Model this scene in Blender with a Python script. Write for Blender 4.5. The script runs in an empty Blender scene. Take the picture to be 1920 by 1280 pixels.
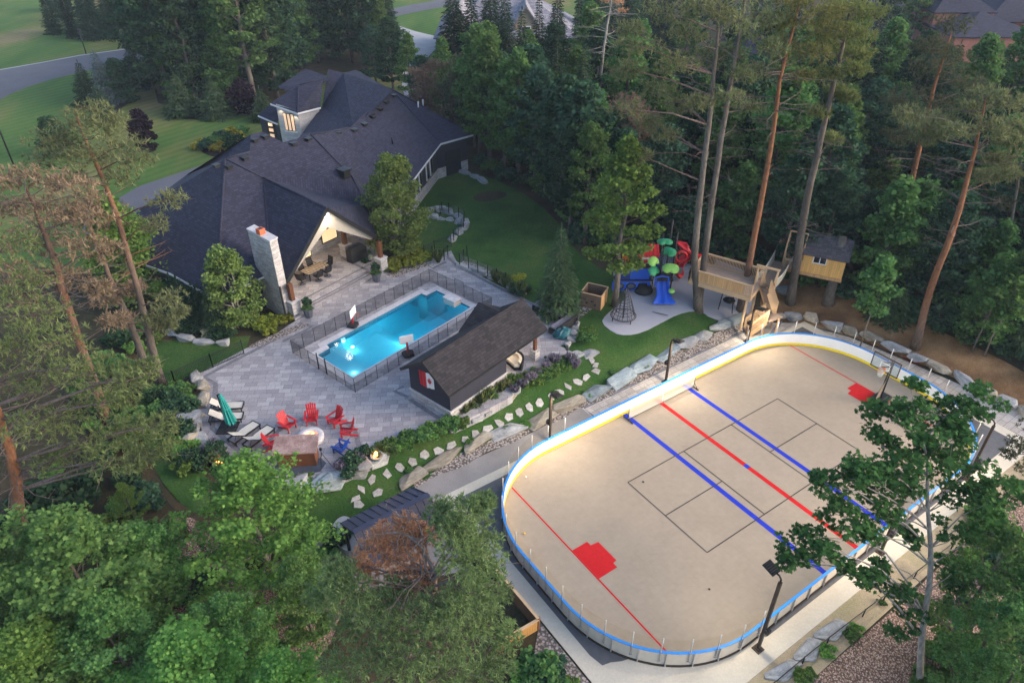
import bpy, bmesh, math, random
import numpy as np
from mathutils import Vector, Matrix, geometry
R = math.radians
scene = bpy.context.scene
COL = scene.collection
# ---------------------------------------------------------------- camera
CAM_H = 30.4; PITCH = R(34.65); FPX = 1344.0
cam_d = bpy.data.cameras.new('camera'); cam = bpy.data.objects.new('camera', cam_d); COL.objects.link(cam)
cam.location = (0, 0, CAM_H); cam.rotation_euler = (math.pi/2-PITCH, 0, 0)
cam_d.sensor_width = 36; cam_d.lens = 36*FPX/1920; cam_d.clip_end = 3000; cam_d.clip_start = .5
scene.camera = cam
# ---------------------------------------------------------------- light
SUN_EL, SUN_AZ = R(22), R(100)
w = bpy.data.worlds.new('World'); scene.world = w; w.use_nodes = True
nt = w.node_tree; bg = nt.nodes['Background']
sky = nt.nodes.new('ShaderNodeTexSky'); sky.sky_type = 'NISHITA'; sky.sun_disc = False
sky.sun_elevation = SUN_EL; sky.sun_rotation = SUN_AZ; sky.dust_density = 2.5; sky.air_density = 1.0; sky.ozone_density = 1.2
nt.links.new(sky.outputs[0], bg.inputs[0]); bg.inputs[1].default_value = .14
sd = bpy.data.lights.new('sun', 'SUN'); sd.energy = .6; sd.angle = R(42); sd.color = (1, .85, .8)
so = bpy.data.objects.new('sun', sd); COL.objects.link(so)
so.rotation_euler = Vector((math.cos(SUN_EL)*math.sin(SUN_AZ), math.cos(SUN_EL)*math.cos(SUN_AZ), math.sin(SUN_EL))).to_track_quat('Z', 'Y').to_euler()
scene.view_settings.view_transform = 'Standard'; scene.view_settings.look = 'None'
scene.view_settings.exposure = 1.65; scene.view_settings.gamma = 1
scene.cycles.max_bounces = 7; scene.cycles.diffuse_bounces = 4; scene.cycles.transparent_max_bounces = 12
scene.cycles.glossy_bounces = 2; scene.cycles.transmission_bounces = 4
scene.cycles.use_denoising = True; scene.cycles.sample_clamp_indirect = 6
# ---------------------------------------------------------------- pixel of the photograph -> point of the place
cp, sp = math.cos(PITCH), math.sin(PITCH)
def ray(px, py):
    x = (px-960)/FPX; y = (640-py)/FPX
    return Vector((x, cp+y*sp, -sp+y*cp))
def at(px, py, z=0.):
    d = ray(px, py); t = (z-CAM_H)/d.z
    return Vector((d.x*t, d.y*t, z))
def atY(px, py, Y):
    d = ray(px, py); t = Y/d.y
    return Vector((d.x*t, Y, CAM_H+d.z*t))
TH = R(34.76); RC = (13.96, 30.86); cT, sT = math.cos(TH), math.sin(TH)
def uv_of(x, y):
    dx, dy = x-RC[0], y-RC[1]
    return dx*cT+dy*sT, dx*sT-dy*cT
def rk(u, v, z=0.):
    return Vector((RC[0]+u*cT+v*sT, RC[1]+u*sT-v*cT, z))
def ss(a, b, x):
    t = min(1, max(0, (x-a)/(b-a))); return t*t*(3-2*t)
PZ = 1.2
def hgt(x, y):
    u, v = uv_of(x, y)
    a = 1.15*ss(9.9, 14.6, -v); b = 1.0*ss(16.8, 23, u)
    h = max(a, b)
    h -= .7*ss(9.3, 15, v)*(1-ss(14, 20, u))
    if y > 95: h += 0
    return h
def G(px, py, dz=0.):
    z = .6
    for _ in range(12):
        p = at(px, py, z); z = hgt(p.x, p.y)
    p.z = z+dz; return p
def above(p, px, py):
    """height at the vertical through p that is seen at pixel row py"""
    lo, hi = p.z, p.z+60
    for _ in range(40):
        m = (lo+hi)/2; dz = m-CAM_H
        yy = 640-FPX*(p.y*sp+dz*cp)/(p.y*cp-dz*sp)
        if yy > py: lo = m
        else: hi = m
    return m
# ---------------------------------------------------------------- objects
ORD = 'first second third fourth fifth sixth seventh eighth ninth tenth eleventh twelfth thirteenth fourteenth fifteenth sixteenth seventeenth eighteenth nineteenth twentieth'.split()
def nth(i):
    return ORD[i] if i < 20 else '%d%s' % (i+1, {1: 'st', 2: 'nd', 3: 'rd'}.get((i+1) % 10, 'th'))
def tag(o, label=None, cat=None, group=None, kind=None):
    if label: o['label'] = label
    if cat: o['category'] = cat
    if group: o['group'] = group
    if kind: o['kind'] = kind
    return o
def thing(name, label, cat, loc=(0, 0, 0), rz=0., group=None):
    o = bpy.data.objects.new(name, None); COL.objects.link(o); o.empty_display_size = .2
    o.location = loc; o.rotation_euler = (0, 0, rz)
    return tag(o, label, cat, group)
def wloc(o):
    p = Vector((0, 0, 0))
    while o: p += o.location; o = o.parent
    return p
def kids(o): return [c for c in bpy.data.objects if c.parent is o]
def copy_tree(o, parent=None, cache={}):
    c = o.copy(); COL.objects.link(c)
    c.parent = parent
    for ch in cache.setdefault(o.name, kids(o)): copy_tree(ch, c)
    return c
def again(proto, loc, rz=0., label=None, group=None, scale=None):
    c = copy_tree(proto); c.location = loc; c.rotation_euler = (0, 0, rz)
    if scale: c.scale = scale if hasattr(scale, '__len__') else (scale,)*3
    if label: c['label'] = label
    if group: c['group'] = group
    return c
def finish(me, o, name, mat, parent, world):
    pass
class MB:
    """collects shapes and links them as one mesh object; coordinates local, or world when W"""
    def __init__(s, W=False): s.v = []; s.f = []; s.W = W; s.sm = []
    def add(s, vs, fs, smooth=False):
        n = len(s.v); s.v += [tuple(p) for p in vs]
        for f in fs: s.f.append([i+n for i in f]); s.sm.append(smooth)
        return s
    def box(s, c, d, rz=0., rx=0., ry=0., M=None):
        x, y, z = d[0]/2, d[1]/2, d[2]/2
        vs = [Vector((a*x, b*y, e*z)) for e in (-1, 1) for a, b in ((-1, -1), (1, -1), (1, 1), (-1, 1))]
        m = M or Matrix.Rotation(rz, 3, 'Z') @ Matrix.Rotation(ry, 3, 'Y') @ Matrix.Rotation(rx, 3, 'X')
        return s.add([Vector(c)+m @ q for q in vs], [(3, 2, 1, 0), (4, 5, 6, 7), (0, 1, 5, 4), (1, 2, 6, 5), (2, 3, 7, 6), (3, 0, 4, 7)])
    def bar(s, a, b, w_, h_, up=(0, 0, 1)):
        a, b = Vector(a), Vector(b); d = (b-a); L = d.length
        if L < 1e-6: return s
        d.normalize(); upv = Vector(up)
        if abs(d.dot(upv)) > .98: upv = Vector((0, 1, 0))
        sx = d.cross(upv).normalized(); sz = sx.cross(d)
        m = Matrix((d, sx, sz)).transposed()
        return s.box((a+b)/2, (L, w_, h_), M=m)
    def tube(s, pts, rad, n=6, cap=True, smooth=True):
        pts = [Vector(p) for p in pts]
        if not hasattr(rad, '__len__'): rad = [rad]*len(pts)
        vs = []; fs = []; prev = None
        for i, p in enumerate(pts):
            d = (pts[min(i+1, len(pts)-1)]-pts[max(i-1, 0)]).normalized()
            if prev is None:
                a = Vector((0, 0, 1)) if abs(d.z) < .9 else Vector((1, 0, 0))
                x = d.cross(a).normalized()
            else: x = (prev-d*prev.dot(d)).normalized()
            prev = x; y = d.cross(x)
            for k in range(n):
                t = 2*math.pi*k/n; vs.append(p+(x*math.cos(t)+y*math.sin(t))*rad[i])
        for i in range(len(pts)-1):
            for k in range(n):
                fs.append((i*n+k, i*n+(k+1) % n, (i+1)*n+(k+1) % n, (i+1)*n+k))
        if cap: fs += [tuple(range(n-1, -1, -1)), tuple(range((len(pts)-1)*n, len(pts)*n))]
        return s.add(vs, fs, smooth)
    def lathe(s, prof, n=16, c=(0, 0, 0), smooth=True):
        vs = []; fs = []
        for r, z in prof:
            for k in range(n):
                t = 2*math.pi*k/n; vs.append((c[0]+r*math.cos(t), c[1]+r*math.sin(t), c[2]+z))
        for i in range(len(prof)-1):
            for k in range(n): fs.append((i*n+k, i*n+(k+1) % n, (i+1)*n+(k+1) % n, (i+1)*n+k))
        fs += [tuple(range(n-1, -1, -1)), tuple(range((len(prof)-1)*n, len(prof)*n))]
        return s.add(vs, fs, smooth)
    def prism(s, poly, z0, z1):
        n = len(poly); P = [(p[0], p[1]) for p in poly]
        A = sum(P[i][0]*P[(i+1) % n][1]-P[(i+1) % n][0]*P[i][1] for i in range(n))
        if A < 0: P.reverse()
        vs = [(x, y, z0) for x, y in P]+[(x, y, z1) for x, y in P]
        return s.add(vs, [tuple(range(n-1, -1, -1)), tuple(range(n, 2*n))]+[(i, (i+1) % n, n+(i+1) % n, n+i) for i in range(n)])
    def slab(s, pts, th):
        """polygon of 3-D points given a thickness downwards along its normal"""
        P = [Vector(p) for p in pts]; n = len(P)
        nn = Vector((0, 0, 0))
        for i in range(n): nn += P[i].cross(P[(i+1) % n])
        nn.normalize()
        if nn.z < 0: P.reverse(); nn = -nn
        Q = [p-nn*th for p in P]
        return s.add(P+Q, [tuple(range(n)), tuple(range(2*n-1, n-1, -1))]+[(i, n+i, n+(i+1) % n, (i+1) % n) for i in range(n)])
    def ring(s, pts, r, n=5, closed=True):
        pts = list(pts)
        if closed: pts = pts+[pts[0]]
        return s.tube(pts, r, n, cap=not closed)
    def build(s, name, mat, parent=None, bevel=0., autosmooth=False):
        me = bpy.data.meshes.new(name)
        me.from_pydata(s.v, [], s.f); me.update()
        me.polygons.foreach_set('use_smooth', s.sm)
        me.materials.append(mat); planar_uv(me)
        o = bpy.data.objects.new(name, me); COL.objects.link(o)
        if parent:
            o.parent = parent
            if s.W: o.location = -wloc(parent)
        if bevel:
            m = o.modifiers.new('bevel', 'BEVEL'); m.width = bevel; m.segments = 2; m.limit_method = 'ANGLE'; m.angle_limit = R(40)
        return o
def planar_uv(me):
    n = len(me.loops)
    if not n: return
    uvl = me.uv_layers.new(name='uv')
    co = np.empty(len(me.vertices)*3, np.float32); me.vertices.foreach_get('co', co); co = co.reshape(-1, 3)
    vi = np.empty(n, np.int32); me.loops.foreach_get('vertex_index', vi)
    pn = np.empty(len(me.polygons)*3, np.float32); me.polygons.foreach_get('normal', pn); pn = pn.reshape(-1, 3)
    lt = np.empty(len(me.polygons), np.int32); me.polygons.foreach_get('loop_total', lt)
    N = np.repeat(pn, lt, axis=0); Pq = co[vi]
    T = np.stack([-N[:, 1], N[:, 0], np.zeros(n)], 1); L = np.linalg.norm(T, axis=1)
    flat = L < .05; T[flat] = (1, 0, 0); T /= np.maximum(np.linalg.norm(T, axis=1, keepdims=True), 1e-9)
    B = np.cross(N, T)
    B[flat] = (0, 1, 0)
    uv = np.stack([(Pq*T).sum(1), (Pq*B).sum(1)], 1).astype(np.float32)
    uvl.data.foreach_set('uv', uv.ravel())
def raw_mesh(name, v, f, mat, parent=None, world=False, k=None, smooth=False):
    """v (n,3) array, f (m,k) array of equal-sized faces"""
    me = bpy.data.meshes.new(name); m, k = f.shape
    me.vertices.add(len(v)); me.vertices.foreach_set('co', np.ascontiguousarray(v, np.float32).ravel())
    me.loops.add(m*k); me.loops.foreach_set('vertex_index', np.ascontiguousarray(f, np.int32).ravel())
    me.polygons.add(m); me.polygons.foreach_set('loop_start', np.arange(0, m*k, k, dtype=np.int32))
    me.update(calc_edges=True); me.materials.append(mat)
    o = bpy.data.objects.new(name, me); COL.objects.link(o)
    if parent:
        o.parent = parent
        if world: o.location = -wloc(parent)
    return o
# ---------------------------------------------------------------- materials
class NT:
    def __init__(s, name):
        s.m = bpy.data.materials.new(name); s.m.use_nodes = True
        s.t = s.m.node_tree; s.b = s.t.nodes['Principled BSDF']; s.out = s.t.nodes['Material Output']
    def n(s, typ, **kw):
        x = s.t.nodes.new('ShaderNode'+typ)
        for k, v in kw.items():
            if k.startswith('i_'):
                key = k[2:]; x.inputs[int(key) if key.isdigit() else key.replace('_', ' ')].default_value = v
            else: setattr(x, k, v)
        return x
    def l(s, a, b): s.t.links.new(a, b)
    def pos(s, rot=0., scale=1.):
        g = s.n('NewGeometry'); m = s.n('Mapping'); m.inputs['Rotation'].default_value = (0, 0, rot)
        m.inputs['Scale'].default_value = (scale,)*3 if not hasattr(scale, '__len__') else scale
        s.l(g.outputs['Position'], m.inputs[0]); return m.outputs[0]
    def uv(s, scale=(1, 1, 1), rot=0.):
        g = s.n('UVMap'); m = s.n('Mapping'); m.inputs['Scale'].default_value = scale; m.inputs['Rotation'].default_value = (0, 0, rot)
        s.l(g.outputs[0], m.inputs[0]); return m.outputs[0]
    def obj(s):
        return s.n('TexCoord').outputs['Object']
    def noise(s, vec, scale, detail=4, rough=.55):
        x = s.n('TexNoise', i_Scale=scale, i_Detail=detail, i_Roughness=rough)
        if vec: s.l(vec, x.inputs['Vector'])
        return x.outputs['Fac']
    def ramp(s, fac, *stops):
        x = s.n('ValToRGB'); e = x.color_ramp.elements
        while len(e) < len(stops): e.new(.5)
        for q, (p, c) in zip(e, stops): q.position = p; q.color = (*c, 1) if len(c) == 3 else c
        s.l(fac, x.inputs[0]); return x.outputs[0]
    def mix(s, fac, a, b, mode='MIX'):
        x = s.n('Mix', data_type='RGBA', blend_type=mode)
        for k, q in ((0, fac), (6, a), (7, b)):
            if hasattr(q, 'links') or hasattr(q, 'is_linked'): s.l(q, x.inputs[k])
            else: x.inputs[k].default_value = q if not hasattr(q, '__len__') else ((*q, 1) if len(q) == 3 else q)
        return x.outputs[2]
    def base(s, c, rough=.7, bump=None, bs=.3, bd=.02, spec=.3):
        if hasattr(c, 'links') or hasattr(c, 'is_linked'): s.l(c, s.b.inputs['Base Color'])
        else: s.b.inputs['Base Color'].default_value = (*c, 1)
        s.b.inputs['Roughness'].default_value = rough; s.b.inputs['Specular IOR Level'].default_value = spec
        if bump is not None:
            x = s.n('Bump', i_Strength=bs, i_Distance=bd); s.l(bump, x.inputs['Height']); s.l(x.outputs[0], s.b.inputs['Normal'])
        return s.m
def mul(c, k): return tuple(min(1, x*k) for x in c)
def m_plain(name, c, rough=.6, var=.25, scale=6., bump=.0, metal=0., spec=.4):
    t = NT(name); v = t.obj(); n_ = t.noise(v, scale, 5)
    col = t.ramp(n_, (.3, mul(c, 1-var)), (.7, mul(c, 1+var)))
    m = t.base(col, rough, n_ if bump else None, bump or .1, .02, spec); t.b.inputs['Metallic'].default_value = metal
    return m
def m_wood(name, c, scale=1., rough=.65):
    t = NT(name); uv = t.uv((1.2*scale, 14*scale, 1)); a = t.noise(uv, 2., 6, .6)
    b = t.noise(t.obj(), 1.3, 2)
    col = t.mix(b, t.ramp(a, (.3, mul(c, .65)), (.7, mul(c, 1.2))), mul(c, .8))
    return t.base(col, rough, a, .15)
def m_planks(name, c, w_=.14, var=.35, horizontal=False, rough=.7):
    t = NT(name); uv = t.uv(rot=0 if horizontal else R(90))
    b = t.n('TexBrick', i_Scale=1., i_Mortar_Size=.006); b.offset = .37; b.inputs['Brick Width'].default_value = 2.6; b.inputs['Row Height'].default_value = w_
    b.inputs['Color1'].default_value = (*mul(c, 1-var), 1); b.inputs['Color2'].default_value = (*mul(c, 1+var*.6), 1); b.inputs['Mortar'].default_value = (*mul(c, .25), 1)
    t.l(uv, b.inputs[0])
    n_ = t.noise(t.uv((2, 30, 1) if horizontal else (30, 2, 1)), 1., 4)
    col = t.mix(.45, b.outputs[0], t.ramp(n_, (.25, mul(c, .6)), (.75, mul(c, 1.3))))
    return t.base(col, rough, b.outputs['Fac'], -.3, .01)
def m_brick(name, c1, c2, mortar, bw, rh, ms=.012, rot=0., var=.5, rough=.85, pos=False, bump=-.4, weather=.5):
    t = NT(name); uv = t.pos(rot) if pos else t.uv(rot=rot)
    b = t.n('TexBrick', i_Scale=1., i_Mortar_Size=ms); b.inputs['Brick Width'].default_value = bw; b.inputs['Row Height'].default_value = rh
    b.inputs['Color1'].default_value = (*c1, 1); b.inputs['Color2'].default_value = (*c2, 1); b.inputs['Mortar'].default_value = (*mortar, 1)
    b.inputs['Mortar Smooth'].default_value = .3; b.offset = .43; b.squash = .7; b.squash_frequency = 3
    t.l(uv, b.inputs[0])
    n1 = t.noise(t.pos(), .7, 5, .6); n2 = t.noise(t.pos(), 9, 4)
    k = t.ramp(n1, (.3, (1-var*.5,)*3), (.72, (1+var*.25,)*3))
    col = t.mix(weather, b.outputs[0], k, 'MULTIPLY')
    col = t.mix(.35, col, t.ramp(n2, (.3, (.55,)*3), (.7, (1.25,)*3)), 'MULTIPLY')
    return t.base(col, rough, b.outputs['Fac'], bump, .012)
def m_emit(name, c, s):
    t = NT(name); t.b.inputs['Base Color'].default_value = (*c, 1)
    t.b.inputs['Emission Color'].default_value = (*c, 1); t.b.inputs['Emission Strength'].default_value = s
    return t.m
def m_glass(name, tint=(.9, .95, .95), alpha=.12, rough=.05):
    t = NT(name); tr = t.n('BsdfTransparent'); tr.inputs[0].default_value = (*tint, 1)
    gl = t.n('BsdfGlossy'); gl.inputs['Roughness'].default_value = rough
    mx = t.n('MixShader'); mx.inputs[0].default_value = alpha
    t.l(tr.outputs[0], mx.inputs[1]); t.l(gl.outputs[0], mx.inputs[2]); t.l(mx.outputs[0], t.out.inputs[0])
    return t.m
def m_mesh(name, c, alpha):
    """woven net seen as a veil: partly open"""
    t = NT(name); tr = t.n('BsdfTransparent'); df = t.n('BsdfDiffuse'); df.inputs[0].default_value = (*c, 1)
    mx = t.n('MixShader'); mx.inputs[0].default_value = alpha
    t.l(tr.outputs[0], mx.inputs[1]); t.l(df.outputs[0], mx.inputs[2]); t.l(mx.outputs[0], t.out.inputs[0])
    return t.m
def m_leaf(name, c1, c2, trans=.3, hv=.25):
    t = NT(name); g = t.n('NewGeometry'); oi = t.n('ObjectInfo')
    col = t.ramp(g.outputs['Random Per Island'], (0, c1), (1, c2))
    n1 = t.noise(t.pos(), .55, 3)
    col = t.mix(.55, col, t.ramp(n1, (.3, (.62, .66, .6)), (.7, (1.3, 1.25, 1.1))), 'MULTIPLY')
    hs = t.n('HueSaturation'); mr = t.n('MapRange'); mr.inputs['To Min'].default_value = 1-hv; mr.inputs['To Max'].default_value = 1+hv
    mh = t.n('MapRange'); mh.inputs['To Min'].default_value = .48; mh.inputs['To Max'].default_value = .52
    t.l(oi.outputs['Random'], mr.inputs[0]); t.l(oi.outputs['Random'], mh.inputs[0])
    t.l(mr.outputs[0], hs.inputs['Value']); t.l(mh.outputs[0], hs.inputs['Hue']); t.l(col, hs.inputs['Color'])
    df = t.n('BsdfDiffuse'); tl = t.n('BsdfTranslucent'); mx = t.n('MixShader'); mx.inputs[0].default_value = trans
    t.l(hs.outputs[0], df.inputs[0]); t.l(hs.outputs[0], tl.inputs[0])
    t.l(df.outputs[0], mx.inputs[1]); t.l(tl.outputs[0], mx.inputs[2]); t.l(mx.outputs[0], t.out.inputs[0])
    return t.m
def m_bark(name, c1, c2, sc=1., zsplit=None):
    t = NT(name); n_ = t.noise(t.pos(0, (6*sc, 6*sc, 1.6*sc)), 1.5, 6, .65)
    n2 = t.noise(t.pos(), .35, 2)
    f_ = t.ramp(n2, (.4, (0,)*3), (.6, (1,)*3))
    if zsplit:
        sx = t.n('SeparateXYZ'); t.l(t.pos(), sx.inputs[0]); mr = t.n('MapRange'); mr.inputs['From Min'].default_value = zsplit[1]; mr.inputs['From Max'].default_value = zsplit[0]
        ad = t.n('Math', operation='MULTIPLY_ADD'); t.l(n2, ad.inputs[0]); ad.inputs[1].default_value = 5; t.l(sx.outputs[2], ad.inputs[2]); t.l(ad.outputs[0], mr.inputs[0]); f_ = mr.outputs[0]
    col = t.mix(f_, t.ramp(n_, (.3, mul(c1, .55)), (.7, mul(c1, 1.25))), t.ramp(n_, (.3, mul(c2, .55)), (.7, mul(c2, 1.25))))
    return t.base(col, .9, n_, .6, .03, .1)
def m_ground(name, cols, scale, fine=20., bump=.4, rough=.95, bd=.03, fineamt=.6):
    """cols: dark .. light over a broad noise, with a fine mottling on top"""
    t = NT(name); a = t.noise(t.pos(), scale, 5, .6); b = t.noise(t.pos(), fine, 4, .7)
    n_ = len(cols); col = t.ramp(a, *[(.32+.36*i/max(1, n_-1), c) for i, c in enumerate(cols)])
    col = t.mix(fineamt, col, t.ramp(b, (.3, (.45,)*3), (.7, (1.5,)*3)), 'MULTIPLY')
    return t.base(col, rough, b, bump, bd, .1)
def m_pebble(name, cols, cell, mortar=(.05, .045, .04), bump=.8):
    t = NT(name); v = t.n('TexVoronoi', i_Scale=1/cell); t.l(t.pos(), v.inputs['Vector'])
    sep = t.n('SeparateColor'); t.l(v.outputs['Color'], sep.inputs[0])
    col = t.ramp(sep.outputs[0], *[(i/(len(cols)-1), c) for i, c in enumerate(cols)])
    col = t.mix(t.ramp(v.outputs['Distance'], (.35, (0,)*3), (.62, (1,)*3)), col, mortar)
    return t.base(col, .9, v.outputs['Distance'], -bump, .03, .2)
M = {}
M['grass'] = m_ground('grass', [(.018, .054, .011), (.035, .084, .018), (.064, .1, .028)], .3, 9., .9, fineamt=.75)
def far_grass():
    t = NT('lawn_grass'); a = t.noise(t.pos(0, (1, .35, 1)), .09, 5, .6); b = t.noise(t.pos(), 10, 4, .7)
    wv = t.n('TexWave', i_Scale=.22, i_Distortion=1.2); t.l(t.pos(R(35)), wv.inputs[0])
    col = t.ramp(a, (.3, (.05, .11, .026)), (.46, (.075, .14, .032)), (.56, (.13, .155, .045)), (.66, (.21, .175, .085)))
    col = t.mix(.18, col, wv.outputs['Color'], 'MULTIPLY')
    col = t.mix(.6, col, t.ramp(b, (.3, (.55,)*3), (.7, (1.4,)*3)), 'MULTIPLY')
    return t.base(col, .95, b, .4, .03, .1)
M['lawn_far'] = far_grass()
M['soil'] = m_ground('forest_floor', [(.02, .022, .012), (.045, .04, .022), (.07, .052, .03)], .35, 8., .8)
M['mulch'] = m_ground('bark_mulch', [(.13, .07, .035), (.22, .125, .06), (.3, .18, .09)], .5, 17., 1., bd=.05, fineamt=.8)
M['chips'] = m_pebble('wood_chips', [(.2, .12, .09), (.37, .25, .2), (.5, .37, .3), (.3, .19, .14), (.26, .18, .13)], .075, (.1, .065, .05))
M['darkmulch'] = m_ground('dark_mulch', [(.015, .012, .012), (.03, .025, .022)], .8, 15., .9)
M['gravel'] = m_pebble('pea_gravel', [(.25, .21, .19), (.4, .35, .33), (.32, .25, .22), (.46, .43, .41)], .13, (.1, .085, .075))
M['rivergravel'] = m_pebble('river_stone', [(.26, .24, .24), (.42, .39, .38), (.34, .28, .26), (.5, .48, .47)], .2, (.06, .055, .05))
M['asphaltpath'] = m_ground('compacted_path', [(.24, .22, .21), (.3, .275, .26)], .6, 30., .25, fineamt=.4)
M['finegravel'] = m_ground('fine_gravel', [(.28, .225, .155), (.37, .3, .2), (.29, .255, .15)], .45, 22., .5, fineamt=.55)
M['asphalt'] = m_ground('asphalt', [(.1, .1, .115), (.13, .13, .145)], .12, 18., .2, fineamt=.3)
M['concrete'] = m_ground('concrete', [(.34, .33, .34), (.4, .39, .39)], .5, 12., .1, fineamt=.2)
M['creamconc'] = m_ground('pale_concrete', [(.5, .45, .37), (.58, .53, .44)], .4, 10., .1, fineamt=.15)
M['playpad'] = m_ground('play_rubber', [(.3, .3, .34), (.34, .34, .375)], .4, 40., .2, fineamt=.25)
PROT = R(-49.2)
M['paver'] = m_brick('patio_paver', (.255, .238, .26), (.405, .385, .397), (.17, .162, .172), .78, .42, .012, PROT+R(45), .45, pos=True)
M['paver2'] = m_brick('path_paver', (.4, .35, .31), (.56, .5, .45), (.2, .17, .15), .85, .42, .014, -TH, .4, pos=True)
M['band'] = m_brick('border_paver', (.15, .15, .17), (.21, .2, .23), (.1, .1, .1), .3, .15, .01, PROT, .3, pos=True)
M['coping'] = m_brick('coping_stone', (.5, .48, .5), (.6, .57, .58), (.3, .29, .3), .9, .45, .01, PROT, .2, pos=True)
M['stonewall'] = m_brick('ledge_stone', (.34, .32, .32), (.56, .53, .52), (.2, .19, .19), .48, .11, .008, 0, .5, bump=-.8)
M['shingle'] = m_brick('roof_shingle', (.019, .02, .037), (.036, .037, .066), (.009, .009, .016), .45, .2, .014, 0, .45, .9)
M['shinglebrown'] = m_brick('brown_shingle', (.016, .0145, .018), (.036, .032, .037), (.009, .0085, .011), .45, .2, .014, 0, .5, .9)
M['shinglegrey'] = m_brick('grey_shingle', (.17, .17, .2), (.3, .29, .33), (.1, .1, .12), .5, .3, .02, 0, .5, .9)
M['shinglehut'] = m_brick('hut_shingle', (.06, .055, .062), (.11, .1, .11), (.03, .028, .03), .45, .2, .014, 0, .5, .9)
M['navy'] = m_planks('dark_siding', (.026, .027, .042), .2, .12, False, .6)
M['trimwhite'] = m_plain('white_trim', (.6, .6, .62), .5, .08)
M['black'] = m_plain('black_metal', (.012, .012, .014), .45, .2)
M['blackwicker'] = m_brick('wicker', (.014, .014, .017), (.03, .03, .034), (.006, .006, .006), .05, .02, .004, 0, .2)
M['bronze'] = m_plain('bronze_metal', (.05, .036, .027), .45, .15, metal=.3)
M['cedar'] = m_planks('cedar_board', (.56, .33, .15), .14, .3, False)
M['cedarrail'] = m_wood('cedar_rail', (.6, .4, .23))
M['deckboard'] = m_planks('deck_board', (.36, .26, .19), .14, .2, True)
M['treehouseboard'] = m_planks('tree_house_board', (.78, .44, .14), .16, .22, False)
M['postwood'] = m_wood('stained_timber', (.13, .05, .022))
M['oldwood'] = m_planks('weathered_board', (.2, .13, .09), .2, .25, False)
M['fenceboard'] = m_planks('fence_board', (.2, .1, .055), .14, .25, False)
M['fencegold'] = m_planks('new_fence_board', (.5, .26, .08), .14, .22, False)
M['tvwood'] = m_wood('red_brown_panel', (.17, .065, .03), .7)
M['tvtop'] = m_ground('weathered_top', [(.2, .13, .12), (.3, .2, .18), (.42, .33, .31)], 1.5, 14, .3)
M['red'] = m_plain('red_plastic', (.5, .01, .015), .4, .1)
M['reddark'] = m_plain('red_stain', (.4, .012, .02), .5, .2)
M['bluep'] = m_plain('blue_plastic', (.012, .09, .55), .35, .1)
M['bluedark'] = m_plain('navy_plastic', (.012, .035, .2), .4, .1)
M['bluechair'] = m_plain('blue_paint', (.01, .045, .26), .4, .1)
M['greenp'] = m_plain('green_plastic', (.035, .3, .12), .4, .15)
M['limep'] = m_plain('lime_plastic', (.3, .6, .12), .4, .12)
M['yellowp'] = m_plain('yellow_plastic', (.75, .45, .02), .4, .1)
M['orangep'] = m_plain('orange_plastic', (.75, .2, .02), .4, .1)
M['whitep'] = m_plain('white_plastic', (.78, .78, .77), .35, .04)
M['boardwhite'] = m_plain('board_white', (.82, .81, .79), .35, .03, 2.)
M['boardback'] = m_plain('board_back', (.5, .45, .38), .5, .08, 2.)
M['kick'] = m_plain('kick_yellow', (.8, .6, .015), .45, .05)
M['railblue'] = m_plain('rail_blue', (.03, .24, .68), .4, .05)
def court_mat():
    t = NT('court_tile'); n1 = t.noise(t.pos(), .25, 4, .6); n2 = t.noise(t.pos(), 3., 5, .7)
    b = t.n('TexBrick', i_Scale=1., i_Mortar_Size=.004); b.offset = 0; b.inputs['Brick Width'].default_value = .305; b.inputs['Row Height'].default_value = .305
    b.inputs['Color1'].default_value = (1, 1, 1, 1); b.inputs['Color2'].default_value = (.97, .97, .97, 1); b.inputs['Mortar'].default_value = (.86, .86, .86, 1); t.l(t.pos(-TH), b.inputs[0])
    col = t.ramp(n1, (.3, (.3, .243, .183)), (.7, (.355, .288, .217)))
    col = t.mix(.25, col, t.ramp(n2, (.3, (.75,)*3), (.7, (1.2,)*3)), 'MULTIPLY')
    col = t.mix(1., col, b.outputs[0], 'MULTIPLY')
    sc_ = t.noise(t.pos(R(20), (.5, 7, 1)), 1.1, 6, .7); sc2 = t.noise(t.pos(R(-50), (.6, 9, 1)), .9, 6, .7)
    col = t.mix(.5, col, t.ramp(sc_, (.6, (1, 1, 1)), (.68, (.82, .81, .8)), (.74, (1, 1, 1))), 'MULTIPLY'); col = t.mix(.5, col, t.ramp(sc2, (.6, (1, 1, 1)), (.67, (.84, .83, .82)), (.72, (1, 1, 1))), 'MULTIPLY')
    return t.base(col, .7, None, spec=.2)
M['court'] = court_mat()
M['tileshade'] = m_plain('tile_and_shade', (.09, .09, .1), .6, .15, 3.)
M['linered'] = m_plain('red_paint', (.5, .01, .013), .7, .1, spec=.15)
M['lineblue'] = m_plain('blue_paint_line', (.015, .035, .42), .7, .1, spec=.15)
M['lineblack'] = m_plain('dark_paint', (.035, .025, .02), .6, .1)
M['glassclear'] = m_glass('clear_panel', (.93, .91, .86), .05, .08)
M['glasspane'] = m_glass('glass_pane', (.8, .86, .88), .18)
M['windowdark'] = m_plain('dark_glass', (.012, .014, .02), .08, .05, spec=.8)
M['steel'] = m_plain('galvanised_steel', (.5, .49, .48), .4, .1, metal=.6)
M['netpool'] = m_mesh('pool_fence_net', (.02, .02, .022), .38)
M['netwhite'] = m_mesh('white_net', (.75, .74, .7), .35)
M['netblack'] = m_mesh('chain_net', (.012, .012, .012), .22)
M['teal'] = m_plain('teal_canvas', (.01, .22, .21), .7, .15)
M['tealdark'] = m_plain('teal_cover', (.006, .075, .1), .5, .3, 4., .6)
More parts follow.
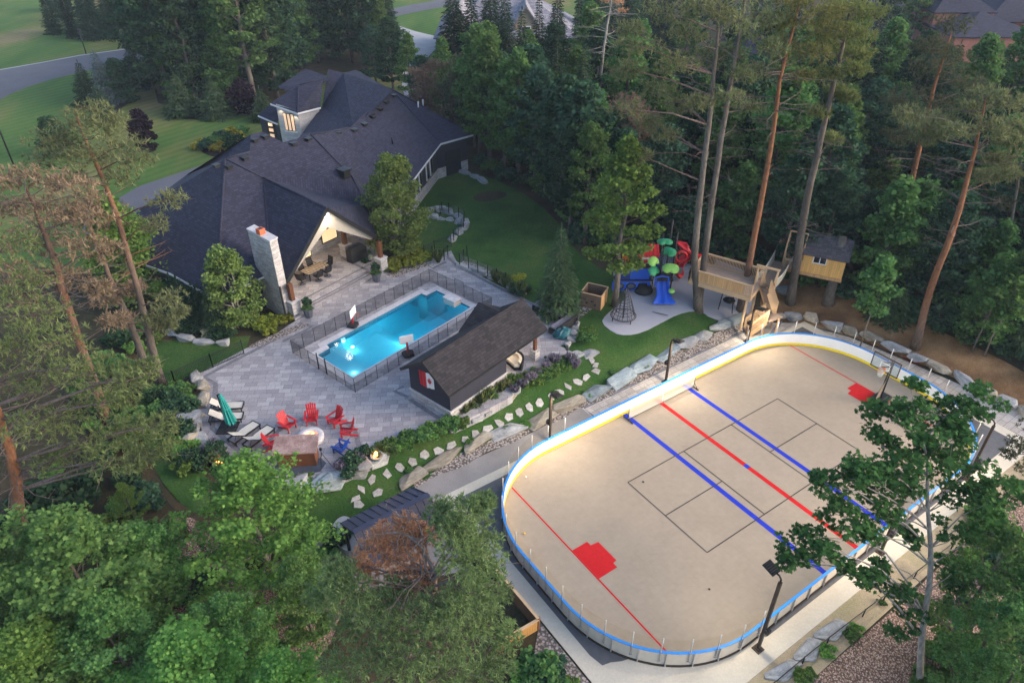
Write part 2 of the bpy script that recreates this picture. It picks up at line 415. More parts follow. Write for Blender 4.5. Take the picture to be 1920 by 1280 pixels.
M['sling'] = m_plain('pale_sling', (.48, .45, .4), .8, .06)
M['cushion'] = m_plain('grey_cushion', (.2, .19, .22), .9, .12)
M['creamcushion'] = m_plain('cream_cushion', (.62, .55, .45), .9, .08)
M['planter'] = m_plain('grey_planter', (.09, .1, .12), .6, .15)
M['terracotta'] = m_plain('terracotta', (.5, .12, .05), .7, .1)
M['capstone'] = m_plain('cap_stone', (.48, .46, .46), .8, .12, 4.)
M['rubber'] = m_plain('rubber', (.015, .015, .016), .7, .2)
M['redbrick'] = m_brick('red_brick', (.24, .07, .05), (.34, .11, .08), (.25, .2, .18), .25, .08, .01)
M['stucco'] = m_plain('tan_stucco', (.42, .34, .24), .85, .1, 3.)
M['metalroof'] = m_plain('dark_metal_roof', (.045, .048, .08), .45, .15, 2., metal=.3)
M['tabletop'] = m_brick('slate_top', (.3, .23, .16), (.38, .3, .21), (.1, .08, .06), .3, .3, .02)
M['canvas'] = m_plain('rope', (.05, .05, .055), .8, .1)
M['slate'] = m_plain('dark_slab', (.06, .075, .105), .5, .15, 3.)
def stone_mat(name, a, b, c):
    t = NT(name); oi = t.n('ObjectInfo'); n1 = t.noise(t.obj(), 1.8, 6, .65); n2 = t.noise(t.obj(), 12, 4, .7)
    col = t.ramp(n1, (.3, a), (.5, b), (.72, c))
    mr = t.n('MapRange'); mr.inputs['To Min'].default_value = .78; mr.inputs['To Max'].default_value = 1.18; t.l(oi.outputs['Random'], mr.inputs[0])
    hs = t.n('HueSaturation'); t.l(mr.outputs[0], hs.inputs['Value']); t.l(col, hs.inputs['Color'])
    col = t.mix(.6, hs.outputs[0], t.ramp(n2, (.3, (.5,)*3), (.7, (1.3,)*3)), 'MULTIPLY')
    w_ = t.n('TexWave', i_Scale=1.6, i_Distortion=5., i_Detail=4.); w_.bands_direction = 'Z'; t.l(t.obj(), w_.inputs[0])
    col = t.mix(.35, col, t.ramp(w_.outputs['Fac'], (0, (.55, .53, .5)), (.25, (1, 1, 1))), 'MULTIPLY')
    return t.base(col, .9, n1, .9, .1, .2)
M['rockgrey'] = stone_mat('grey_limestone', (.2, .2, .205), (.31, .315, .32), (.41, .405, .4))
M['rocktan'] = stone_mat('tan_limestone', (.2, .175, .135), (.31, .275, .22), (.4, .36, .3))
M['rockblue'] = stone_mat('blue_limestone', (.17, .2, .22), (.26, .31, .335), (.36, .385, .385))
M['flag'] = stone_mat('pale_flagstone', (.3, .285, .27), (.39, .37, .35), (.48, .455, .43))
# ---------------------------------------------------------------- ground sheets
def inside(x, y, P):
    c = False; n = len(P); j = n-1
    for i in range(n):
        if (P[i][1] > y) != (P[j][1] > y) and x < (P[j][0]-P[i][0])*(y-P[i][1])/(P[j][1]-P[i][1])+P[i][0]: c = not c
        j = i
    return c
def smooth_poly(P, it=2):
    for _ in range(it):
        Q = []
        for i in range(len(P)):
            a, b = Vector(P[i][:2]), Vector(P[(i+1) % len(P)][:2]); Q += [a*.75+b*.25, a*.25+b*.75]
        P = Q
    return P
def sheet(name, poly, mat, dz=.03, step=.6, holes=(), zf=None, parent=None, kind='structure', skirt=0.):
    zf = zf or hgt
    P = [Vector(p[:2]) for p in poly]; pts = []; edges = []
    for loop in [P]+[[Vector(q[:2]) for q in h] for h in holes]:
        s0 = len(pts)
        for i in range(len(loop)):
            a, b = loop[i], loop[(i+1) % len(loop)]; k = max(1, int((b-a).length/step))
            pts += [a.lerp(b, t/k) for t in range(k)]
        n = len(pts)-s0; edges += [(s0+i, s0+(i+1) % n) for i in range(n)]
    nb = len(pts)
    if step < 50:
        x0, x1 = min(p.x for p in P), max(p.x for p in P); y0, y1 = min(p.y for p in P), max(p.y for p in P)
        y = y0+step/2; HP = [[Vector(q[:2]) for q in h] for h in holes]
        while y < y1:
            x = x0+step/2
            while x < x1:
                if inside(x, y, P) and not any(inside(x, y, h) for h in HP): pts.append(Vector((x, y)))
                x += step
            y += step
    v, e, f, *_ = geometry.delaunay_2d_cdt(pts, edges, [], 0, 1e-4)
    HP = [[Vector(q[:2]) for q in h] for h in holes]; fs = []
    for t in f:
        c = sum((v[i] for i in t), Vector((0, 0)))/len(t)
        if inside(c.x, c.y, P) and not any(inside(c.x, c.y, h) for h in HP):
            a, b, d = v[t[0]], v[t[1]], v[t[2]]
            ar = (b-a).cross(d-a)
            if abs(ar) > 1e-4: fs.append(t if ar > 0 else t[::-1])
    mb = MB(W=True); mb.add([(p.x, p.y, zf(p.x, p.y)+dz) for p in v], fs, True)
    if skirt:
        for i in range(len(P)):
            a, b = P[i], P[(i+1) % len(P)]
            za, zb = zf(a.x, a.y)+dz, zf(b.x, b.y)+dz
            mb.add([(a.x, a.y, za-.002), (b.x, b.y, zb-.002), (b.x, b.y, zb-skirt), (a.x, a.y, za-skirt)], [(0, 1, 2, 3)])
    o = mb.build(name, mat, parent)
    if kind and not parent: o['kind'] = kind
    return o
def GP(*px): return [G(a, b) for a, b in px]
def band(name, pts, w_, mat, z, parent=None, kind='structure', closed=False):
    P = [Vector(p[:2]) for p in pts]; Lf = []; n = len(P)
    for i in range(n):
        a = P[(i-1) % n] if closed else P[max(i-1, 0)]; b = P[(i+1) % n] if closed else P[min(i+1, n-1)]
        d = (b-a).normalized(); nn = Vector((-d.y, d.x)); Lf.append((P[i]+nn*w_/2, P[i]-nn*w_/2))
    mb = MB(W=True); vs = []
    for a, b in Lf: vs += [(a.x, a.y, z), (b.x, b.y, z)]
    fs = [(2*i, 2*i+1, 2*((i+1) % n)+1, 2*((i+1) % n)) for i in range(n if closed else n-1)]
    mb.add(vs, fs); o = mb.build(name, mat, parent)
    if not parent: o['kind'] = kind
    return o
# ================================================================ GROUND
POOLPX = [(612.8, 647.7), (790, 551.7), (799.5, 555.3), (818.5, 545.8), (881.8, 577), (866, 588.6), (662, 709), (596, 667), (618, 654)]
POOL = [at(a, b, PZ-.05) for a, b in POOLPX]
def grow(poly, d):
    P = [Vector(p[:2]) for p in poly]; n = len(P); out = []
    A = sum(P[i].x*P[(i+1) % n].y-P[(i+1) % n].x*P[i].y for i in range(n)); sg = 1 if A > 0 else -1
    for i in range(n):
        a, b, c = P[i-1], P[i], P[(i+1) % n]; d1 = (b-a).normalized(); d2 = (c-b).normalized()
        n1 = Vector((d1.y, -d1.x))*sg; n2 = Vector((d2.y, -d2.x))*sg; k = 1+n1.dot(n2)
        out.append(b+(n1+n2)*d/max(k, .3))
    return out
HOLE = grow(POOL, .5)
def lines(dense0, dense1, step, far0, far1):
    a = list(np.arange(dense0, dense1+1e-6, step)); s_ = step; x = dense1
    while x < far1: s_ *= 1.35; x += s_; a.append(x)
    s_ = step; x = dense0; pre = []
    while x > far0: s_ *= 1.35; x -= s_; pre.append(x)
    return pre[::-1]+a
gx = lines(-34, 46, .6, -900, 900); gy = lines(12, 66, .6, -120, 1500)
gb = MB(W=True); nx = len(gx)
gb.v = [(x, y, hgt(x, y)) for y in gy for x in gx]
for j in range(len(gy)-1):
    for i in range(nx-1):
        if inside((gx[i]+gx[i+1])/2, (gy[j]+gy[j+1])/2, HOLE): continue
        gb.f.append([j*nx+i, j*nx+i+1, (j+1)*nx+i+1, (j+1)*nx+i]); gb.sm.append(True)
tag(gb.build('ground', M['soil']), kind='structure')
LAWN = GP((540, 985), (650, 990), (780, 914), (850, 859), (960, 807), (1060, 767), (1180, 707), (1300, 641), (1385, 604), (1402, 585), (1310, 560), (1150, 520), (1075, 470), (1040, 405), (965, 352), (870, 316), (800, 330), (770, 420), (700, 560), (620, 700), (560, 850), (505, 930))
sheet('lawn', smooth_poly(LAWN, 1), M['grass'], .03, .6, holes=[grow(POOL, .6)])
sheet('lawn', GP((300, 640), (470, 630), (458, 662), (372, 704), (300, 716), (262, 670)), M['grass'], .03, .8)
sheet('lawn', smooth_poly(GP((250, 720), (330, 790), (372, 860), (400, 930), (380, 975), (320, 930), (262, 830)), 1), M['grass'], .03, .8)
sheet('lawn', [(-230, 60), (-33, 52), (-29, 62), (-20, 76), (-14, 100), (-6, 118), (10, 128), (30, 240), (-300, 330)], M['lawn_far'], .035, 5)
ROAD_U = GP((-220, 185), (-80, 150), (0, 132), (75, 119), (150, 105), (230, 94), (300, 86), (420, 72))
ROAD_L = GP((420, 88), (270, 112), (200, 124), (145, 138), (100, 149), (60, 161), (20, 177), (-30, 205), (-100, 270))
sheet('road', ROAD_U+ROAD_L, M['asphalt'], .06, 3)
band('road_kerb', ROAD_U, .5, M['concrete'], 1.225)
sheet('driveway', GP((150, 420), (200, 385), (262, 350), (345, 322), (440, 290), (440, 360), (300, 480), (180, 475)), M['asphalt'], .06, 2)
sheet('road', GP((680, 30), (760, 12), (850, -4), (900, -14), (905, -4), (840, 12), (760, 28), (690, 42)), M['asphalt'], .07, 6)
sheet('driveway', GP((742, 48), (780, 60), (822, 70), (840, 84), (812, 98), (792, 120), (782, 150), (800, 190), (760, 190), (752, 150), (768, 100), (742, 75)), M['concrete'], .07, 3)
sheet('planting_bed', smooth_poly(GP((205, 195), (260, 178), (262, 190), (232, 198), (222, 215), (212, 228), (190, 222)), 1), M['darkmulch'], .06, 1.5)
sheet('forest_floor', smooth_poly(GP((285, 190), (330, 205), (420, 200), (480, 205), (540, 180), (600, 140), (700, 132), (740, 90), (700, 60), (600, 64), (480, 70), (380, 76), (300, 100)), 1), M['soil'], .05, 4)
sheet('planting_bed', smooth_poly(GP((325, 222), (360, 200), (440, 212), (450, 220), (400, 222), (360, 226)), 1), M['darkmulch'], .06, 1.5)
sheet('planting_bed', [G(275, 283)+Vector((1.1*math.cos(t*.524), .95*math.sin(t*.524), 0)) for t in range(12)], M['darkmulch'], .07, 1)
sheet('planting_bed', smooth_poly(GP((368, 275), (400, 258), (440, 262), (470, 280), (430, 300), (385, 292)), 1), M['darkmulch'], .07, 1)
sheet('worn_grass', smooth_poly(GP((884, 372), (905, 360), (940, 358), (955, 366), (930, 378), (895, 380)), 2), M['soil'], .065, .6)
# mulch slope at the far end of the rink and the play ground
sheet('bark_mulch', smooth_poly([*GP((1440, 598), (1420, 560), (1450, 520), (1490, 520), (1550, 540), (1640, 570), (1760, 620), (1860, 665), (1960, 720), (2050, 790)), *[rk(19.2, 9), rk(18.6, 4), rk(18.1, 0), rk(17.6, -4), rk(16, -8), rk(13.6, -10.2)]], 1), M['mulch'], .03, .6)
def plz(x, y): return .62
PLAY = GP((1127, 606), (1135, 592), (1160, 572), (1180, 555), (1150, 535), (1150, 505), (1178, 482), (1300, 470), (1420, 520), (1418, 560), (1405, 604), (1370, 607), (1330, 596), (1318, 586), (1300, 583), (1270, 590), (1240, 606), (1205, 624), (1175, 630), (1150, 626))
PLAY = [(p.x, p.y) for p in PLAY]
sheet('play_pad', smooth_poly(PLAY, 1), M['playpad'], .06, .6, zf=hgt, skirt=.3)
band('expansion_joint', [G(1186, 577), G(1252, 596)], .09, M['black'], 1.2)
sheet('river_stone_bed', smooth_poly(GP((1050, 612), (1075, 585), (1095, 560), (1115, 545), (1135, 560), (1110, 580), (1085, 600), (1065, 622)), 1), M['rivergravel'], .05, .5)
sheet('wood_chips', [rk(-12, 10.6), rk(-8, 10.5), rk(0, 10.5), rk(6, 10.3), rk(12, 10.3), rk(18, 11), rk(22, 30), rk(-12, 30)], M['chips'], .03, .7)
sheet('wood_chips', smooth_poly(GP((200, 1010), (340, 960), (420, 1010), (470, 1080), (560, 1080), (640, 1060), (640, 1180), (560, 1280), (300, 1280), (180, 1150)), 1), M['chips'], .03, .8)
# ---- rink surroundings
sheet('compacted_path', [rk(-17.2, -8.2), rk(-4.6, -8.0), rk(-4.6, -9.9), rk(-10, -9.7), rk(-15.5, -9.9), rk(-22, -9.4), rk(-30, -9), rk(-30, -6.2), rk(-22, -5), rk(-17.2, -3)], M['asphaltpath'], .012, 60)
sheet('gravel_strip', [rk(u, -9.75+.12*math.sin(u*1.7)) for u in np.arange(-17, 12.1, .5)]+[rk(u, -10.75) for u in np.arange(12, -17.1, -1)], M['gravel'], .025, .7)
sheet('paved_path', [rk(-4.6, -8.0), rk(-4.6, -9.78), rk(11.5, -9.78), rk(13.2, -9.9), rk(15.6, -8.2), rk(17.2, -4.6), rk(17.8, 0), rk(18.3, 5), rk(19.5, 9), rk(21, 13), rk(16.2, 10), rk(16.2, -8)], M['paver2'], .012, 60)
band('border_band', [rk(-4.5, -8.1), rk(-4.5, -9.72), rk(11.5, -9.72)], .22, M['band'], .018)
band('border_band', [rk(12.3, -8.2), rk(15.1, -9.2), rk(16.9, -6.2)], .3, M['band'], .018)
band('border_band', [rk(16.3, -6.6), rk(18.9, 5.4), rk(20.0, 9.5)], .25, M['band'], .018)
sheet('fine_gravel', [rk(-19, 8.9), rk(16.2, 8.9), rk(16.2, 10.2), rk(4, 10.3), rk(-2, 10.4), rk(-9, 10.5), rk(-12, 11.2), rk(-14, 13), rk(-18, 13)], M['finegravel'], .025, .7)
sheet('gravel_strip', [rk(-16.3, 1.3), rk(-16.25, 9), rk(-19, 9), rk(-18, 3)], M['gravel'], .03, .7)
# ================================================================ RINK
sheet('concrete_apron', [rk(-16.2, -8.25), rk(16.2, -8.0), rk(16.2, 8.95), rk(-16.2, 8.95)], M['creamconc'], .05, 90, zf=lambda x, y: 0, skirt=.4)
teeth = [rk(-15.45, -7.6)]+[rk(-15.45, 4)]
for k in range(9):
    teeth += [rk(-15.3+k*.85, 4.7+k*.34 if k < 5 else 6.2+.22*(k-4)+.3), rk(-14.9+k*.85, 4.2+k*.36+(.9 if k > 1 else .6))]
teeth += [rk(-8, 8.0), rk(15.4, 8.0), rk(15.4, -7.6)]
sheet('tiles_and_painted_shade', teeth, M['tileshade'], .054, 90, zf=lambda x, y: 0)  # tile pad plus painted board shade; its saw teeth draw tile-edge shadows
RL, RW, RR = 15.1, 7.7, 6.0
def perim(off=0., step=.3):
    """closed outline of the boards in rink coordinates, with the running length"""
    pts = []
    L, W_, r = RL+off, RW+off, RR+off
    for cx, cy, a0 in ((L-r, W_-r, 0), (-(L-r), W_-r, 90), (-(L-r), -(W_-r), 180), (L-r, -(W_-r), 270)):
        for k in range(25): a = R(a0+k*90/24); pts.append((cx+r*math.cos(a), cy+r*math.sin(a)))
    return pts
IN = perim(0); OUT = perim(.1)
Z0 = .06
court = sheet('court_floor', [rk(*p) for p in perim(.02)], M['court'], Z0, 90, zf=lambda x, y: 0)
def line(name, mat, pts, w_, lift=.004):
    mb = MB(W=True)
    a, b = Vector(pts[0]), Vector(pts[1]); d = (b-a).normalized(); n_ = Vector((-d.y, d.x))*w_/2
    mb.add([(*rk(*(a+n_)).xy, Z0+lift), (*rk(*(a-n_)).xy, Z0+lift), (*rk(*(b-n_)).xy, Z0+lift), (*rk(*(b+n_)).xy, Z0+lift)], [(0, 1, 2, 3)])
    return mb.build(name, mat, court)
line('centre_line', M['linered'], ((0, -RW), (0, -.16)), .3); line('centre_line', M['linered'], ((0, .16), (0, RW)), .3)
line('centre_spot', M['lineblue'], ((0, -.16), (0, .16)), .3)
for u in (-2.75, 2.65): line('blue_line', M['lineblue'], ((u, -RW), (u, RW)), .32)
for u in (-12.45, 12.55): line('goal_line', M['linered'], ((u, -6.55), (u, 6.55)), .09)
for s in (-1, 1):
    mb = MB(W=True); u0 = -12.4 if s < 0 else 12.5
    P_ = [(0, -1.07), (1.0, -1.07), (1.0, -.78), (1.48, -.72), (1.48, .72), (1.22, .76), (1.22, 1.07), (0, 1.07)]
    mb.add([(*rk(u0-s*p[0], p[1]).xy, Z0+.008) for p in P_], [tuple(range(8))]); mb.build('goal_crease', M['linered'], court)
U_, K_, V_ = 6.7056, 2.1336, 3.048
for a, b in (((-U_, -V_), (U_, -V_)), ((-U_, V_), (U_, V_)), ((-U_, -V_), (-U_, V_)), ((U_, -V_), (U_, V_)), ((-K_, -V_), (-K_, V_)), ((K_, -V_), (K_, V_)), ((-U_, 0), (-K_, 0)), ((K_, 0), (U_, 0))):
    line('court_line', M['lineblack'], (a, b), .055, .012)
boards = thing('rink_boards', 'white hockey rink boards with blue top rail and yellow kick strip around the tan court', 'rink boards', rk(0, 0, 0))
def wallmesh(off_in, off_out, z0, z1):
    a, b = perim(off_in), perim(off_out); n = len(a); mb = MB(W=True)
    vs = [(*rk(*p).xy, z0) for p in a]+[(*rk(*p).xy, z1) for p in a]+[(*rk(*p).xy, z0) for p in b]+[(*rk(*p).xy, z1) for p in b]
    fs = []
    for i in range(n):
        j = (i+1) % n
        fs += [(i, j, n+j, n+i), (n+i, n+j, 3*n+j, 3*n+i), (3*n+i, 3*n+j, 2*n+j, 2*n+i), (2*n+i, 2*n+j, j, i)]
    return mb.add(vs, fs)
wallmesh(0, .02, Z0, 1.05).build('board_panel', M['boardwhite'], boards)
wallmesh(.022, .03, Z0, 1.04).build('board_backing', M['boardback'], boards)
wallmesh(-.012, 0, Z0+.002, Z0+.2).build('kick_strip', M['kick'], boards)
wallmesh(-.03, .1, 1.05, 1.1).build('top_rail', M['railblue'], boards)
wallmesh(.03, .1, .06, .13).build('sill_rail', M['bronze'], boards)
def arc_at(s_, off):
    """point on the outline at running length s_ measured from (RL, 0)"""
    L, W_, r = RL, RW, RR
    seg = [('l', (L, 0), (L, W_-r)), ('a', (L-r, W_-r), 0), ('l', (L-r, W_), (-(L-r), W_)), ('a', (-(L-r), W_-r), 90), ('l', (-L, W_-r), (-L, -(W_-r))), ('a', (-(L-r), -(W_-r)), 180), ('l', (-(L-r), -W_), (L-r, -W_)), ('a', (L-r, -(W_-r)), 270), ('l', (L, -(W_-r)), (L, 0))]
    for g in seg:
        if g[0] == 'l':
            a, b = Vector(g[1]), Vector(g[2]); l = (b-a).length
            if s_ <= l:
                d = (b-a).normalized(); n_ = Vector((d.y, -d.x)); return a+d*s_+n_*off, n_
        else:
            l = r*math.pi/2
            if s_ <= l:
                t = R(g[2])+s_/r; n_ = Vector((math.cos(t), math.sin(t))); return Vector(g[1])+n_*(r+off), n_
        s_ -= l
    return Vector((L+off, 0)), Vector((1, 0))
half = RR*math.pi/2
LONG = 2*(RL-RR); ENDHALF = RW-RR
S_end = ENDHALF+half                                   # end of the first curve
frame_s = np.arange(.6, 2*(ENDHALF*2+2*half+LONG)-.3, 1.22)
for s_ in frame_s:
    p, n_ = arc_at(s_, .065); mb = MB(W=True); q = rk(*p); nn = rk(*n_)-rk(0, 0)
    mb.box((q.x, q.y, .56), (.05, .09, .98), rz=math.atan2(nn.y, nn.x)+math.pi/2)
    mb.build('board_stud', M['steel'], boards)
def glazed(s0, s1):
    k = round((s1-s0)/1.3); ds = (s1-s0)/k
    for i in range(k+1):
        p, n_ = arc_at((s0+i*ds) % TOT, .07); q = rk(*p)
        MB(W=True).tube([(q.x, q.y, .5), (q.x, q.y, 2.12)], .028, 6).box((q.x, q.y, .42), (.12, .12, .05)).build('glass_post', M['steel'], boards)
        if i < k:
            mb = MB(W=True); pr = []
            for t in (0, .5, 1): p, n_ = arc_at((s0+(i+t)*ds) % TOT, .075); pr.append(rk(*p))
            for a, b in zip(pr, pr[1:]): mb.add([(*a.xy, 1.1), (*b.xy, 1.1), (*b.xy, 2.08), (*a.xy, 2.08)], [(0, 1, 2, 3)])
            mb.build('glass_panel', M['glassclear'], boards)
TOT = 2*(ENDHALF*2+2*half+LONG)
glazed(S_end+LONG-.6, S_end+LONG+2*half+2*ENDHALF+1.4)
glazed(TOT-ENDHALF-half-.2, TOT+ENDHALF+half-1.)
# ---- flood light posts
M['lens'] = m_emit('lamp_lens', (1, .86, .62), 5.)
def lamp_post(base, h, facing, label, power=60, tilt=62):
    t = thing('flood_light_post', label, 'light post', base, facing, 'flood light posts around the rink')
    MB().box((0, 0, h/2), (.14, .14, h)).build('pole', M['bronze'], t, .01)
    MB().box((0, 0, .03), (.42, .42, .06)).box((0, 0, .09), (.24, .24, .08)).build('base_plate', M['bronze'], t, .01)
    MB().box((-.17, 0, 1.55), (.2, .24, .26)).box((-.17, 0, 1.71), (.14, .16, .08)).build('control_box', M['black'], t, .02)
    MB().tube([(0, 0, h), (0, 0, h+.15), (.12, 0, h+.28), (.28, 0, h+.3)], .045, 6).build('arm', M['bronze'], t)
    hd = MB(); m = Matrix.Rotation(R(tilt-75), 3, 'Y')
    hd.box((.55, 0, h+.34), (.62, .5, .07), M=m)
    for k in range(6): hd.box(Vector((.55, 0, h+.34))+m @ Vector((-.25+.1*k, 0, .06)), (.02, .46, .05), M=m)
    head = hd.build('lamp_head', M['black'], t, .01)
    MB().box(Vector((.55, 0, h+.34))+m @ Vector((0, 0, -.042)), (.5, .4, .012), M=m).build('lamp_lens', M['lens'], head)
    ld = bpy.data.lights.new('flood', 'SPOT'); ld.energy = power*10; ld.color = (1, .87, .66); ld.spot_size = R(179); ld.spot_blend = .35; ld.shadow_soft_size = .22
    lo = bpy.data.objects.new('flood', ld); COL.objects.link(lo); lo.parent = t
    lo.location = Vector((.62, 0, h+.24)); lo.rotation_euler = (0, -R(26), 0)
    return t
aim_near = math.atan2(-cT, sT); aim_far = aim_near+math.pi   # across the rink, towards -v side or +v side
for (bx, by), (tx, ty), dirn, lab in (
    ((1030, 829), (1035, 733), 'v', 'flood light post rising behind the boards nearest the cabana'),
    ((1248, 716), (1258, 633), 'v', 'flood light post beside the paved path below the rope climber'),
    ((1401, 640), (1409, 574), 'v', 'flood light post in front of the timber stair foot'),
    ((1421, 1216), (1458, 1082), '-v', 'flood light post outside the near boards left of the oak'),
    ((1651, 1035), (1692, 905), '-v', 'flood light post outside the near boards half hidden by oak leaves'),
    ((1813, 898), (1864, 790), '-v', 'flood light post at the far right corner of the rink')):
    b = at(bx, by, .05); h = above(b, tx, ty)-.35
    d = rk(0, 1)-rk(0, 0) if dirn == 'v' else rk(0, -1)-rk(0, 0)
    lamp_post(b, h, math.atan2(d.y, d.x), lab, 32 if dirn == 'v' else 31)
# ---- folded away court net along the far boards
nn = thing('court_net', 'portable white court net on wheeled black feet along the far boards', 'court net', rk(0, -7.1, Z0+.012), TH)
MB().add([(-3, 0, .1), (3, 0, .1), (3, 0, .86), (-3, 0, .86)], [(0, 1, 2, 3)]).build('net', M['netwhite'], nn)
MB().tube([(-3, 0, .88), (3, 0, .88)], .025, 6).build('top_band', M['whitep'], nn)
MB().tube([(-3, 0, .06), (3, 0, .06)], .022, 6).build('bottom_bar', M['black'], nn)
for x in (-3, 0, 3):
    MB().tube([(x, 0, .02), (x, 0, .92)], .024, 6).build('net_post', M['whitep'] if x == 0 else M['black'], nn)
    if x: MB().bar((x, -.45, .03), (x, .45, .03), .06, .05).tube([(x, -.3, .05), (x, 0, .4)], .018, 5).build('foot', M['black'], nn)
# ---- basketball hoop
hb = at(1646, 752, Z0+.01)
hp = thing('basketball_hoop', 'portable basketball hoop with clear backboard standing by the far red crease', 'basketball hoop', hb, TH)
MB().box((.25, 0, .16), (1.25, .85, .26)).box((.2, 0, .31), (.9, .6, .08)).build('base_tank', M['black'], hp, .06)
MB().tube([(.1, -.06, .3), (.1, -.06, 3.2)], .05, 6).tube([(.1, .06, .3), (.1, .06, 3.2)], .05, 6).build('pole', M['black'], hp)
MB().add([(-.55, -.01, .3), (.06, -.01, .3), (.06, -.01, 1.75), (-.1, -.01, 1.5), (-.35, -.01, 1.0)], [(0, 1, 2, 3, 4)]).add([(-.55, .02, .3), (.06, .02, .3), (.06, .02, 1.75), (-.1, .02, 1.5), (-.35, .02, 1.0)], [(4, 3, 2, 1, 0)]).build('pole_cover', m_plain('tan_fabric', (.16, .13, .1), .8, .2), hp)
MB().bar((.1, 0, 3.1), (-.75, .3, 3.35), .05, .05).bar((.1, 0, 2.8), (-.75, .3, 2.95), .05, .05).bar((.1, 0, 3.1), (-.75, -.3, 3.35), .05, .05).bar((.1, 0, 2.8), (-.75, -.3, 2.95), .05, .05).build('arm', M['black'], hp)
MB().box((-.8, 0, 3.35), (.03, 1.75, 1.02)).build('backboard', M['glasspane'], hp)
MB().box((-.8, 0, 3.87), (.06, 1.8, .05)).box((-.8, 0, 2.83), (.06, 1.8, .05)).box((-.8, .9, 3.35), (.06, .05, 1.08)).box((-.8, -.9, 3.35), (.06, .05, 1.08)).build('board_frame', M['bronze'], hp)
MB().box((-.83, 0, 3.42), (.012, .6, .04)).box((-.83, 0, 3.02), (.012, .6, .04)).box((-.83, .3, 3.22), (.012, .04, .44)).box((-.83, -.3, 3.22), (.012, .04, .44)).build('target_square', M['whitep'], hp)
MB().ring([(-1.1+.23*math.cos(a), .23*math.sin(a), 3.05) for a in np.arange(0, 6.28, .393)], .018).bar((-.8, 0, 3.05), (-.88, 0, 3.05), .2, .1).build('rim', M['orangep'], hp)
MB().lathe([(.22, 3.04), (.19, 2.85), (.14, 2.6)], 12, (-1.1, 0, 0)).build('net', M['netwhite'], hp)
# ---- small balls and a puck on the court
for (px, py), nm, lab, m_, r in (((986, 895), 'ball', 'small white ball near the left curve of the boards', 'whitep', .05), ((983, 1001), 'ball', 'small yellow ball lying behind the left goal line', 'yellowp', .06), ((1206, 903), 'puck', 'dark puck inside the court corner near the left blue line', 'black', .06), ((1330, 1104), 'puck', 'dark puck below the court corner on the tan floor', 'black', .05)):
    q = at(px, py, Z0+.02)
    if nm == 'ball': o = MB().lathe([(r*math.sin(a), r-r*math.cos(a)) for a in np.linspace(.15, 3.0, 7)], 10).build(nm, M[m_])
    else: o = MB().lathe([(r, 0), (r, .035), (r*.8, .04)], 12).build(nm, M[m_])
    o.location = (q.x, q.y, Z0+.016); tag(o, lab, nm)
# ---- brown timber fence beside the apron
def plank_fence(name, a, b, z0, z1, mat, label, backrail=1):
    a, b = Vector(a[:2]), Vector(b[:2]); d = (b-a); L = d.length
    t = thing(name, label, 'fence', (*a, z0), math.atan2(d.y, d.x))
    H = z1-z0
    MB().box((L/2, 0, H/2), (L, .025, H)).build('fence_board', mat, t)
    MB().box((L/2, 0, H+.02), (L+.1, .14, .04)).build('cap_rail', M['cedarrail'], t)
    for k in range(max(2, round(L/2.2)+1)):
        x = L*k/max(1, round(L/2.2)); MB().box((x, .07*backrail, H/2), (.1, .1, H)).build('fence_post', M['cedarrail'] if k == 99 else mat, t)
    MB().box((L/2, .045*backrail, H*.3), (L, .05, .09)).box((L/2, .045*backrail, H*.8), (L, .05, .09)).build('fence_rail', mat, t)
    return t
fa, fb = at(862, 985, .95), at(1008, 1158, .95)
f1 = plank_fence('timber_fence', fa, fb, -.45, .95, M['fenceboard'], 'brown board fence running beside the pale apron left of the rink')
fc = at(935, 1205, .75)
plank_fence('timber_fence', fb, fc, -.45, .8, M['fencegold'], 'short golden board fence joining the brown fence at its near corner', -1)
MB(W=True).bar(at(1000, 1075, .2)+Vector((.3, -2.3, .7)), at(980, 1170, -.3), .1, .1).build('fence_brace', M['cedarrail'], f1)
# ================================================================ PATIO AND POOL
flat = lambda x, y: 0
PAT = [(372, 700), (410, 680), (457, 655), (515, 628), (540, 610), (600, 575), (700, 520), (730, 503), (760, 494), (800, 484), (830, 474), (846, 470), (856, 490), (880, 506), (930, 532), (985, 560), (1030, 585), (1060, 598), (1082, 612), (1080, 640), (1050, 648), (1075, 660), (1062, 678), (1020, 690), (985, 700), (960, 742), (905, 772), (850, 797), (838, 790), (790, 806), (730, 836), (702, 848), (692, 866), (650, 886), (600, 905), (545, 913), (505, 902), (450, 874), (405, 843), (378, 805), (370, 770), (378, 738)]
PATW = [at(a, b, PZ) for a, b in PAT]
sheet('patio', PATW, M['paver'], PZ, 90, holes=[POOL], zf=flat, skirt=.7)
HX = R(49.5); E1 = Vector((math.cos(HX), math.sin(HX), 0)); E2 = Vector((-math.sin(HX), math.cos(HX), 0))
pc = sum(POOL, Vector())/len(POOL)
COP = grow(POOL, .55)
sheet('pool_coping', COP, M['coping'], PZ+.03, 90, holes=[POOL], zf=flat, skirt=.05)
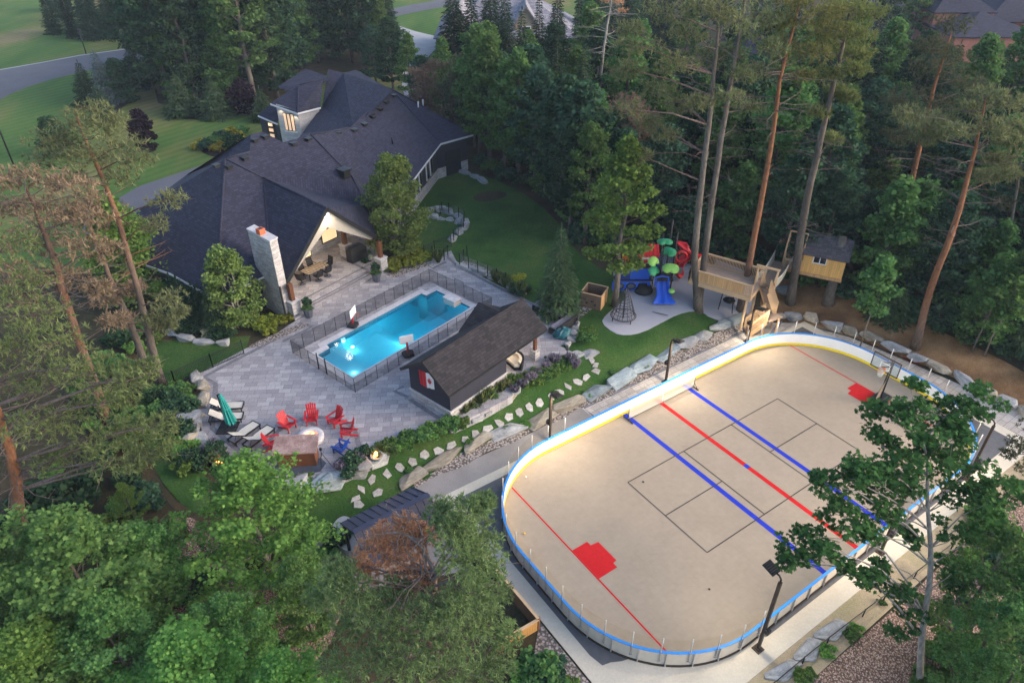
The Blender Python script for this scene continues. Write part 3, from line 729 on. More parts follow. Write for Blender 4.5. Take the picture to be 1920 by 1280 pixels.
# basin: shallow shelf at the near left, deep at the far right
def pool_depth(p):
    a = (Vector(p[:2])-Vector(POOL[8][:2])).dot(E1.xy)
    return a
t = NT('pool_liner'); vv = t.n('TexVoronoi', i_Scale=1.6); t.l(t.pos(), vv.inputs['Vector'])
nz = t.noise(t.pos(), 1.1, 4, .6)
col = t.ramp(nz, (.3, (.42, .84, .86)), (.7, (.52, .9, .92)))
M['liner'] = t.base(col, .6, None, spec=.2)
WZ = PZ-.12
pool = thing('swimming_pool', 'lit turquoise swimming pool with pale stone coping inside the black mesh fence', 'swimming pool', (pc.x, pc.y, WZ))
mb = MB(W=True); n = len(POOL)
for i in range(n):
    a, b = POOL[i], POOL[(i+1) % n]; mb.add([(a.x, a.y, PZ+.02), (b.x, b.y, PZ+.02), (b.x, b.y, -1.4), (a.x, a.y, -1.4)], [(0, 1, 2, 3)])
mb.build('pool_wall', M['liner'], pool)
M['tileband'] = m_brick('waterline_tile', (.02, .12, .2), (.035, .17, .26), (.1, .2, .25), .15, .15, .006, 0, .2, .3)
mb = MB(W=True); IB = grow(POOL, -.006)
for i in range(n):
    a, b = IB[i], IB[(i+1) % n]; mb.add([(a.x, a.y, PZ+.025), (b.x, b.y, PZ+.025), (b.x, b.y, WZ-.28), (a.x, a.y, WZ-.28)], [(0, 1, 2, 3)])
mb.build('tile_band', M['tileband'], pool)
def cutpoly(poly, a0, a1):
    """part of the pool outline whose distance along E1 lies between a0 and a1"""
    def clip(P, k, s_):
        out = []
        for i in range(len(P)):
            p, q = P[i], P[(i+1) % len(P)]; dp, dq = s_*(pool_depth(p)-k), s_*(pool_depth(q)-k)
            if dp >= 0: out.append(p)
            if dp*dq < 0: out.append(p+(q-p)*(dp/(dp-dq)))
        return out
    return clip(clip([Vector(p[:2]) for p in poly], a0, 1), a1, -1)
floor = MB(W=True)
stepsz = [(-3, .5, .3), (.5, .95, .55), (.95, 1.4, .8), (1.4, 4.6, 1.15)]
for a0, a1, d in stepsz:
    P_ = cutpoly(POOL, a0, a1); floor.prism(P_, -1.4, WZ-d) if len(P_) > 2 else None
P_ = cutpoly(POOL, 4.6, 30); floor.prism(P_, -1.7, -1.25)
floor.build('pool_floor', M['liner'], pool)
P_ = cutpoly(POOL, 4.6, 6.4)
mb = MB(W=True); mb.add([(p.x, p.y, WZ-1.15-(max(0, pool_depth(p)-4.6))*.6) for p in P_], [tuple(range(len(P_)))]); mb.build('pool_slope', M['liner'], pool)
t = NT('pool_water'); tr = t.n('BsdfTransparent'); tr.inputs[0].default_value = (.62, .9, .96, 1)
gl = t.n('BsdfGlossy'); gl.inputs['Roughness'].default_value = .04
fr = t.n('Fresnel', i_IOR=1.33); wv = t.n('Bump', i_Strength=.25, i_Distance=.02); t.l(t.noise(t.pos(), 5, 3), wv.inputs['Height']); t.l(wv.outputs[0], gl.inputs['Normal']); t.l(wv.outputs[0], fr.inputs['Normal'])
mx = t.n('MixShader'); t.l(fr.outputs[0], mx.inputs[0]); t.l(tr.outputs[0], mx.inputs[1]); t.l(gl.outputs[0], mx.inputs[2]); t.l(mx.outputs[0], t.out.inputs[0])
va = t.n('VolumeAbsorption'); va.inputs['Color'].default_value = (.1, .86, .93, 1); va.inputs['Density'].default_value = .4; t.l(va.outputs[0], t.out.inputs['Volume'])
mb = MB(W=True); INN = grow(POOL, -.012); mb.prism(INN, -1.9, WZ); mb.build('water', t.m, pool)
M['poollampfill'] = m_emit('pool_lamp_and_fill', (.9, 1, 1), 8.)
for (px, py), dep, pw in (((664, 700), .35, 3.5), ((661, 650), .75, 3.5), ((843, 560), .6, 45), ((760, 575), .6, 48), ((770, 630), .6, 48)):  # first pair: the pool's lamps; the rest are fill added for the deep end
    q = at(px, py, WZ-dep)
    o = MB(W=True).lathe([(.02, -.04), (.09, -.03), (.11, 0), (.09, .03), (.02, .04)], 10, (q.x, q.y, q.z)).build('pool_lamp_and_fill', M['poollampfill'], pool)
    ld = bpy.data.lights.new('pool_and_fill_light', 'POINT'); ld.energy = pw; ld.color = (.8, .97, 1); ld.shadow_soft_size = .2
    lo = bpy.data.objects.new('pool_and_fill_light', ld); COL.objects.link(lo); lo.location = (q.x, q.y, q.z+.16)
s_ = at(848, 569, PZ)
MB().box((0, 0, .27), (1.15, .75, .5)).build('spillway_block', M['stonewall']).location = s_
o = bpy.data.objects['spillway_block']; o.rotation_euler = (0, 0, HX+R(90)); tag(o, 'low stone block at the far end of the pool beside the mesh gate', 'stone block')
MB(W=True).box((s_.x, s_.y, PZ+.545), (1.25, .85, .06), rz=HX+R(90)).build('block_cap', M['coping'], o)
c_ = bpy.data.objects['block_cap']; c_.rotation_euler = (0, 0, 0); bpy.data.meshes[c_.data.name]
c_.location = (0, 0, 0); c_.data = MB().box((0, 0, .55), (1.25, .85, .06)).build('tmp', M['coping']).data
bpy.data.objects.remove(bpy.data.objects['tmp'])
# mesh pool fence
FC = [at(549.5, 662.5, PZ), at(806, 527.5, PZ), at(922, 581, PZ), at(666.6, 735.3, PZ)]
pf = thing('pool_fence', 'black mesh safety fence with thin posts around the swimming pool', 'fence', FC[0])
for i in range(4):
    a, b = FC[i], FC[(i+1) % 4]; L = (b-a).length; k = round(L/.98)
    for j in range(k):
        p, q = a.lerp(b, j/k), a.lerp(b, (j+1)/k); tall = .22 if (i == 1 and j == 3) else 0
        MB(W=True).tube([(p.x, p.y, PZ), (p.x, p.y, PZ+1.16+tall)], .021, 6).build('fence_post', M['black'], pf)
        mp = MB(W=True).add([(p.x, p.y, PZ+.03), (q.x, q.y, PZ+.03), (q.x, q.y, PZ+1.12+tall), (p.x, p.y, PZ+1.12+tall)], [(0, 1, 2, 3)]).build('mesh_panel', M['netpool'], pf)
        MB(W=True).tube([(p.x, p.y, PZ+1.13+tall), (q.x, q.y, PZ+1.13+tall)], .014, 5).tube([(p.x, p.y, PZ+.04), (q.x, q.y, PZ+.04)], .01, 4).build('hem', M['black'], mp)
for px, py in ((598, 690), (613, 700)):
    q = at(px, py, PZ); MB(W=True).tube([(q.x, q.y, PZ), (q.x, q.y, PZ+1.25)], .05, 8).build('gate_post', M['black'], pf)
# dark paver bands
def pband(pts, w_=.32): band('border_band', [at(a, b, PZ) for a, b in pts], w_, M['band'], PZ+.006)
pband([(520, 634), (432, 680), (383, 706), (404.7, 720), (402, 751), (398, 802), (430, 830), (452, 848), (480, 862)])
ring = [(470, 862), (482, 856), (495.6, 847), (509, 819), (527.6, 802), (555.7, 788), (593, 781), (630.7, 784), (655, 794), (668, 811), (672, 835.7), (681, 847)]
rp = [at(a, b, PZ) for a, b in ring]
for _ in range(2): rp = [rp[0]]+[rp[i].lerp(rp[i+1], f) for i in range(len(rp)-1) for f in (.25, .75)]+[rp[-1]]
band('border_band', rp, .3, M['band'], PZ+.006)
pband([(838, 481), (860, 500), (930, 537), (1000, 570), (1045, 592)], .3)
pband([(770, 506), (800, 497), (812, 503), (836, 491)], .28)
pband([(560, 606), (585, 612), (572, 620), (530, 640)], .28)
pband([(766, 745), (740, 733), (757, 724)], .26); pband([(768, 748), (836, 793)], .3)
sheet('gravel_strip', smooth_poly([at(*p, PZ) for p in ((720, 512), (760, 500), (800, 490), (812, 495), (770, 510), (735, 522))], 1), M['gravel'], PZ+.012, 90, zf=flat)
sheet('gravel_strip', smooth_poly([at(*p, PZ) for p in ((548, 612), (585, 604), (570, 614), (500, 645), (465, 655), (470, 645))], 1), M['gravel'], PZ+.012, 90, zf=flat)
sheet('gravel_strip', smooth_poly([at(*p, PZ) for p in ((862, 494), (900, 512), (985, 556), (990, 548), (905, 500), (872, 488))], 1), M['gravel'], PZ+.012, 90, zf=flat)
# steps and porch slab
PF = PZ+.34
s0, s1 = at(556, 600, PZ), at(727, 507, PZ); sd_ = (s1-s0).normalized(); sb = Vector((-sd_.y, sd_.x, 0))
sheet('porch_step', [s0-sd_*.1, s1+sd_*.2, s1+sd_*.2+sb*1.2, s0-sd_*.1+sb*1.2], M['paver'], PZ+.17, 90, zf=flat, skirt=.17)
pf0, pf1 = s0+sb*.95, s1+sb*.95
PORCH = [pf0+sd_*.25, pf1+sd_*.2, pf1+sd_*2.2+sb*2.4, pf1+sd_*3+sb*8, pf0+sb*8+sd_*.3]
sheet('porch_floor', PORCH, M['paver'], PF, 90, zf=flat, skirt=.2)
for off in (.5, .82, 1.5): band('border_band', [s0+sb*off, s1+sb*off], .16, M['band'], (PZ+.176) if off < .95 else PF+.006)
band('border_band', [at(a, b, PF) for a, b in ((700, 512), (655, 490), (640, 482))], .3, M['band'], PF+.006)
# ================================================================ CABANA
CA = at(846, 787, PZ)                      # near corner of the walls
cab = thing('pool_cabana', 'dark sided pool cabana with brown shingle roof and stone base beside the pool', 'pool house', CA, HX)
WL, WW, OV = 5.25, 3.6, .33; RL_ = 9.45; EZ, RZ = 2.32, 3.82
# walls: local x along the long side, y towards the pool
MB().box((WL/2, WW/2, .31), (WL, WW, .62)).build('stone_base', M['stonewall'], cab)
MB().box((WL/2, WW/2, .65), (WL+.14, WW+.14, .07)).build('stone_ledge', M['capstone'], cab)
mb = MB(); mb.box((WL/2, WW/2, 1.5), (WL-.03, WW-.03, 1.7))
mb.add([(.012, 0.02, 2.3), (.012, WW-.02, 2.3), (.012, WW/2, RZ-.12)], [(0, 2, 1)]); mb.build('wall', M['navy'], cab)
def roof_pair(mb, x0, x1, ya, yr, yb, ze, zr, th=.14):
    mb.slab([(x0, ya, ze), (x1, ya, ze), (x1, yr, zr), (x0, yr, zr)], th); mb.slab([(x0, yb, ze), (x1, yb, ze), (x1, yr, zr), (x0, yr, zr)], th)
mb = MB(); roof_pair(mb, -.4, RL_-.35, -OV, WW/2, WW+OV, EZ, RZ)
# cross gable towards the pool
gx0, gx1 = 5.18, 8.72; gm = (gx0+gx1)/2; yo = WW+OV-.02; zr2 = RZ-.1
mb.slab([(gx0-.3, yo-.05, EZ+.04), (gx0-.3, yo+.06, EZ+.04), (gm, yo+.06, zr2), (gm, WW/2+.1, zr2)], .12)
mb.slab([(gx1+.3, yo-.05, EZ+.04), (gx1+.3, yo+.06, EZ+.04), (gm, yo+.06, zr2), (gm, WW/2+.1, zr2)], .12)
roof_ = mb.build('roof', M['shinglebrown'], cab)
mb = MB()
for y0_, z0_ in ((-OV, EZ), (WW+OV, EZ)): mb.bar((-.41, y0_, EZ-.08), (-.41, WW/2, RZ-.08), .03, .2)
mb.bar((-.4, -OV-.02, EZ-.09), (RL_-.35, -OV-.02, EZ-.09), .03, .14); mb.build('fascia', M['black'], roof_)
MB().tube([(-.4, WW/2, RZ+.02), (RL_-.35, WW/2, RZ+.02)], .05, 5).build('ridge_cap', M['shinglebrown'], roof_)
for x, y in ((8.35, .12), (8.35, WW-.15), (5.6, WW-.15)):
    p_ = MB().box((x, y, 1.5), (.2, .2, 1.75)).build('timber_post', M['postwood'], cab)
    MB().box((x, y, .36), (.48, .48, .72)).box((x, y, .75), (.56, .56, .06)).build('stone_pier', M['stonewall'], cab)
MB().box((8.35, WW/2, 2.26), (.16, WW, .2)).box((6.8, .12, 2.26), (3.1, .16, .2)).build('timber_beam', M['postwood'], cab)
MB().box((6.1, WW-.3, .5), (2.6, .6, 1.0)).box((6.1, WW-.3, 1.03), (2.8, .8, .06)).build('bar_counter', M['stonewall'], cab)
cl = bpy.data.lights.new('cabana_light', 'POINT'); cl.energy = 40; cl.color = (1, .8, .58); cl.shadow_soft_size = .15
lo = bpy.data.objects.new('cabana_light', cl); COL.objects.link(lo); lo.parent = cab; lo.location = (6.6, WW/2, 2.55)
MB().lathe([(.05, 0), (.16, .04), (.16, .1), (.04, .14)], 12, (6.6, WW/2, 2.6)).build('ceiling_lamp', m_emit('warm_lamp', (1, .8, .55), 14), cab)
# flag hanging on the gable
fl = thing('flag', 'red and white flag with red maple leaf draped on the cabana gable', 'flag', CA+E2*1.75-E1*.06+Vector((0, 0, 2.55)), HX+R(90))
W3 = .36; zf_ = -.95
def fpanel(x0, x1, mat, nm, y=0.):
    mb = MB(); N_ = 5; vs = []
    for i in range(N_+1):
        x = x0+(x1-x0)*i/N_; d = .025*math.sin(i*1.9+x0*7)
        vs += [(x, .03+d+y, .28-.14*abs(x-.5)), (x, .05+d+y, zf_+.35*(1-i/N_) if x0 < .01 and False else zf_+.1*math.sin(x*3))]
    mb.add(vs, [(2*i, 2*i+1, 2*i+3, 2*i+2) for i in range(N_)], True); return mb.build(nm, mat, fl)
fpanel(-.62, -.2, M['red'], 'red_panel'); fpanel(-.86, -.62, M['red'], 'red_panel')
fpanel(.1-.3, .52-.1, M['whitep'], 'white_panel')
leaf = [(0, .5), (.09, .3), (.2, .36), (.17, .12), (.32, .25), (.36, .16), (.5, .18), (.42, .02), (.47, -.04), (.24, -.22), (.27, -.31), (.03, -.26), (.03, -.5), (-.03, -.5), (-.03, -.26), (-.27, -.31), (-.24, -.22), (-.47, -.04), (-.42, .02), (-.5, .18), (-.36, .16), (-.32, .25), (-.17, .12), (-.2, .36), (-.09, .3)]
MB().add([(.12+x*.36, -.03, -.33+y*.6) for x, y in leaf], [tuple(range(len(leaf)))]).build('maple_leaf', M['red'], fl)
fl.rotation_euler = (0, 0, HX+R(-90)+R(0))
# ================================================================ HOUSE
HA = R(52.7); H1 = Vector((math.cos(HA), math.sin(HA), 0)); H2 = Vector((-math.sin(HA), math.cos(HA), 0))
EAVE = 4.1
Le, Re = at(538, 525, EAVE), at(706, 443, EAVE); Mid = (Le+Re)/2; APX = Vector((Mid.x, Mid.y, 8.25))
house = thing('house', 'large dark grey house with hipped shingle roofs and a stone chimney above the pool', 'house', (Mid.x, Mid.y, PZ))
N_ = at(494, 334, 8.3); eL = at(405, 560, EAVE)
tp = (8.3-EAVE)/((N_-eL).dot(H2))
def on_main(px, py):
    """where the sight line meets the main slope, which faces the pool"""
    d = ray(px, py); o = Vector((0, 0, CAM_H)); nrm = Vector((-H2.x*tp, -H2.y*tp, 1))
    return o+d*(nrm.dot(N_-o)/nrm.dot(d))
A_ = on_main(422, 298); Q_ = on_main(468, 285); B1_ = on_main(470, 252); B_ = on_main(492, 247); C_ = on_main(530, 267); D_ = on_main(583, 253); V_ = on_main(661, 333); V2 = on_main(688, 385)
r0, r1 = at(826, 269, 5.0), at(773, 339, 4.7); rd = (r0-r1).normalized(); rn = Vector((-rd.y, rd.x, 0))
tq = .56
def on_right(px, py):
    d = ray(px, py); o = Vector((0, 0, CAM_H)); nrm = Vector((-rn.x*tq, -rn.y*tq, 1)).normalized()
    return o+d*(nrm.dot(r1-o)/nrm.dot(d))
E_ = on_right(657, 240); F_ = on_right(733, 167); gc = at(887, 252, 5.0)
rw = at(722, 410, 4.4)
roof = MB(W=True)
def facet(*p): roof.add(list(p), [tuple(range(len(p)))])
valL = on_main(487, 482)
_k = (eL-Le); _det = H1.x*(-H2.y)+H2.x*H1.y; X_ = eL+H1*((-_k.x*(-H2.y)-H2.x*_k.y)/_det)
facet(A_, eL, X_, N_)                                # strip left of the porch valley
k_ = at(200, 470, 4.0)
facet(A_, at(262, 392, 5.6), k_, at(320, 512, 4.0), eL)               # hip end
facet(A_, Q_, at(350, 328, 6.5), at(262, 392, 5.6)); facet(Q_, B1_, at(352, 326, 7.0), at(350, 328, 6.5))
facet(A_, Q_, C_, N_); facet(Q_, B1_, B_, C_); facet(C_, D_, V_, N_); facet(N_, V_, V2, APX-H2*.0)
facet(V2, Re, APX)
lowL = on_main(487, 500)
lowL = X_; facet(N_, X_, Le, APX)                                                             # left slope of the porch gable
facet(D_, E_, F_, r0, r1, rw, V2, V_)                                                # long right slope
facet(F_, gc, r0)                                                                    # garage hip
back = [atY(560, 259, 69), atY(662, 243, 69), atY(737, 168, 75), atY(644, 137, 84), atY(615, 130, 84), atY(604, 199, 80), atY(567, 250, 74)]
facet(*back); facet(atY(644, 138, 84), atY(667, 131, 88), atY(740, 172, 78), atY(733, 166, 76))
facet(atY(574, 128.5, 86), atY(520, 163, 82), atY(560, 180, 80), atY(618, 150, 82), atY(606, 140, 84))
# turret roof
e1, e2, e3 = atY(507, 194, 77.5), atY(557.5, 212, 76), atY(601, 201, 78.5); pk, hp_ = atY(606, 149, 80), atY(560, 160, 79)
facet(e1, e2, hp_); facet(e2, e3, pk, hp_); facet(e1, hp_, pk, atY(560, 158, 84)); 
facet(atY(483.6, 216, 79), atY(520, 231.5, 78), atY(530, 205, 80), atY(508, 195, 81))
roof_o = roof.build('roof', M['shingle'], house)
cap = MB(W=True)
for a, b in ((A_, N_), (N_, APX), (A_, eL), (N_, X_), (D_, V_), (V_, V2), (F_, gc), (D_, E_), (E_, F_), (F_, r0), (A_, Q_), (hp_, e2), (hp_, pk)):
    cap.tube([a+Vector((0, 0, .02)), b+Vector((0, 0, .02))], .085, 5)
cap.build('ridge_cap', M['shingle'], roof_o)
fas = MB(W=True)
for a, b in ((k_, at(320, 512, 4.0)), (at(320, 512, 4.0), eL), (eL, X_), (r1, r0), (r0, gc), (rw, r1), (e1, e2), (e2, e3), (atY(483.6, 216, 79), atY(520, 231.5, 78))):
    dn = Vector((0, 0, -.1)); MB(W=True).bar(a+dn, b+dn, .1, .16).build('gutter', M['trimwhite'], roof_o)
fas = MB(W=True)
for a, b in ((Le, APX), (APX, Re)): fas.bar(a-H2*.06+Vector((0, 0, -.14)), b-H2*.06+Vector((0, 0, -.14)), .06, .3)
fas.bar(Le+Vector((0, 0, -.1)), lowL+Vector((0, 0, -.1)), .1, .16); fas.build('rake_board', M['black'], roof_o)
# gable face with its V shaped lower edge
gp = [Le, Re, APX]
i0, i1, i2 = Le+(Mid-Le)*.1+Vector((0, 0, -.05)), Re+(Mid-Re)*.1+Vector((0, 0, -.05)), APX-Vector((0, 0, 1.55))
off = H2*.25+Vector((0, 0, -.16))
M['soffit'] = m_plain('gable_panel', (.33, .3, .26), .7, .06)
mb = MB(W=True); mb.add([p+off for p in (Le, i0, i2, APX)], [(0, 1, 2, 3)]); mb.add([p+off for p in (Re, i1, i2, APX)], [(3, 2, 1, 0)]); mb.build('gable_panel', M['soffit'], house)
# walls under the eaves
def wall(name, pts, z0, z1, mat):
    mb = MB(W=True)
    for a, b in zip(pts, pts[1:]): mb.add([(a.x, a.y, z0), (b.x, b.y, z0), (b.x, b.y, z1), (a.x, a.y, z1)], [(0, 1, 2, 3)])
    return mb.build(name, mat, house)
wc, gcw = at(821, 335, PZ), at(877, 317, PZ)
wb = wc+(r1-r0).normalized()*13
wall('wall', [wb, wc, gcw, gcw+Vector((-7, 8, 0))], 2.2, 5.0, M['navy'])
wb2 = wb+rn*-.06
wall('stone_base', [wb-rn*.06, wc+Vector((.05, -.05, 0)), wc.lerp(gcw, .27)+Vector((.05, -.05, 0))], PZ-.3, 2.3, M['stonewall'])
wall('stone_base', [wc.lerp(gcw, .78)+Vector((.05, -.05, 0)), gcw+Vector((.06, -.05, 0)), gcw+Vector((-1, 1.2, 0))], PZ-.3, 2.3, M['stonewall'])
g0, g1 = wc.lerp(gcw, .28), wc.lerp(gcw, .77); gd = (g1-g0).normalized(); gn = Vector((gd.y, -gd.x, 0))
MB(W=True).bar(g0+gn*.03+Vector((0, 0, 1.3)), g1+gn*.03+Vector((0, 0, 1.3)), .05, 2.6).build('garage_door', m_brick('garage_panel', (.018, .018, .026), (.022, .022, .03), (.008, .008, .01), 3, .5, .02), house)
wall('wall', [k_+Vector((.6, .4, 0)), at(320, 512, 4)+Vector((.3, .6, 0)), eL+H2*.6, X_+H2*.6+H1*.5, Le+H2*.5+H1*.4], PZ-.2, 3.95, M['navy'])
for f in (.14, .24, .42, .52):
    p = wc+(r1-r0).normalized()*(13*f)-rn*.05; q = p+(r1-r0).normalized()*.75
    wf = MB(W=True).bar(p+Vector((0, 0, 2.35)), q+Vector((0, 0, 2.35)), .1, 2.0).build('window_frame', M['trimwhite'], house)
    MB(W=True).bar(p.lerp(q, .1)-rn*.06+Vector((0, 0, 2.35)), p.lerp(q, .9)-rn*.06+Vector((0, 0, 2.35)), .02, 1.85).build('window_pane', M['windowdark'], wf)
# porch back wall with lit windows
DB = (at(606, 469, PF)-Le).dot(H2); print('DB', DB)
pb0, pb1 = pf0+sb*6.4-sd_*.5, pf1+sb*6.4+sd_*3
M['warmwin'] = m_emit('lit_window', (1, .72, .4), .26)
wall('porch_wall', [Le+H2*.4+H1*.15, Le+H2*(DB+0.20)+H1*.15], PF-.3, 4.0, M['stonewall'])
wall('porch_wall', [Le+H2*(DB+0.00), Re+H2*(DB+0.00)+H1*2.2], PF-.3, 2.6, M['stonewall'])
mb = MB(W=True); mb.add([Le+H2*(DB+0.10)+Vector((0,0,-.3)), Re+H2*(DB+0.10)+Vector((0,0,-.3)), APX+H2*(DB+0.10)+Vector((0,0,-.5)), Vector((*(Le+H2*(DB+0.10)).xy, 2.5)), Vector((*(Re+H2*(DB+0.10)).xy, 2.5))], [(3, 4, 1, 2, 0)]); mb.build('porch_wall', M['navy'], house)
for k0, k1, z0, z1 in ((.03, .3, PF+.1, 3.9), (.52, .72, PF+.05, 3.6), (.86, 1.05, PF+.6, 3.4)):
    a, b = (Le+H2*(DB-0.06)).lerp(Re+H2*(DB-0.06), k0), (Le+H2*(DB-0.06)).lerp(Re+H2*(DB-0.06), k1)
    a.z = b.z = (z0+z1)/2
    wf = MB(W=True).bar(a, b, .08, z1-z0).build('window_frame', M['black'], house)
    MB(W=True).bar(a.lerp(b, .05)-H2*.05, a.lerp(b, .95)-H2*.05, .02, z1-z0-.2).build('window_pane', M['warmwin'], wf)
def porch_post(px, py, zt, lab=None):
    b = at(px, py, PF)
    MB(W=True).box((b.x, b.y, PF+.5), (.72, .72, 1.0), rz=HA).build('stone_pier', M['stonewall'], house)
    MB(W=True).box((b.x, b.y, PF+1.03), (.82, .82, .08), rz=HA).build('pier_cap', M['capstone'], house)
    MB(W=True).box((b.x, b.y, (PF+1.07+zt)/2), (.32, .32, zt-PF-1.07), rz=HA).build('timber_post', M['postwood'], house)
porch_post(553, 585, 4.0); porch_post(716, 503, 4.0); porch_post(650, 478, 4.6)
MB(W=True).bar(Le+H2*.45+H1*.2+Vector((0, 0, -.25)), Le+H2*(DB-.2)+H1*.2+Vector((0, 0, -.25)), .3, .34).bar(Re+H2*.45-H1*.2+Vector((0, 0, -.25)), Re+H2*(DB-.2)-H1*.2+Vector((0, 0, -.25)), .3, .34).build('timber_beam', M['postwood'], house)
lp = APX-H2*.02+Vector((.0, 0, -.75))
MB(W=True).lathe([(.02, -.05), (.13, -.05), (.13, .05), (.02, .05)], 12, (lp.x, lp.y, lp.z)).build('gable_lamp', m_emit('gable_lamp_lens', (1, .95, .85), 40), house)
ld = bpy.data.lights.new('porch_light', 'SPOT'); ld.energy = 45; ld.color = (1, .82, .6); ld.spot_size = R(150); ld.spot_blend = .8; ld.shadow_soft_size = .2
lo = bpy.data.objects.new('porch_light', ld); COL.objects.link(lo); lo.location = lp-H2*.35+Vector((0, 0, .05)); lo.rotation_euler = (R(25), 0, HA+R(-0))
for k in (1.6, 3.6):
    q = Mid+H2*k; MB(W=True).lathe([(.02, 0), (.12, 0), (.12, .06), (.02, .06)], 10, (q.x, q.y, 6.9)).build('ceiling_lamp', bpy.data.materials['warm_lamp'], house)
    ld = bpy.data.lights.new('porch_ceiling_light', 'POINT'); ld.energy = 85; ld.color = (1, .78, .52); ld.shadow_soft_size = .2
    lo = bpy.data.objects.new('porch_ceiling_light', ld); COL.objects.link(lo); lo.location = (q.x, q.y, 6.6)
# chimney
c0 = at(534, 598, PZ); ct = above(c0, 505.3, 453.6)
ca_, cb_ = at(464, 431, ct), at(519.4, 446, ct); cc = at(505.3, 453.6, ct)
da, db = (ca_-cc), (cb_-cc); da.z = db.z = 0
P4 = [cc, cc+db, cc+db+da, cc+da]
ch = MB(W=True); ch.prism(P4, 3.302, ct).build('chimney', M['stonewall'], house)
cho = [o for o in kids(house) if o.name.startswith('chimney')][0]
dbn = db.normalized(); Pw = [cc, cc+db+dbn*.55, cc+db+dbn*.55+da, cc+da]
MB(W=True).prism(Pw, PZ-.2, 3.3).add([(*Pw[0].xy, 3.3), (*Pw[1].xy, 3.3), (*Pw[2].xy, 3.3), (*Pw[3].xy, 3.3), (*P4[1].xy, 3.95), (*P4[2].xy, 3.95), (*P4[0].xy, 3.95), (*P4[3].xy, 3.95)], [(0, 1, 4, 6), (1, 2, 5, 4), (2, 3, 7, 5)]).build('chimney_base', M['stonewall'], cho)
cmid = (P4[0]+P4[2])/2
MB(W=True).prism([cmid+(p-cmid)*1.07 for p in P4], ct, ct+.09).build('chimney_cap', M['capstone'], cho)
q = at(489.5, 438, ct+.1)
mb = MB(W=True); mb.box((q.x, q.y, ct+.3), (.46, .46, .42), rz=HA).build('chimney_pot', M['terracotta'], cho)
MB(W=True).box((q.x, q.y, ct+.505), (.3, .3, .02), rz=HA).build('pot_opening', M['black'], cho)
q = at(535, 596, PZ)+Vector((.12, -.12, 0)); MB(W=True).box((q.x, q.y, 2.6), (.1, .1, 2.8), rz=HA).build('downspout', M['black'], house)
# turret walls and lit windows
t0, t1, t2 = atY(518, 200, 77.2), atY(559, 213, 76.3), atY(598, 204, 78.6)
mb = MB(W=True)
for a, b in ((t0, t1), (t1, t2)): mb.add([(a.x, a.y, 1), (b.x, b.y, 1), (b.x, b.y, b.z+.3), (a.x, a.y, a.z+.3)], [(0, 1, 2, 3)])
mb.build('upper_wall', m_brick('pale_stone', (.36, .355, .36), (.46, .445, .445), (.3, .29, .29), .7, .2, .008), house)
td = (t1-t0); td.z = 0; tl_ = td.length; td.normalize(); tn = Vector((td.y, -td.x, 0))
for k in range(3):
    a = t0+td*(tl_*(.28+k*.17)); b = t0+td*(tl_*(.42+k*.17)); a.z = b.z = t1.z-1.05
    wf = MB(W=True).bar(a+tn*.03, b+tn*.03, .08, 1.9).build('window_frame', M['black'], house)
    MB(W=True).bar(a.lerp(b, .1)+tn*.08, a.lerp(b, .9)+tn*.08, .02, 1.75).build('window_pane', m_emit('lit_window_blind', (.9, .58, .36), .16) if k == 0 else bpy.data.materials['lit_window_blind'], wf)
a = t0+td*(tl_*.24)+tn*.05; b = t0+td*(tl_*.82)+tn*.05; a.z = b.z = t1.z-2.08; MB(W=True).bar(a, b, .14, .1).build('window_sill', M['trimwhite'], house)
d0, d1 = atY(487, 222, 79), atY(524, 238, 78); mb = MB(W=True); mb.add([(d0.x, d0.y, 1), (d1.x, d1.y, 1), (d1.x, d1.y, d1.z+.1), (d0.x, d0.y, d0.z+.1)], [(0, 1, 2, 3)]); mb.build('entry_wall', M['navy'], house)
dd = (d1-d0); dd.z = 0; dl = dd.length; dd.normalize(); dn = Vector((dd.y, -dd.x, 0))
a = d0+dd*(dl*.3)+dn*.04; b = d0+dd*(dl*.75)+dn*.04; a.z = b.z = 3.5
ed = MB(W=True).bar(a, b, .06, 4.4).build('entry_door', M['black'], house)
for k in range(4):
    a2, b2 = a.lerp(b, .3)+dn*.05, a.lerp(b, .8)+dn*.05; a2.z = b2.z = 5.2-k*.62; MB(W=True).bar(a2, b2, .03, .34).build('door_pane', bpy.data.materials['lit_window_blind'], ed)
for p_, pw in ((t0+td*.5+tn*.35, 25), (t1-td*.4+tn*.35, 25), (d0+dd*1.2+dn*.5, 20)):
    ld = bpy.data.lights.new('eave_light', 'SPOT'); ld.energy = pw*.7; ld.color = (1, .8, .52); ld.spot_size = R(100); ld.shadow_soft_size = .06
    lo = bpy.data.objects.new('eave_light', ld); COL.objects.link(lo); lo.location = (p_.x, p_.y, p_.z-.05)
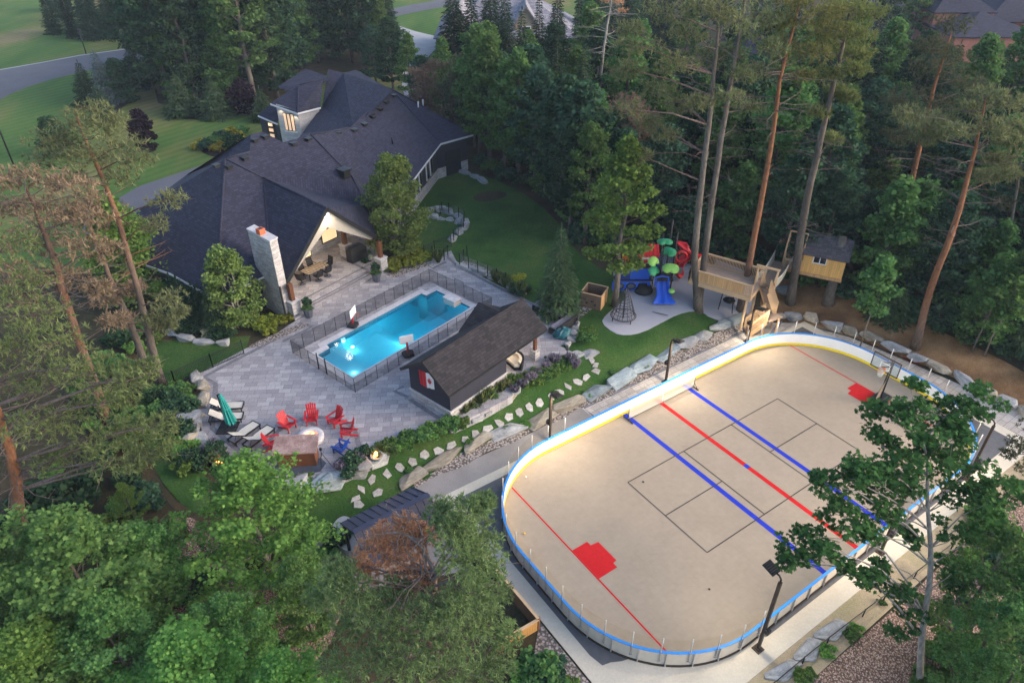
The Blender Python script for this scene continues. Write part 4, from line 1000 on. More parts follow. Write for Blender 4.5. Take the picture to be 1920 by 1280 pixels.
# roof vents and pipes
vents = [((430, 316), 0), ((406, 314), 0), ((460, 300), 0), ((479, 266), 0), ((498, 260), 0), ((551, 273), 0), ((579, 264), 0)]
for (px, py), k in vents:
    q = on_main(px, py); mb = MB(W=True); mb.box((q.x, q.y, q.z+.12), (.42, .42, .2), rz=HA, ).box((q.x, q.y, q.z+.25), (.56, .56, .05), rz=HA); mb.build('roof_vent', M['black'], roof_o)
for px, py in ((609, 257), (635, 252), (665, 247), (684, 236), (699, 222), (713, 208), (725, 195), (739, 182)):
    q = on_right(px, py); mb = MB(W=True); mb.box((q.x, q.y, q.z+.12), (.42, .42, .2), rz=HA).box((q.x, q.y, q.z+.25), (.56, .56, .05), rz=HA); mb.build('roof_vent', M['black'], roof_o)
q = on_main(647, 331); MB(W=True).box((q.x, q.y, q.z+.25), (.7, .7, .7), rz=HA).box((q.x, q.y, q.z+.65), (.95, .95, .12), rz=HA).build('roof_fan', M['black'], roof_o)
for px, py, h, m_ in ((785, 210, 1.1, 'trimwhite'), (794, 206, 1.1, 'trimwhite'), (736, 272, .8, 'black')):
    q = on_right(px, py); MB(W=True).tube([q, q+Vector((0, 0, h))], .07, 8).build('vent_pipe', M[m_], roof_o)
# ================================================================ STONES
def rock_mesh(seed, flat_=1., top=.75):
    rng = random.Random(seed); bm = bmesh.new()
    for i in range(17):
        x, y, z = rng.uniform(-1, 1), rng.uniform(-1, 1), rng.uniform(-1, 1)
        m = max(abs(x), abs(y), abs(z)); k = rng.uniform(.86, 1.06)/m
        bm.verts.new((x*k*.5, y*k*.5, (z*k*.5+.45)*flat_))
    r = bmesh.ops.convex_hull(bm, input=bm.verts)
    bmesh.ops.delete(bm, geom=list({g for g in r['geom_interior']+r['geom_unused'] if isinstance(g, bmesh.types.BMVert)}), context='VERTS')
    bmesh.ops.dissolve_limit(bm, angle_limit=R(16), verts=bm.verts, edges=bm.edges)
    bmesh.ops.bevel(bm, geom=bm.edges[:], offset=.035, segments=2, affect='EDGES', profile=.6)
    me = bpy.data.meshes.new('boulder'); bm.to_mesh(me); bm.free()
    for p in me.polygons: p.use_smooth = False
    return me
ROCKS = [rock_mesh(i) for i in range(9)]
ROCKM = {}
def rock(p, l, w_, h, rz, mat, label, group, seed, name='boulder', cat='boulder', sink=.12):
    me = ROCKM.get((seed % 9, mat))
    if not me:
        me = ROCKS[seed % 9].copy(); me.materials.clear(); me.materials.append(M[mat]); ROCKM[(seed % 9, mat)] = me
    o = bpy.data.objects.new(name, me); COL.objects.link(o)
    o.location = (p.x, p.y, p.z-sink); o.rotation_euler = (0, 0, rz); o.scale = (l, w_, h)
    return tag(o, label, cat, group)
CNAME = {'rockgrey': 'grey', 'rocktan': 'tan', 'rockblue': 'blue grey'}
def row(px, sizes, mats, where, group, seed, hs=(.45, .7), ws=(.7, 1.0), zoff=0., pos=None):
    rng = random.Random(seed); P = pos or GP(*px); cum = [0.]
    for a, b in zip(P, P[1:]): cum.append(cum[-1]+(b-a).length)
    s_ = 0; i = 0
    while s_ < cum[-1]:
        l = rng.uniform(*sizes); m = min(s_+l/2, cum[-1]); k = max(j for j in range(len(cum)) if cum[j] <= m+1e-6); k = min(k, len(P)-2)
        a, b = P[k], P[k+1]; p = a.lerp(b, (m-cum[k])/max(1e-6, cum[k+1]-cum[k]))
        mt = rng.choice(mats); h = rng.uniform(*hs)
        q = Vector((p.x, p.y, (hgt(p.x, p.y) if pos is None else p.z)+zoff))
        rock(q, l*1.08, rng.uniform(*ws), h, math.atan2((b-a).y, (b-a).x)+rng.uniform(-.12, .12)+(math.pi if rng.random() < .5 else 0), mt,
             '%s %s %s' % (CNAME[mt]+' boulder,', nth(i), where), group, rng.randrange(99))
        s_ += l; i += 1
row([(742, 902), (770, 900), (800, 884), (850, 852), (905, 826), (960, 804), (1010, 792), (1060, 765), (1110, 738), (1180, 704), (1240, 671), (1300, 640), (1345, 617), (1372, 604)], (1.6, 2.8), ('rockgrey', 'rocktan', 'rockblue', 'rocktan'), 'along the rink path from the metal roofed shed', 'boulders edging the rink path', 3, (.42, .58), (.85, 1.2))
row([(1438, 600), (1480, 597), (1530, 604), (1590, 622), (1650, 647), (1720, 678), (1790, 708), (1850, 742), (1930, 784)], (1.2, 2.0), ('rocktan', 'rocktan', 'rockgrey'), 'below the bark slope from the timber stair', 'boulders below the bark slope', 8, (.6, .85), (.7, .95))
row([(525, 908), (560, 918), (605, 918), (650, 897), (690, 880), (712, 862)], (1.1, 2.1), ('rockgrey', 'rockblue', 'rockgrey', 'rocktan'), 'below the fire pit patio from the maple', 'boulders below the fire pit patio', 5, (.8, 1.1), (.9, 1.2))
row(None, (.8, 1.4), ('rockgrey', 'rockgrey', 'rockblue'), 'from the left on the rim behind the wooden cabinet', 'boulders on the patio rim', 6, (.3, .45), (.6, .9), pos=[at(a, b, PZ) for a, b in ((500, 900), (545, 912), (600, 904), (650, 887), (690, 868))])
row(None, (1.0, 1.7), ('rockgrey', 'rocktan', 'rockgrey'), 'from the back along the patio rim beside the loungers', 'boulders along the left patio rim', 12, (.55, .8), (.8, 1.1), pos=[at(a, b, PZ-.2) for a, b in ((366, 702), (380, 735), (374, 770), (362, 800), (378, 835), (400, 862), (440, 888))])
row(None, (.7, 1.2), ('rockgrey', 'rockgrey'), 'from the left between the cabana terrace and the leafy bed', 'boulders round the cabana terrace', 15, (.4, .6), (.5, .75), pos=[at(a, b, PZ-.25) for a, b in ((962, 744), (985, 715), (1005, 700), (1035, 688), (1062, 680))])
row(None, (.5, .9), ('rockgrey', 'rockgrey'), 'from the back beside the outdoor sofa', 'boulders beside the outdoor sofa', 16, (.4, .6), (.45, .65), pos=[at(a, b, PZ-.15) for a, b in ((1082, 607), (1078, 625), (1070, 640), (1062, 650))])
row(None, (1.1, 1.6), ('rockgrey', 'rockgrey'), 'from the left of the broad stone steps below the cabana', 'stone steps below the cabana', 18, (.3, .45), (1.0, 1.3), pos=[at(a, b, PZ-.3) for a, b in ((1066, 668), (1092, 664), (1104, 660))])
row(None, (1.0, 1.5), ('rockgrey', 'rockgrey'), 'from the left under the curved clear railing by the upper lawn', 'boulders beside the upper lawn', 21, (.7, 1.0), (.7, .9), pos=[at(a, b, PZ-.2) for a, b in ((795, 402), (830, 398), (858, 410), (874, 420), (872, 430), (862, 440), (850, 452))])
row(None, (.7, 1.1), ('rockgrey', 'rockgrey'), 'from the left on the bank inside the curved clear railing', 'boulders on the bank', 27, (.5, .8), (.6, .9), pos=[at(a, b, PZ-.3) for a, b in ((805, 412), (840, 416), (860, 424))])
row(None, (1.0, 1.6), ('rockgrey', 'rockgrey'), 'from the left below the clear railing along the upper walkway', 'boulders along the upper walkway', 22, (.45, .65), (.6, .8), pos=[at(a, b, PZ-.1) for a, b in ((858, 500), (880, 506), (905, 516), (925, 524))])
row(None, (.9, 1.2), ('rockgrey', 'rockgrey'), 'from the left among the young grasses by the walkway', 'boulders among the grasses', 23, (.5, .75), (.6, .8), pos=[at(a, b, PZ-.1) for a, b in ((942, 534), (958, 541), (975, 548))])
row([(312, 622), (340, 636), (375, 643), (420, 645)], (1.0, 1.6), ('rockgrey', 'rockgrey'), 'from the left below the cedar hedge beside the chimney', 'boulders below the cedar hedge', 24, (.4, .6), (.6, .8))
row([(862, 321), (880, 328), (898, 337), (910, 344)], (1.3, 1.9), ('rockgrey', 'rockgrey'), 'from the garage corner leading towards the wood', 'boulders by the garage', 25, (.4, .6), (.7, .9))
row([(1440, 1278), (1478, 1256), (1520, 1220), (1560, 1186)], (1.4, 2.0), ('rockgrey', 'rockgrey'), 'from the bottom beside the low black wire fence', 'boulders beside the low black fence', 26, (.3, .45), (.7, .9))
row(None, (.7, 1.1), ('rockgrey', 'rocktan', 'rockgrey'), 'from the left below the cabana wall bed', 'boulders below the cabana wall', 31, (.35, .5), (.5, .7), pos=[at(p_, q_, PZ-.45) for p_, q_ in ((842, 808), (880, 792), (920, 768), (958, 746))])
rock(G(358, 795), 1.5, 1.2, .9, .4, 'rockgrey', 'large pale boulder in the shrubs left of the loungers', 'boulders left of the loungers', 4)
rock(G(352, 830), 1.3, 1.0, .8, 1.2, 'rocktan', 'tan boulder below the pale one left of the loungers', 'boulders left of the loungers', 7)
rock(G(668, 862), 1.5, 1.0, .75, .5, 'rockgrey', 'rounded pinkish boulder beside the blue chair', 'boulders beside the fire bowl', 2)
rock(G(362, 1062), .9, .7, .5, .5, 'rockgrey', 'lone grey boulder on wood chips under the maples', 'boulders under the maples', 1)
rock(G(1462, 545), 1.6, .8, .6, -.4, 'rockblue', 'blue grey boulder behind the stair at the trunk foot', 'boulders at the stair', 3)
# stepping stones
STEP = [(672, 947), (668, 935), (678, 917), (709, 924), (697, 901), (725, 889), (749, 877), (774, 866), (796, 853), (822, 846), (846, 836), (873, 826), (893, 815), (914, 804), (937, 794), (954, 783), (974, 774), (993, 765), (1011, 755), (1033, 744), (1048, 736), (1065, 726), (1083, 717), (1098, 708), (1117, 697), (1116, 686), (1109, 675)]
rng = random.Random(5)
for i, (px, py) in enumerate(STEP):
    q = G(px, py); n = rng.choice((4, 5, 5, 6)); a0 = rng.uniform(0, 6.28); el = rng.uniform(.55, .8); rt = rng.uniform(0, 3.14)
    pts = []
    for k in range(n):
        a = a0+6.283*k/n+rng.uniform(-.25, .25); r = rng.uniform(.34, .46)*.92
        x, y = r*math.cos(a), r*math.sin(a)*el; pts.append((x*math.cos(rt)-y*math.sin(rt), x*math.sin(rt)+y*math.cos(rt)))
    o = MB().prism(pts, -.05, .085).build('stepping_stone', M['flag']); o.location = q
    e = .4; o.rotation_euler = (math.atan((hgt(q.x, q.y+e)-hgt(q.x, q.y-e))/(2*e)), -math.atan((hgt(q.x+e, q.y)-hgt(q.x-e, q.y))/(2*e)), 0)
    tag(o, 'pale irregular flagstone, %s on the grass path counted from the metal roofed shed' % nth(i), 'stepping stone', 'stepping stones across the lawn')
# ================================================================ PATIO FURNITURE
fire = at(583, 824, PZ)
# adirondack chair: faces +x
def adirondack(mat):
    t = thing('garden_chair', 'x', 'chair')
    mb = MB()
    for k in range(6): mb.bar((.36-.1*k, -.27, .38-.035*k), (.36-.1*k, .27, .38-.035*k), .085, .022)
    mb.build('seat', mat, t)
    mb = MB()
    for k in range(5):
        y = -.22+.11*k; top_ = .5+.09*(1-abs(k-2)/2*.9)
        mb.bar((-.16, y*.92, .2), (-.16-.32*(.55+top_), y*1.18, .2+(.42+top_)*.92), .098, .022, up=(1, 0, .4))
    mb.bar((-.27, -.28, .42), (-.27, .28, .42), .03, .07).bar((-.41, -.3, .74), (-.41, .3, .74), .03, .06)
    mb.build('backrest', mat, t)
    for s in (-1, 1):
        MB().bar((.42, s*.36, .56), (-.42, s*.37, .6), .14, .025).build('armrest', mat, t)
        MB().bar((.34, s*.3, 0), (.34, s*.31, .55), .035, .1, up=(1, 0, 0)).build('leg', mat, t)
        MB().bar((.38, s*.28, .36), (-.62, s*.28, .03), .03, .12).build('leg', mat, t)
    return t
proto = None
for (px, py), m_, lab in (((541, 803), 'red', 'red slatted garden chair, leftmost of the four above the fire pit'), ((586, 791), 'red', 'red slatted garden chair straight behind the fire pit'), ((630, 794), 'red', 'red slatted garden chair right of the one straight behind the fire pit'), ((652, 814), 'red', 'red slatted garden chair seen from the side, at the right end of the ring'), ((513, 838), 'red', 'red slatted garden chair half hidden behind the wooden cabinet'), ((641, 847), 'bluechair', 'blue slatted garden chair on the fire pit patio')):
    q = at(px, py, PZ+.005); d = fire-q; rz = math.atan2(d.y, d.x)
    if m_ == 'red' and proto: c = again(proto, q, rz, lab)
    else:
        c = adirondack(M['reddark'] if m_ == 'red' else M[m_]); c.location = q; c.rotation_euler = (0, 0, rz); c['label'] = lab
        if m_ == 'red': proto = c
    c['group'] = 'slatted chairs around the fire pit'
c['group'] = 'slatted chairs around the fire pit'
t = thing('fire_pit', 'round pale stone fire pit burning on the patio', 'fire pit', (fire.x, fire.y, PZ))
MB().lathe([(.42, .02), (.42, .3), (.45, .33), (.78, .33), (.8, .3), (.8, 0)], 28).build('stone_ring', M['coping'], t)
M['flame'] = m_emit('flame', (1, .3, .06), 4.)
def flames(parent, r, h, n, seed, z=0.):
    rg = random.Random(seed); mb = MB()
    for k in range(n):
        a = rg.uniform(0, 6.28); d = rg.uniform(0, r); x, y = d*math.cos(a), d*math.sin(a); hh = h*rg.uniform(.5, 1)
        mb.tube([(x, y, z), (x+rg.uniform(-.04, .04), y, z+hh*.5), (x+rg.uniform(-.06, .06), y+.03, z+hh)], [.05, .06, .006], 6)
    return mb.build('flame', M['flame'], parent)
flames(t, .28, .3, 9, 1, .2)
for (px, py), lab in (((706, 853), 'lit fire bowl on the boulder right of the blue chair'), ((411, 868), 'lit fire bowl on the boulders behind the top of the maple'), ((489, 897), 'lit fire bowl on the boulders left of the wooden cabinet'), ((460, 888), 'lit fire bowl between the two others behind the maple')):
    q = at(px, py, PZ+.3)
    b = thing('fire_bowl', lab, 'fire bowl', q, 0, 'fire bowls on the patio boulders')
    MB().lathe([(.05, -.32), (.2, -.3), (.36, -.08), (.4, 0), (.35, 0), (.2, -.1)], 18).build('bowl', M['rockblue'], b); flames(b, .2, .28, 7, px, -.05)
    MB().bar((.12, 0, .1), (.12, 0, .75), .03, .03).build('snuffer', M['black'], b)
    ld = bpy.data.lights.new('fire_glow', 'POINT'); ld.energy = 9; ld.color = (1, .42, .12); ld.shadow_soft_size = .15
    lo = bpy.data.objects.new('fire_glow', ld); COL.objects.link(lo); lo.parent = b; lo.location = (0, 0, .42)
# loungers: head at -x
def lounger():
    t = thing('sun_lounger', 'x', 'sun lounger')
    mb = MB()
    for s in (-1, 1): mb.bar((-.98, s*.33, .28), (1.0, s*.33, .28), .05, .09)
    mb.bar((-.98, -.33, .28), (-.98, .33, .28), .05, .09).bar((1.0, -.33, .28), (1.0, .33, .28), .05, .09).bar((-.25, -.33, .28), (-.25, .33, .28), .04, .05); mb.build('frame', M['black'], t)
    for x in (-.9, .92):
        for s in (-1, 1): MB().box((x, s*.33, .14), (.06, .05, .28)).build('leg', M['black'], t)
    vs = []; prof = [(-.2, .32), (.1, .35), (.4, .34), (.7, .31), (.98, .3)]
    for x, z in prof: vs += [(x, -.3, z), (x, .3, z)]
    MB().add(vs, [(2*i, 2*i+1, 2*i+3, 2*i+2) for i in range(4)], True).build('seat_sling', M['sling'], t)
    MB().add([(-.2, -.3, .32), (-.2, .3, .32), (-.55, .3, .56), (-.55, -.3, .56), (-.9, .29, .83), (-.9, -.29, .83)], [(0, 1, 2, 3), (3, 2, 4, 5)], True).build('back_sling', M['sling'], t)
    MB().bar((-.2, -.31, .31), (-.9, -.3, .82), .03, .04).bar((-.2, .31, .31), (-.9, .3, .82), .03, .04).bar((-.9, -.3, .82), (-.9, .3, .82), .03, .04).bar((-.85, -.2, .3), (-.65, -.2, .62), .02, .02).bar((-.85, .2, .3), (-.65, .2, .62), .02, .02).build('back_frame', M['black'], t)
    return t
lg = None
for (hx, hy), (fx, fy), lab in (((399, 767), (454, 763), 'black framed sun lounger behind the umbrella, farther of the two pointing right'), ((397, 788), (453, 783), 'black framed sun lounger behind the umbrella, nearer of the two pointing right'), ((434, 832), (482, 797), 'black framed sun lounger just right of the umbrella base'), ((463, 840), (508, 805), 'black framed sun lounger second right of the umbrella base')):
    a, b = at(hx, hy, PZ+.1), at(fx, fy, PZ+.1); m_ = (a+b)/2; m_.z = PZ; rz = math.atan2((b-a).y, (b-a).x)
    if lg: again(lg, m_, rz, lab)
    else: lg = lounger(); lg.location = m_; lg.rotation_euler = (0, 0, rz); lg['label'] = lab; lg['group'] = 'sun loungers on the patio'
q = at(428, 803, PZ)
u = thing('patio_umbrella', 'folded teal cantilever umbrella on a black base beside the loungers', 'umbrella', q)
for sx in (-1, 1):
    for sy in (-1, 1): MB().box((sx*.29, sy*.29, .05), (.55, .55, .1), rz=.0).build('base_plate', M['rubber'], u, .02)
MB().box((0, 0, .12), (1.0, .1, .06)).box((0, 0, .12), (.1, 1.0, .06)).build('cross_foot', M['black'], u)
MB().tube([(0, 0, .1), (-.05, .05, 1.3), (-.12, .1, 2.55)], .05, 8).build('pole', M['black'], u)
MB().tube([(0, 0, .9), (-.3, .15, 1.7)], .03, 6).tube([(-.12, .1, 2.5), (.05, .0, 2.68)], .05, 6).build('arm', M['black'], u)
mb = MB(); prof = [(.04, 2.72), (.12, 2.45), (.17, 1.9), (.22, 1.3), (.27, .75), (.24, .55)]; vs = []; NS = 20
for i, (r, z) in enumerate(prof):
    for k in range(NS):
        a = 6.2832*k/NS; rr = r*(1+(.28 if k % 2 else -.2)*min(1, i*.4)); vs.append((.1+.09*i*.6+rr*math.cos(a), -.02-.015*i+rr*math.sin(a), z+(.14 if (k % 4 == 0 and i == 5) else 0)))
mb.add(vs, [(i*NS+k, i*NS+(k+1) % NS, (i+1)*NS+(k+1) % NS, (i+1)*NS+k) for i in range(len(prof)-1) for k in range(NS)]); cn = mb.build('canopy', M['teal'], u)
MB().lathe([(.2, 1.62), (.235, 1.6), (.235, 1.68), (.2, 1.7)], 12, (.22, -.05, 0)).build('tie_strap', M['teal'], cn)
# wooden cabinet with a pitched lid, its back to the camera
b0, b1 = at(525, 877, PZ), at(593, 873, PZ); cd = (b1-b0); wl = cd.length; rz = math.atan2(cd.y, cd.x)
cb = thing('outdoor_cabinet', 'red brown wooden cabinet with weathered lid roof on a dark slab', 'cabinet', (b0+b1)/2, rz)
MB().box((0, .45, .62), (wl, .85, 1.22)).build('panel_box', M['tvwood'], cb)
for s in (-1, 1): MB().box((s*(wl/2), .45, .62), (.07, .9, 1.26)).build('corner_board', M['tvwood'], cb)
MB().slab([(-wl/2-.22, -.25, 1.27), (wl/2+.22, -.25, 1.27), (wl/2+.22, 1.15, 1.42), (-wl/2-.22, 1.15, 1.42)], .09).build('lid', M['tvtop'], cb)
MB().box((0, .86, .75), (wl-.3, .06, .8)).build('screen', M['windowdark'], cb)
sheet('dark_slab', [at(*p, PZ) for p in ((512, 886), (520, 866), (602, 858), (612, 868), (600, 884), (560, 893))], M['slate'], PZ+.012, 90, zf=flat)
q = at(606, 885, PZ)
tr_ = thing('tripod', 'black camera tripod standing beside the wooden cabinet', 'tripod', at(608, 876, PZ))
for a in (.3, 2.4, 4.5): MB().tube([(0, 0, 1.15), (.42*math.cos(a), .42*math.sin(a), 0)], .018, 5).build('leg', M['black'], tr_)
MB().tube([(0, 0, .9), (0, 0, 1.35)], .02, 6).box((0, 0, 1.42), (.12, .1, .16)).build('head', M['black'], tr_)
# dining set
tb = at(592, 517, PF); DZ = HA
dt = thing('dining_table', 'long patio dining table with pale inlaid top under the porch', 'table', tb, DZ)
MB().box((0, 0, .72), (2.1, 1.0, .05)).build('table_top', M['tabletop'], dt, .01)
mb = MB()
for a, b, c, d in ((0, .36, 1.7, .03), (0, -.36, 1.7, .03), (.84, 0, .03, .72), (-.84, 0, .03, .72)): mb.box((a, b, .748), (c, d, .006))
mb.build('top_inlay', M['bronze'], dt)
for x in (-.85, .85):
    for y in (-.38, .38): MB().box((x, y, .35), (.07, .07, .7)).build('leg', M['black'], dt)
def dchair():
    t = thing('dining_chair', 'x', 'chair')
    MB().box((0, 0, .44), (.52, .54, .04)).build('seat', M['blackwicker'], t)
    MB().add([(-.25, -.27, .46), (-.25, .27, .46), (-.38, .25, 1.02), (-.38, -.25, 1.02)], [(0, 1, 2, 3)]).bar((-.24, -.28, .44), (-.39, -.26, 1.04), .04, .04).bar((-.24, .28, .44), (-.39, .26, 1.04), .04, .04).bar((-.39, -.26, 1.04), (-.39, .26, 1.04), .04, .04).build('backrest', M['black'], t)
    for s in (-1, 1):
        MB().bar((-.28, s*.29, .66), (.24, s*.29, .64), .04, .03).bar((.22, s*.29, .64), (.2, s*.28, .42), .03, .03).build('armrest', M['black'], t)
    MB().ring([(.27*math.cos(a), .27*math.sin(a), .02) for a in np.arange(0, 6.28, .52)], .02).bar((0, 0, .03), (0, 0, .42), .05, .05).bar((-.26, 0, .03), (.26, 0, .03), .03, .03).bar((0, -.26, .03), (0, .26, .03), .03, .03).build('swivel_base', M['black'], t)
    return t
dc = None
for x, y, a, lab in ((-.5, .82, -90, 'dark dining chair on the far side of the table, left one'), (.42, .82, -90, 'dark dining chair on the far side of the table, right one'), (1.42, .05, 180, 'dark dining chair at the right end of the table'), (-1.5, -.15, 10, 'dark swivel dining chair pulled out at the left end of the table'), (-.35, -.8, 90, 'dark dining chair on the near side of the table, left one'), (.55, -.8, 90, 'dark dining chair on the near side of the table, right one')):
    p = tb+Matrix.Rotation(DZ, 3, 'Z') @ Vector((x, y, 0))
    if dc: again(dc, p, DZ+R(a), lab)
    else: dc = dchair(); dc.location = p; dc.rotation_euler = (0, 0, DZ+R(a)); dc['label'] = lab; dc['group'] = 'chairs around the porch table'
g = thing('covered_grill', 'large barbecue grill under a black cover on the porch', 'grill', at(670, 486, PF), HA)
MB().prism([(-.85, -.38), (.85, -.38), (.85, .38), (-.85, .38)], 0, .95).add([(-.85, -.38, .95), (.85, -.38, .95), (.85, .38, .95), (-.85, .38, .95), (-.6, -.2, 1.3), (.6, -.2, 1.3), (.6, .25, 1.3), (-.6, .25, 1.3)], [(0, 1, 5, 4), (1, 2, 6, 5), (2, 3, 7, 6), (3, 0, 4, 7), (4, 5, 6, 7)]).build('cover', M['rubber'], g, .05)
MB().box((0, .05, 1.31), (1.0, .3, .03)).build('cover_seam', M['black'], g)
# pool basketball hoops
def pool_hoop(px, py, face, lab):
    b = at(px, py, PZ+.04); d = face-b
    t = thing('pool_hoop', lab, 'pool hoop', b, math.atan2(d.y, d.x), 'poolside basketball hoops')
    MB().prism([(-.42, -.36), (.18, -.42), (.3, -.2), (.3, .2), (.18, .42), (-.42, .36)], 0, .2).build('base', M['rubber'], t, .05)
    MB().bar((-.1, 0, .18), (-.02, 0, 1.0), .13, .1, up=(1, 0, 0)).build('stand', M['red'], t)
    MB().box((.06, 0, 1.22), (.035, 1.0, .68)).build('backboard', M['whitep'], t, .02)
    MB().ring([(.32+.2*math.cos(a), .2*math.sin(a), 1.03) for a in np.arange(0, 6.28, .45)], .014).build('rim', M['red'], t)
    return t
pc0 = sum((Vector((p.x, p.y, PZ)) for p in POOL), Vector())/len(POOL)
pool_hoop(664, 611, pc0-E1*1.2, 'small poolside hoop with white backboard and red stand near the porch')
pool_hoop(765, 664, pc0-E1*.4, 'small poolside hoop with white backboard and red stand beside the cabana')
# sofa group
so_ = at(1050, 596, PZ)
sf = thing('outdoor_sofa', 'dark wicker sectional sofa with grey cushions beside the cabana', 'sofa', so_, HX)
MB().box((0, .9, .2), (.9, 2.9, .4)).box((.42, .9, .5), (.14, 2.9, .5)).box((-.9, -.95, .2), (2.5, .8, .4)).box((-.9, -1.32, .5), (2.5, .12, .45)).build('wicker_frame', M['blackwicker'], sf)
for k in range(3): MB().box((-.05, .05+.9*k, .47), (.7, .86, .15)).build('seat_cushion', M['cushion'], sf, .04); MB().box((.3, .05+.9*k, .7), (.18, .84, .42), ry=R(12)).build('back_cushion', M['cushion'], sf, .05)
MB().box((-.9, -.88, .47), (2.2, .6, .14)).build('seat_cushion', M['cushion'], sf, .04)
bg_ = thing('bean_bag', 'dark teal crumpled bean bag beside the outdoor sofa', 'bean bag', at(1054, 630, PZ), .6)
mb = MB(); vs = []; rg = random.Random(4); NS = 16
pr = [(.12, .02), (.55, .03), (.66, .2), (.6, .42), (.42, .6), (.2, .68), (.03, .7)]
for r, z in pr:
    for k in range(NS): a = 6.2832*k/NS; q_ = rg.uniform(.7, 1.05); vs.append((1.25*r*q_*math.cos(a), .9*r*q_*math.sin(a), z*rg.uniform(.92, 1.08)))
mb.add(vs, [(i*NS+k, i*NS+(k+1) % NS, (i+1)*NS+(k+1) % NS, (i+1)*NS+k) for i in range(len(pr)-1) for k in range(NS)]); mb.build('cover', M['tealdark'], bg_)
MB().lathe([(.03, .68), (.07, .74), (.02, .78)], 8).build('tie', M['tealdark'], bg_)
lv = thing('wicker_loveseat', 'curved dark wicker seat with cream cushion under the cabana roof', 'seat', at(972, 680, PZ), HX+R(75))
mb = MB(); vs = []; n_ = 12
for k in range(n_+1):
    a = R(200+k*140/n_); hh = .62+.16*math.sin(math.pi*k/n_)
    vs += [(.95*math.cos(a), .75+.95*math.sin(a), 0), (1.02*math.cos(a), .75+1.02*math.sin(a), hh), (.9*math.cos(a), .75+.9*math.sin(a), hh), (.84*math.cos(a), .75+.84*math.sin(a), 0)]
for k in range(n_):
    for j in range(4): mb.f.append([4*k+j, 4*k+(j+1) % 4, 4*k+4+(j+1) % 4, 4*k+4+j]); mb.sm.append(False)
mb.v = vs; mb.build('wicker_back', M['blackwicker'], lv)
MB().prism([(.82*math.cos(R(200+k*140/8)), .75+.82*math.sin(R(200+k*140/8))) for k in range(9)]+[(.6, .75), (-.6, .75)], .3, .48).build('cushion', M['creamcushion'], lv)
MB().prism([(.82*math.cos(R(200+k*140/8)), .75+.82*math.sin(R(200+k*140/8))) for k in range(9)]+[(.6, .75), (-.6, .75)], .02, .295).build('wicker_base', M['blackwicker'], lv)
MB().prism([(.86*math.cos(R(200+k*140/8)), .75+.86*math.sin(R(200+k*140/8))) for k in range(9)]+[(.66*math.cos(R(340-k*140/8)), .75+.7*math.sin(R(340-k*140/8))) for k in range(9)], .49, .72).build('back_cushion', M['creamcushion'], lv)
# path lights by the cabana beds
for (px, py), lab in (((1023, 683), 'small black path light behind the lavender by the cabana'), ((1020, 700), 'small black path light left of the leafy bed by the cabana'), ((1063, 668), 'small black path light at the right end of the leafy bed'), ((1082, 612), 'small black path light beside the round shrub')):
    t = thing('path_light', lab, 'path light', at(px, py, PZ-.1), 0, 'path lights by the cabana')
    MB().tube([(0, 0, 0), (0, 0, .62)], .025, 6).build('stem', M['black'], t); MB().lathe([(.02, .62), (.14, .6), (.12, .66), (.03, .72)], 10).build('hood', M['black'], t)
# ================================================================ FENCES
def picket_fence(px, label, zf=None, H=1.15, gap=.11, name='iron_fence'):
    P = [G(*p) for p in px]; t = thing(name, label, 'fence', P[0])
    for a, b in zip(P, P[1:]):
        L = (b-a).length; k = max(1, round(L/1.9))
        for j in range(k+1):
            p = a.lerp(b, j/k); MB(W=True).box((p.x, p.y, p.z+H/2+.04), (.06, .06, H+.08)).build('fence_post', M['black'], t)
        up = Vector((0, 0, 1)); mb = MB(W=True); mb.bar(a+up*(H-.05), b+up*(H-.05), .03, .035).bar(a+up*.12, b+up*.12, .03, .035).bar(a+up*(H-.2), b+up*(H-.2), .02, .025); mb.build('fence_rail', M['black'], t)
        mb = MB(W=True)
        for j in range(int(L/gap)): p = a.lerp(b, j*gap/L); mb.box((p.x, p.y, p.z+H/2), (.016, .016, H-.04))
        tag(mb.build('pickets', M['black'], t), kind='stuff')
    return t
picket_fence([(458, 664), (400, 690), (330, 722), (282, 738), (240, 742)], 'black iron picket fence between the patio and the shaded left lawn')
picket_fence([(796, 483), (815, 474), (846, 462)], 'short black iron fence with gate at the head of the pool walkway')
def cham_fence(px, z, label, H=1.05, z0=None):
    P = [at(a, b, z) for a, b in px]; t = thing('wire_fence', label, 'fence', (P[0].x, P[0].y, z-H))
    mb = MB(W=True)
    for a, b in zip(P, P[1:]):
        mb.tube([a, b], .022, 6); L = (b-a).length
        nt_ = MB(W=True); nt_.add([(a.x, a.y, z-H+.05), (b.x, b.y, z-H+.05), (b.x, b.y, z), (a.x, a.y, z)], [(0, 1, 2, 3)]); nt_.build('wire_net', M['netblack'], t)
        k = max(1, round(L/2.3))
        for j in range(k): p = a.lerp(b, j/k); MB(W=True).tube([(p.x, p.y, z-H-.4), (p.x, p.y, z+.03)], .032, 6).build('fence_post', M['black'], t)
    mb.build('top_rail', M['black'], t); return t
cham_fence([(1430, 1296), (1452, 1279), (1509, 1231), (1555, 1194), (1623, 1142), (1662, 1113), (1720, 1070), (1790, 1015), (1860, 960), (1925, 905)], .55, 'low black wire fence along the wood chips outside the near boards', 1.0)
cham_fence([(300, 925), (345, 975), (372, 1012), (395, 1040)], 1.9, 'low black wire fence between the left lawn and the maples', 1.0)
gf = thing('clear_railing', 'clear panel railing with black posts on the boulders by the upper lawn', 'railing', at(850, 449, PZ+.3))
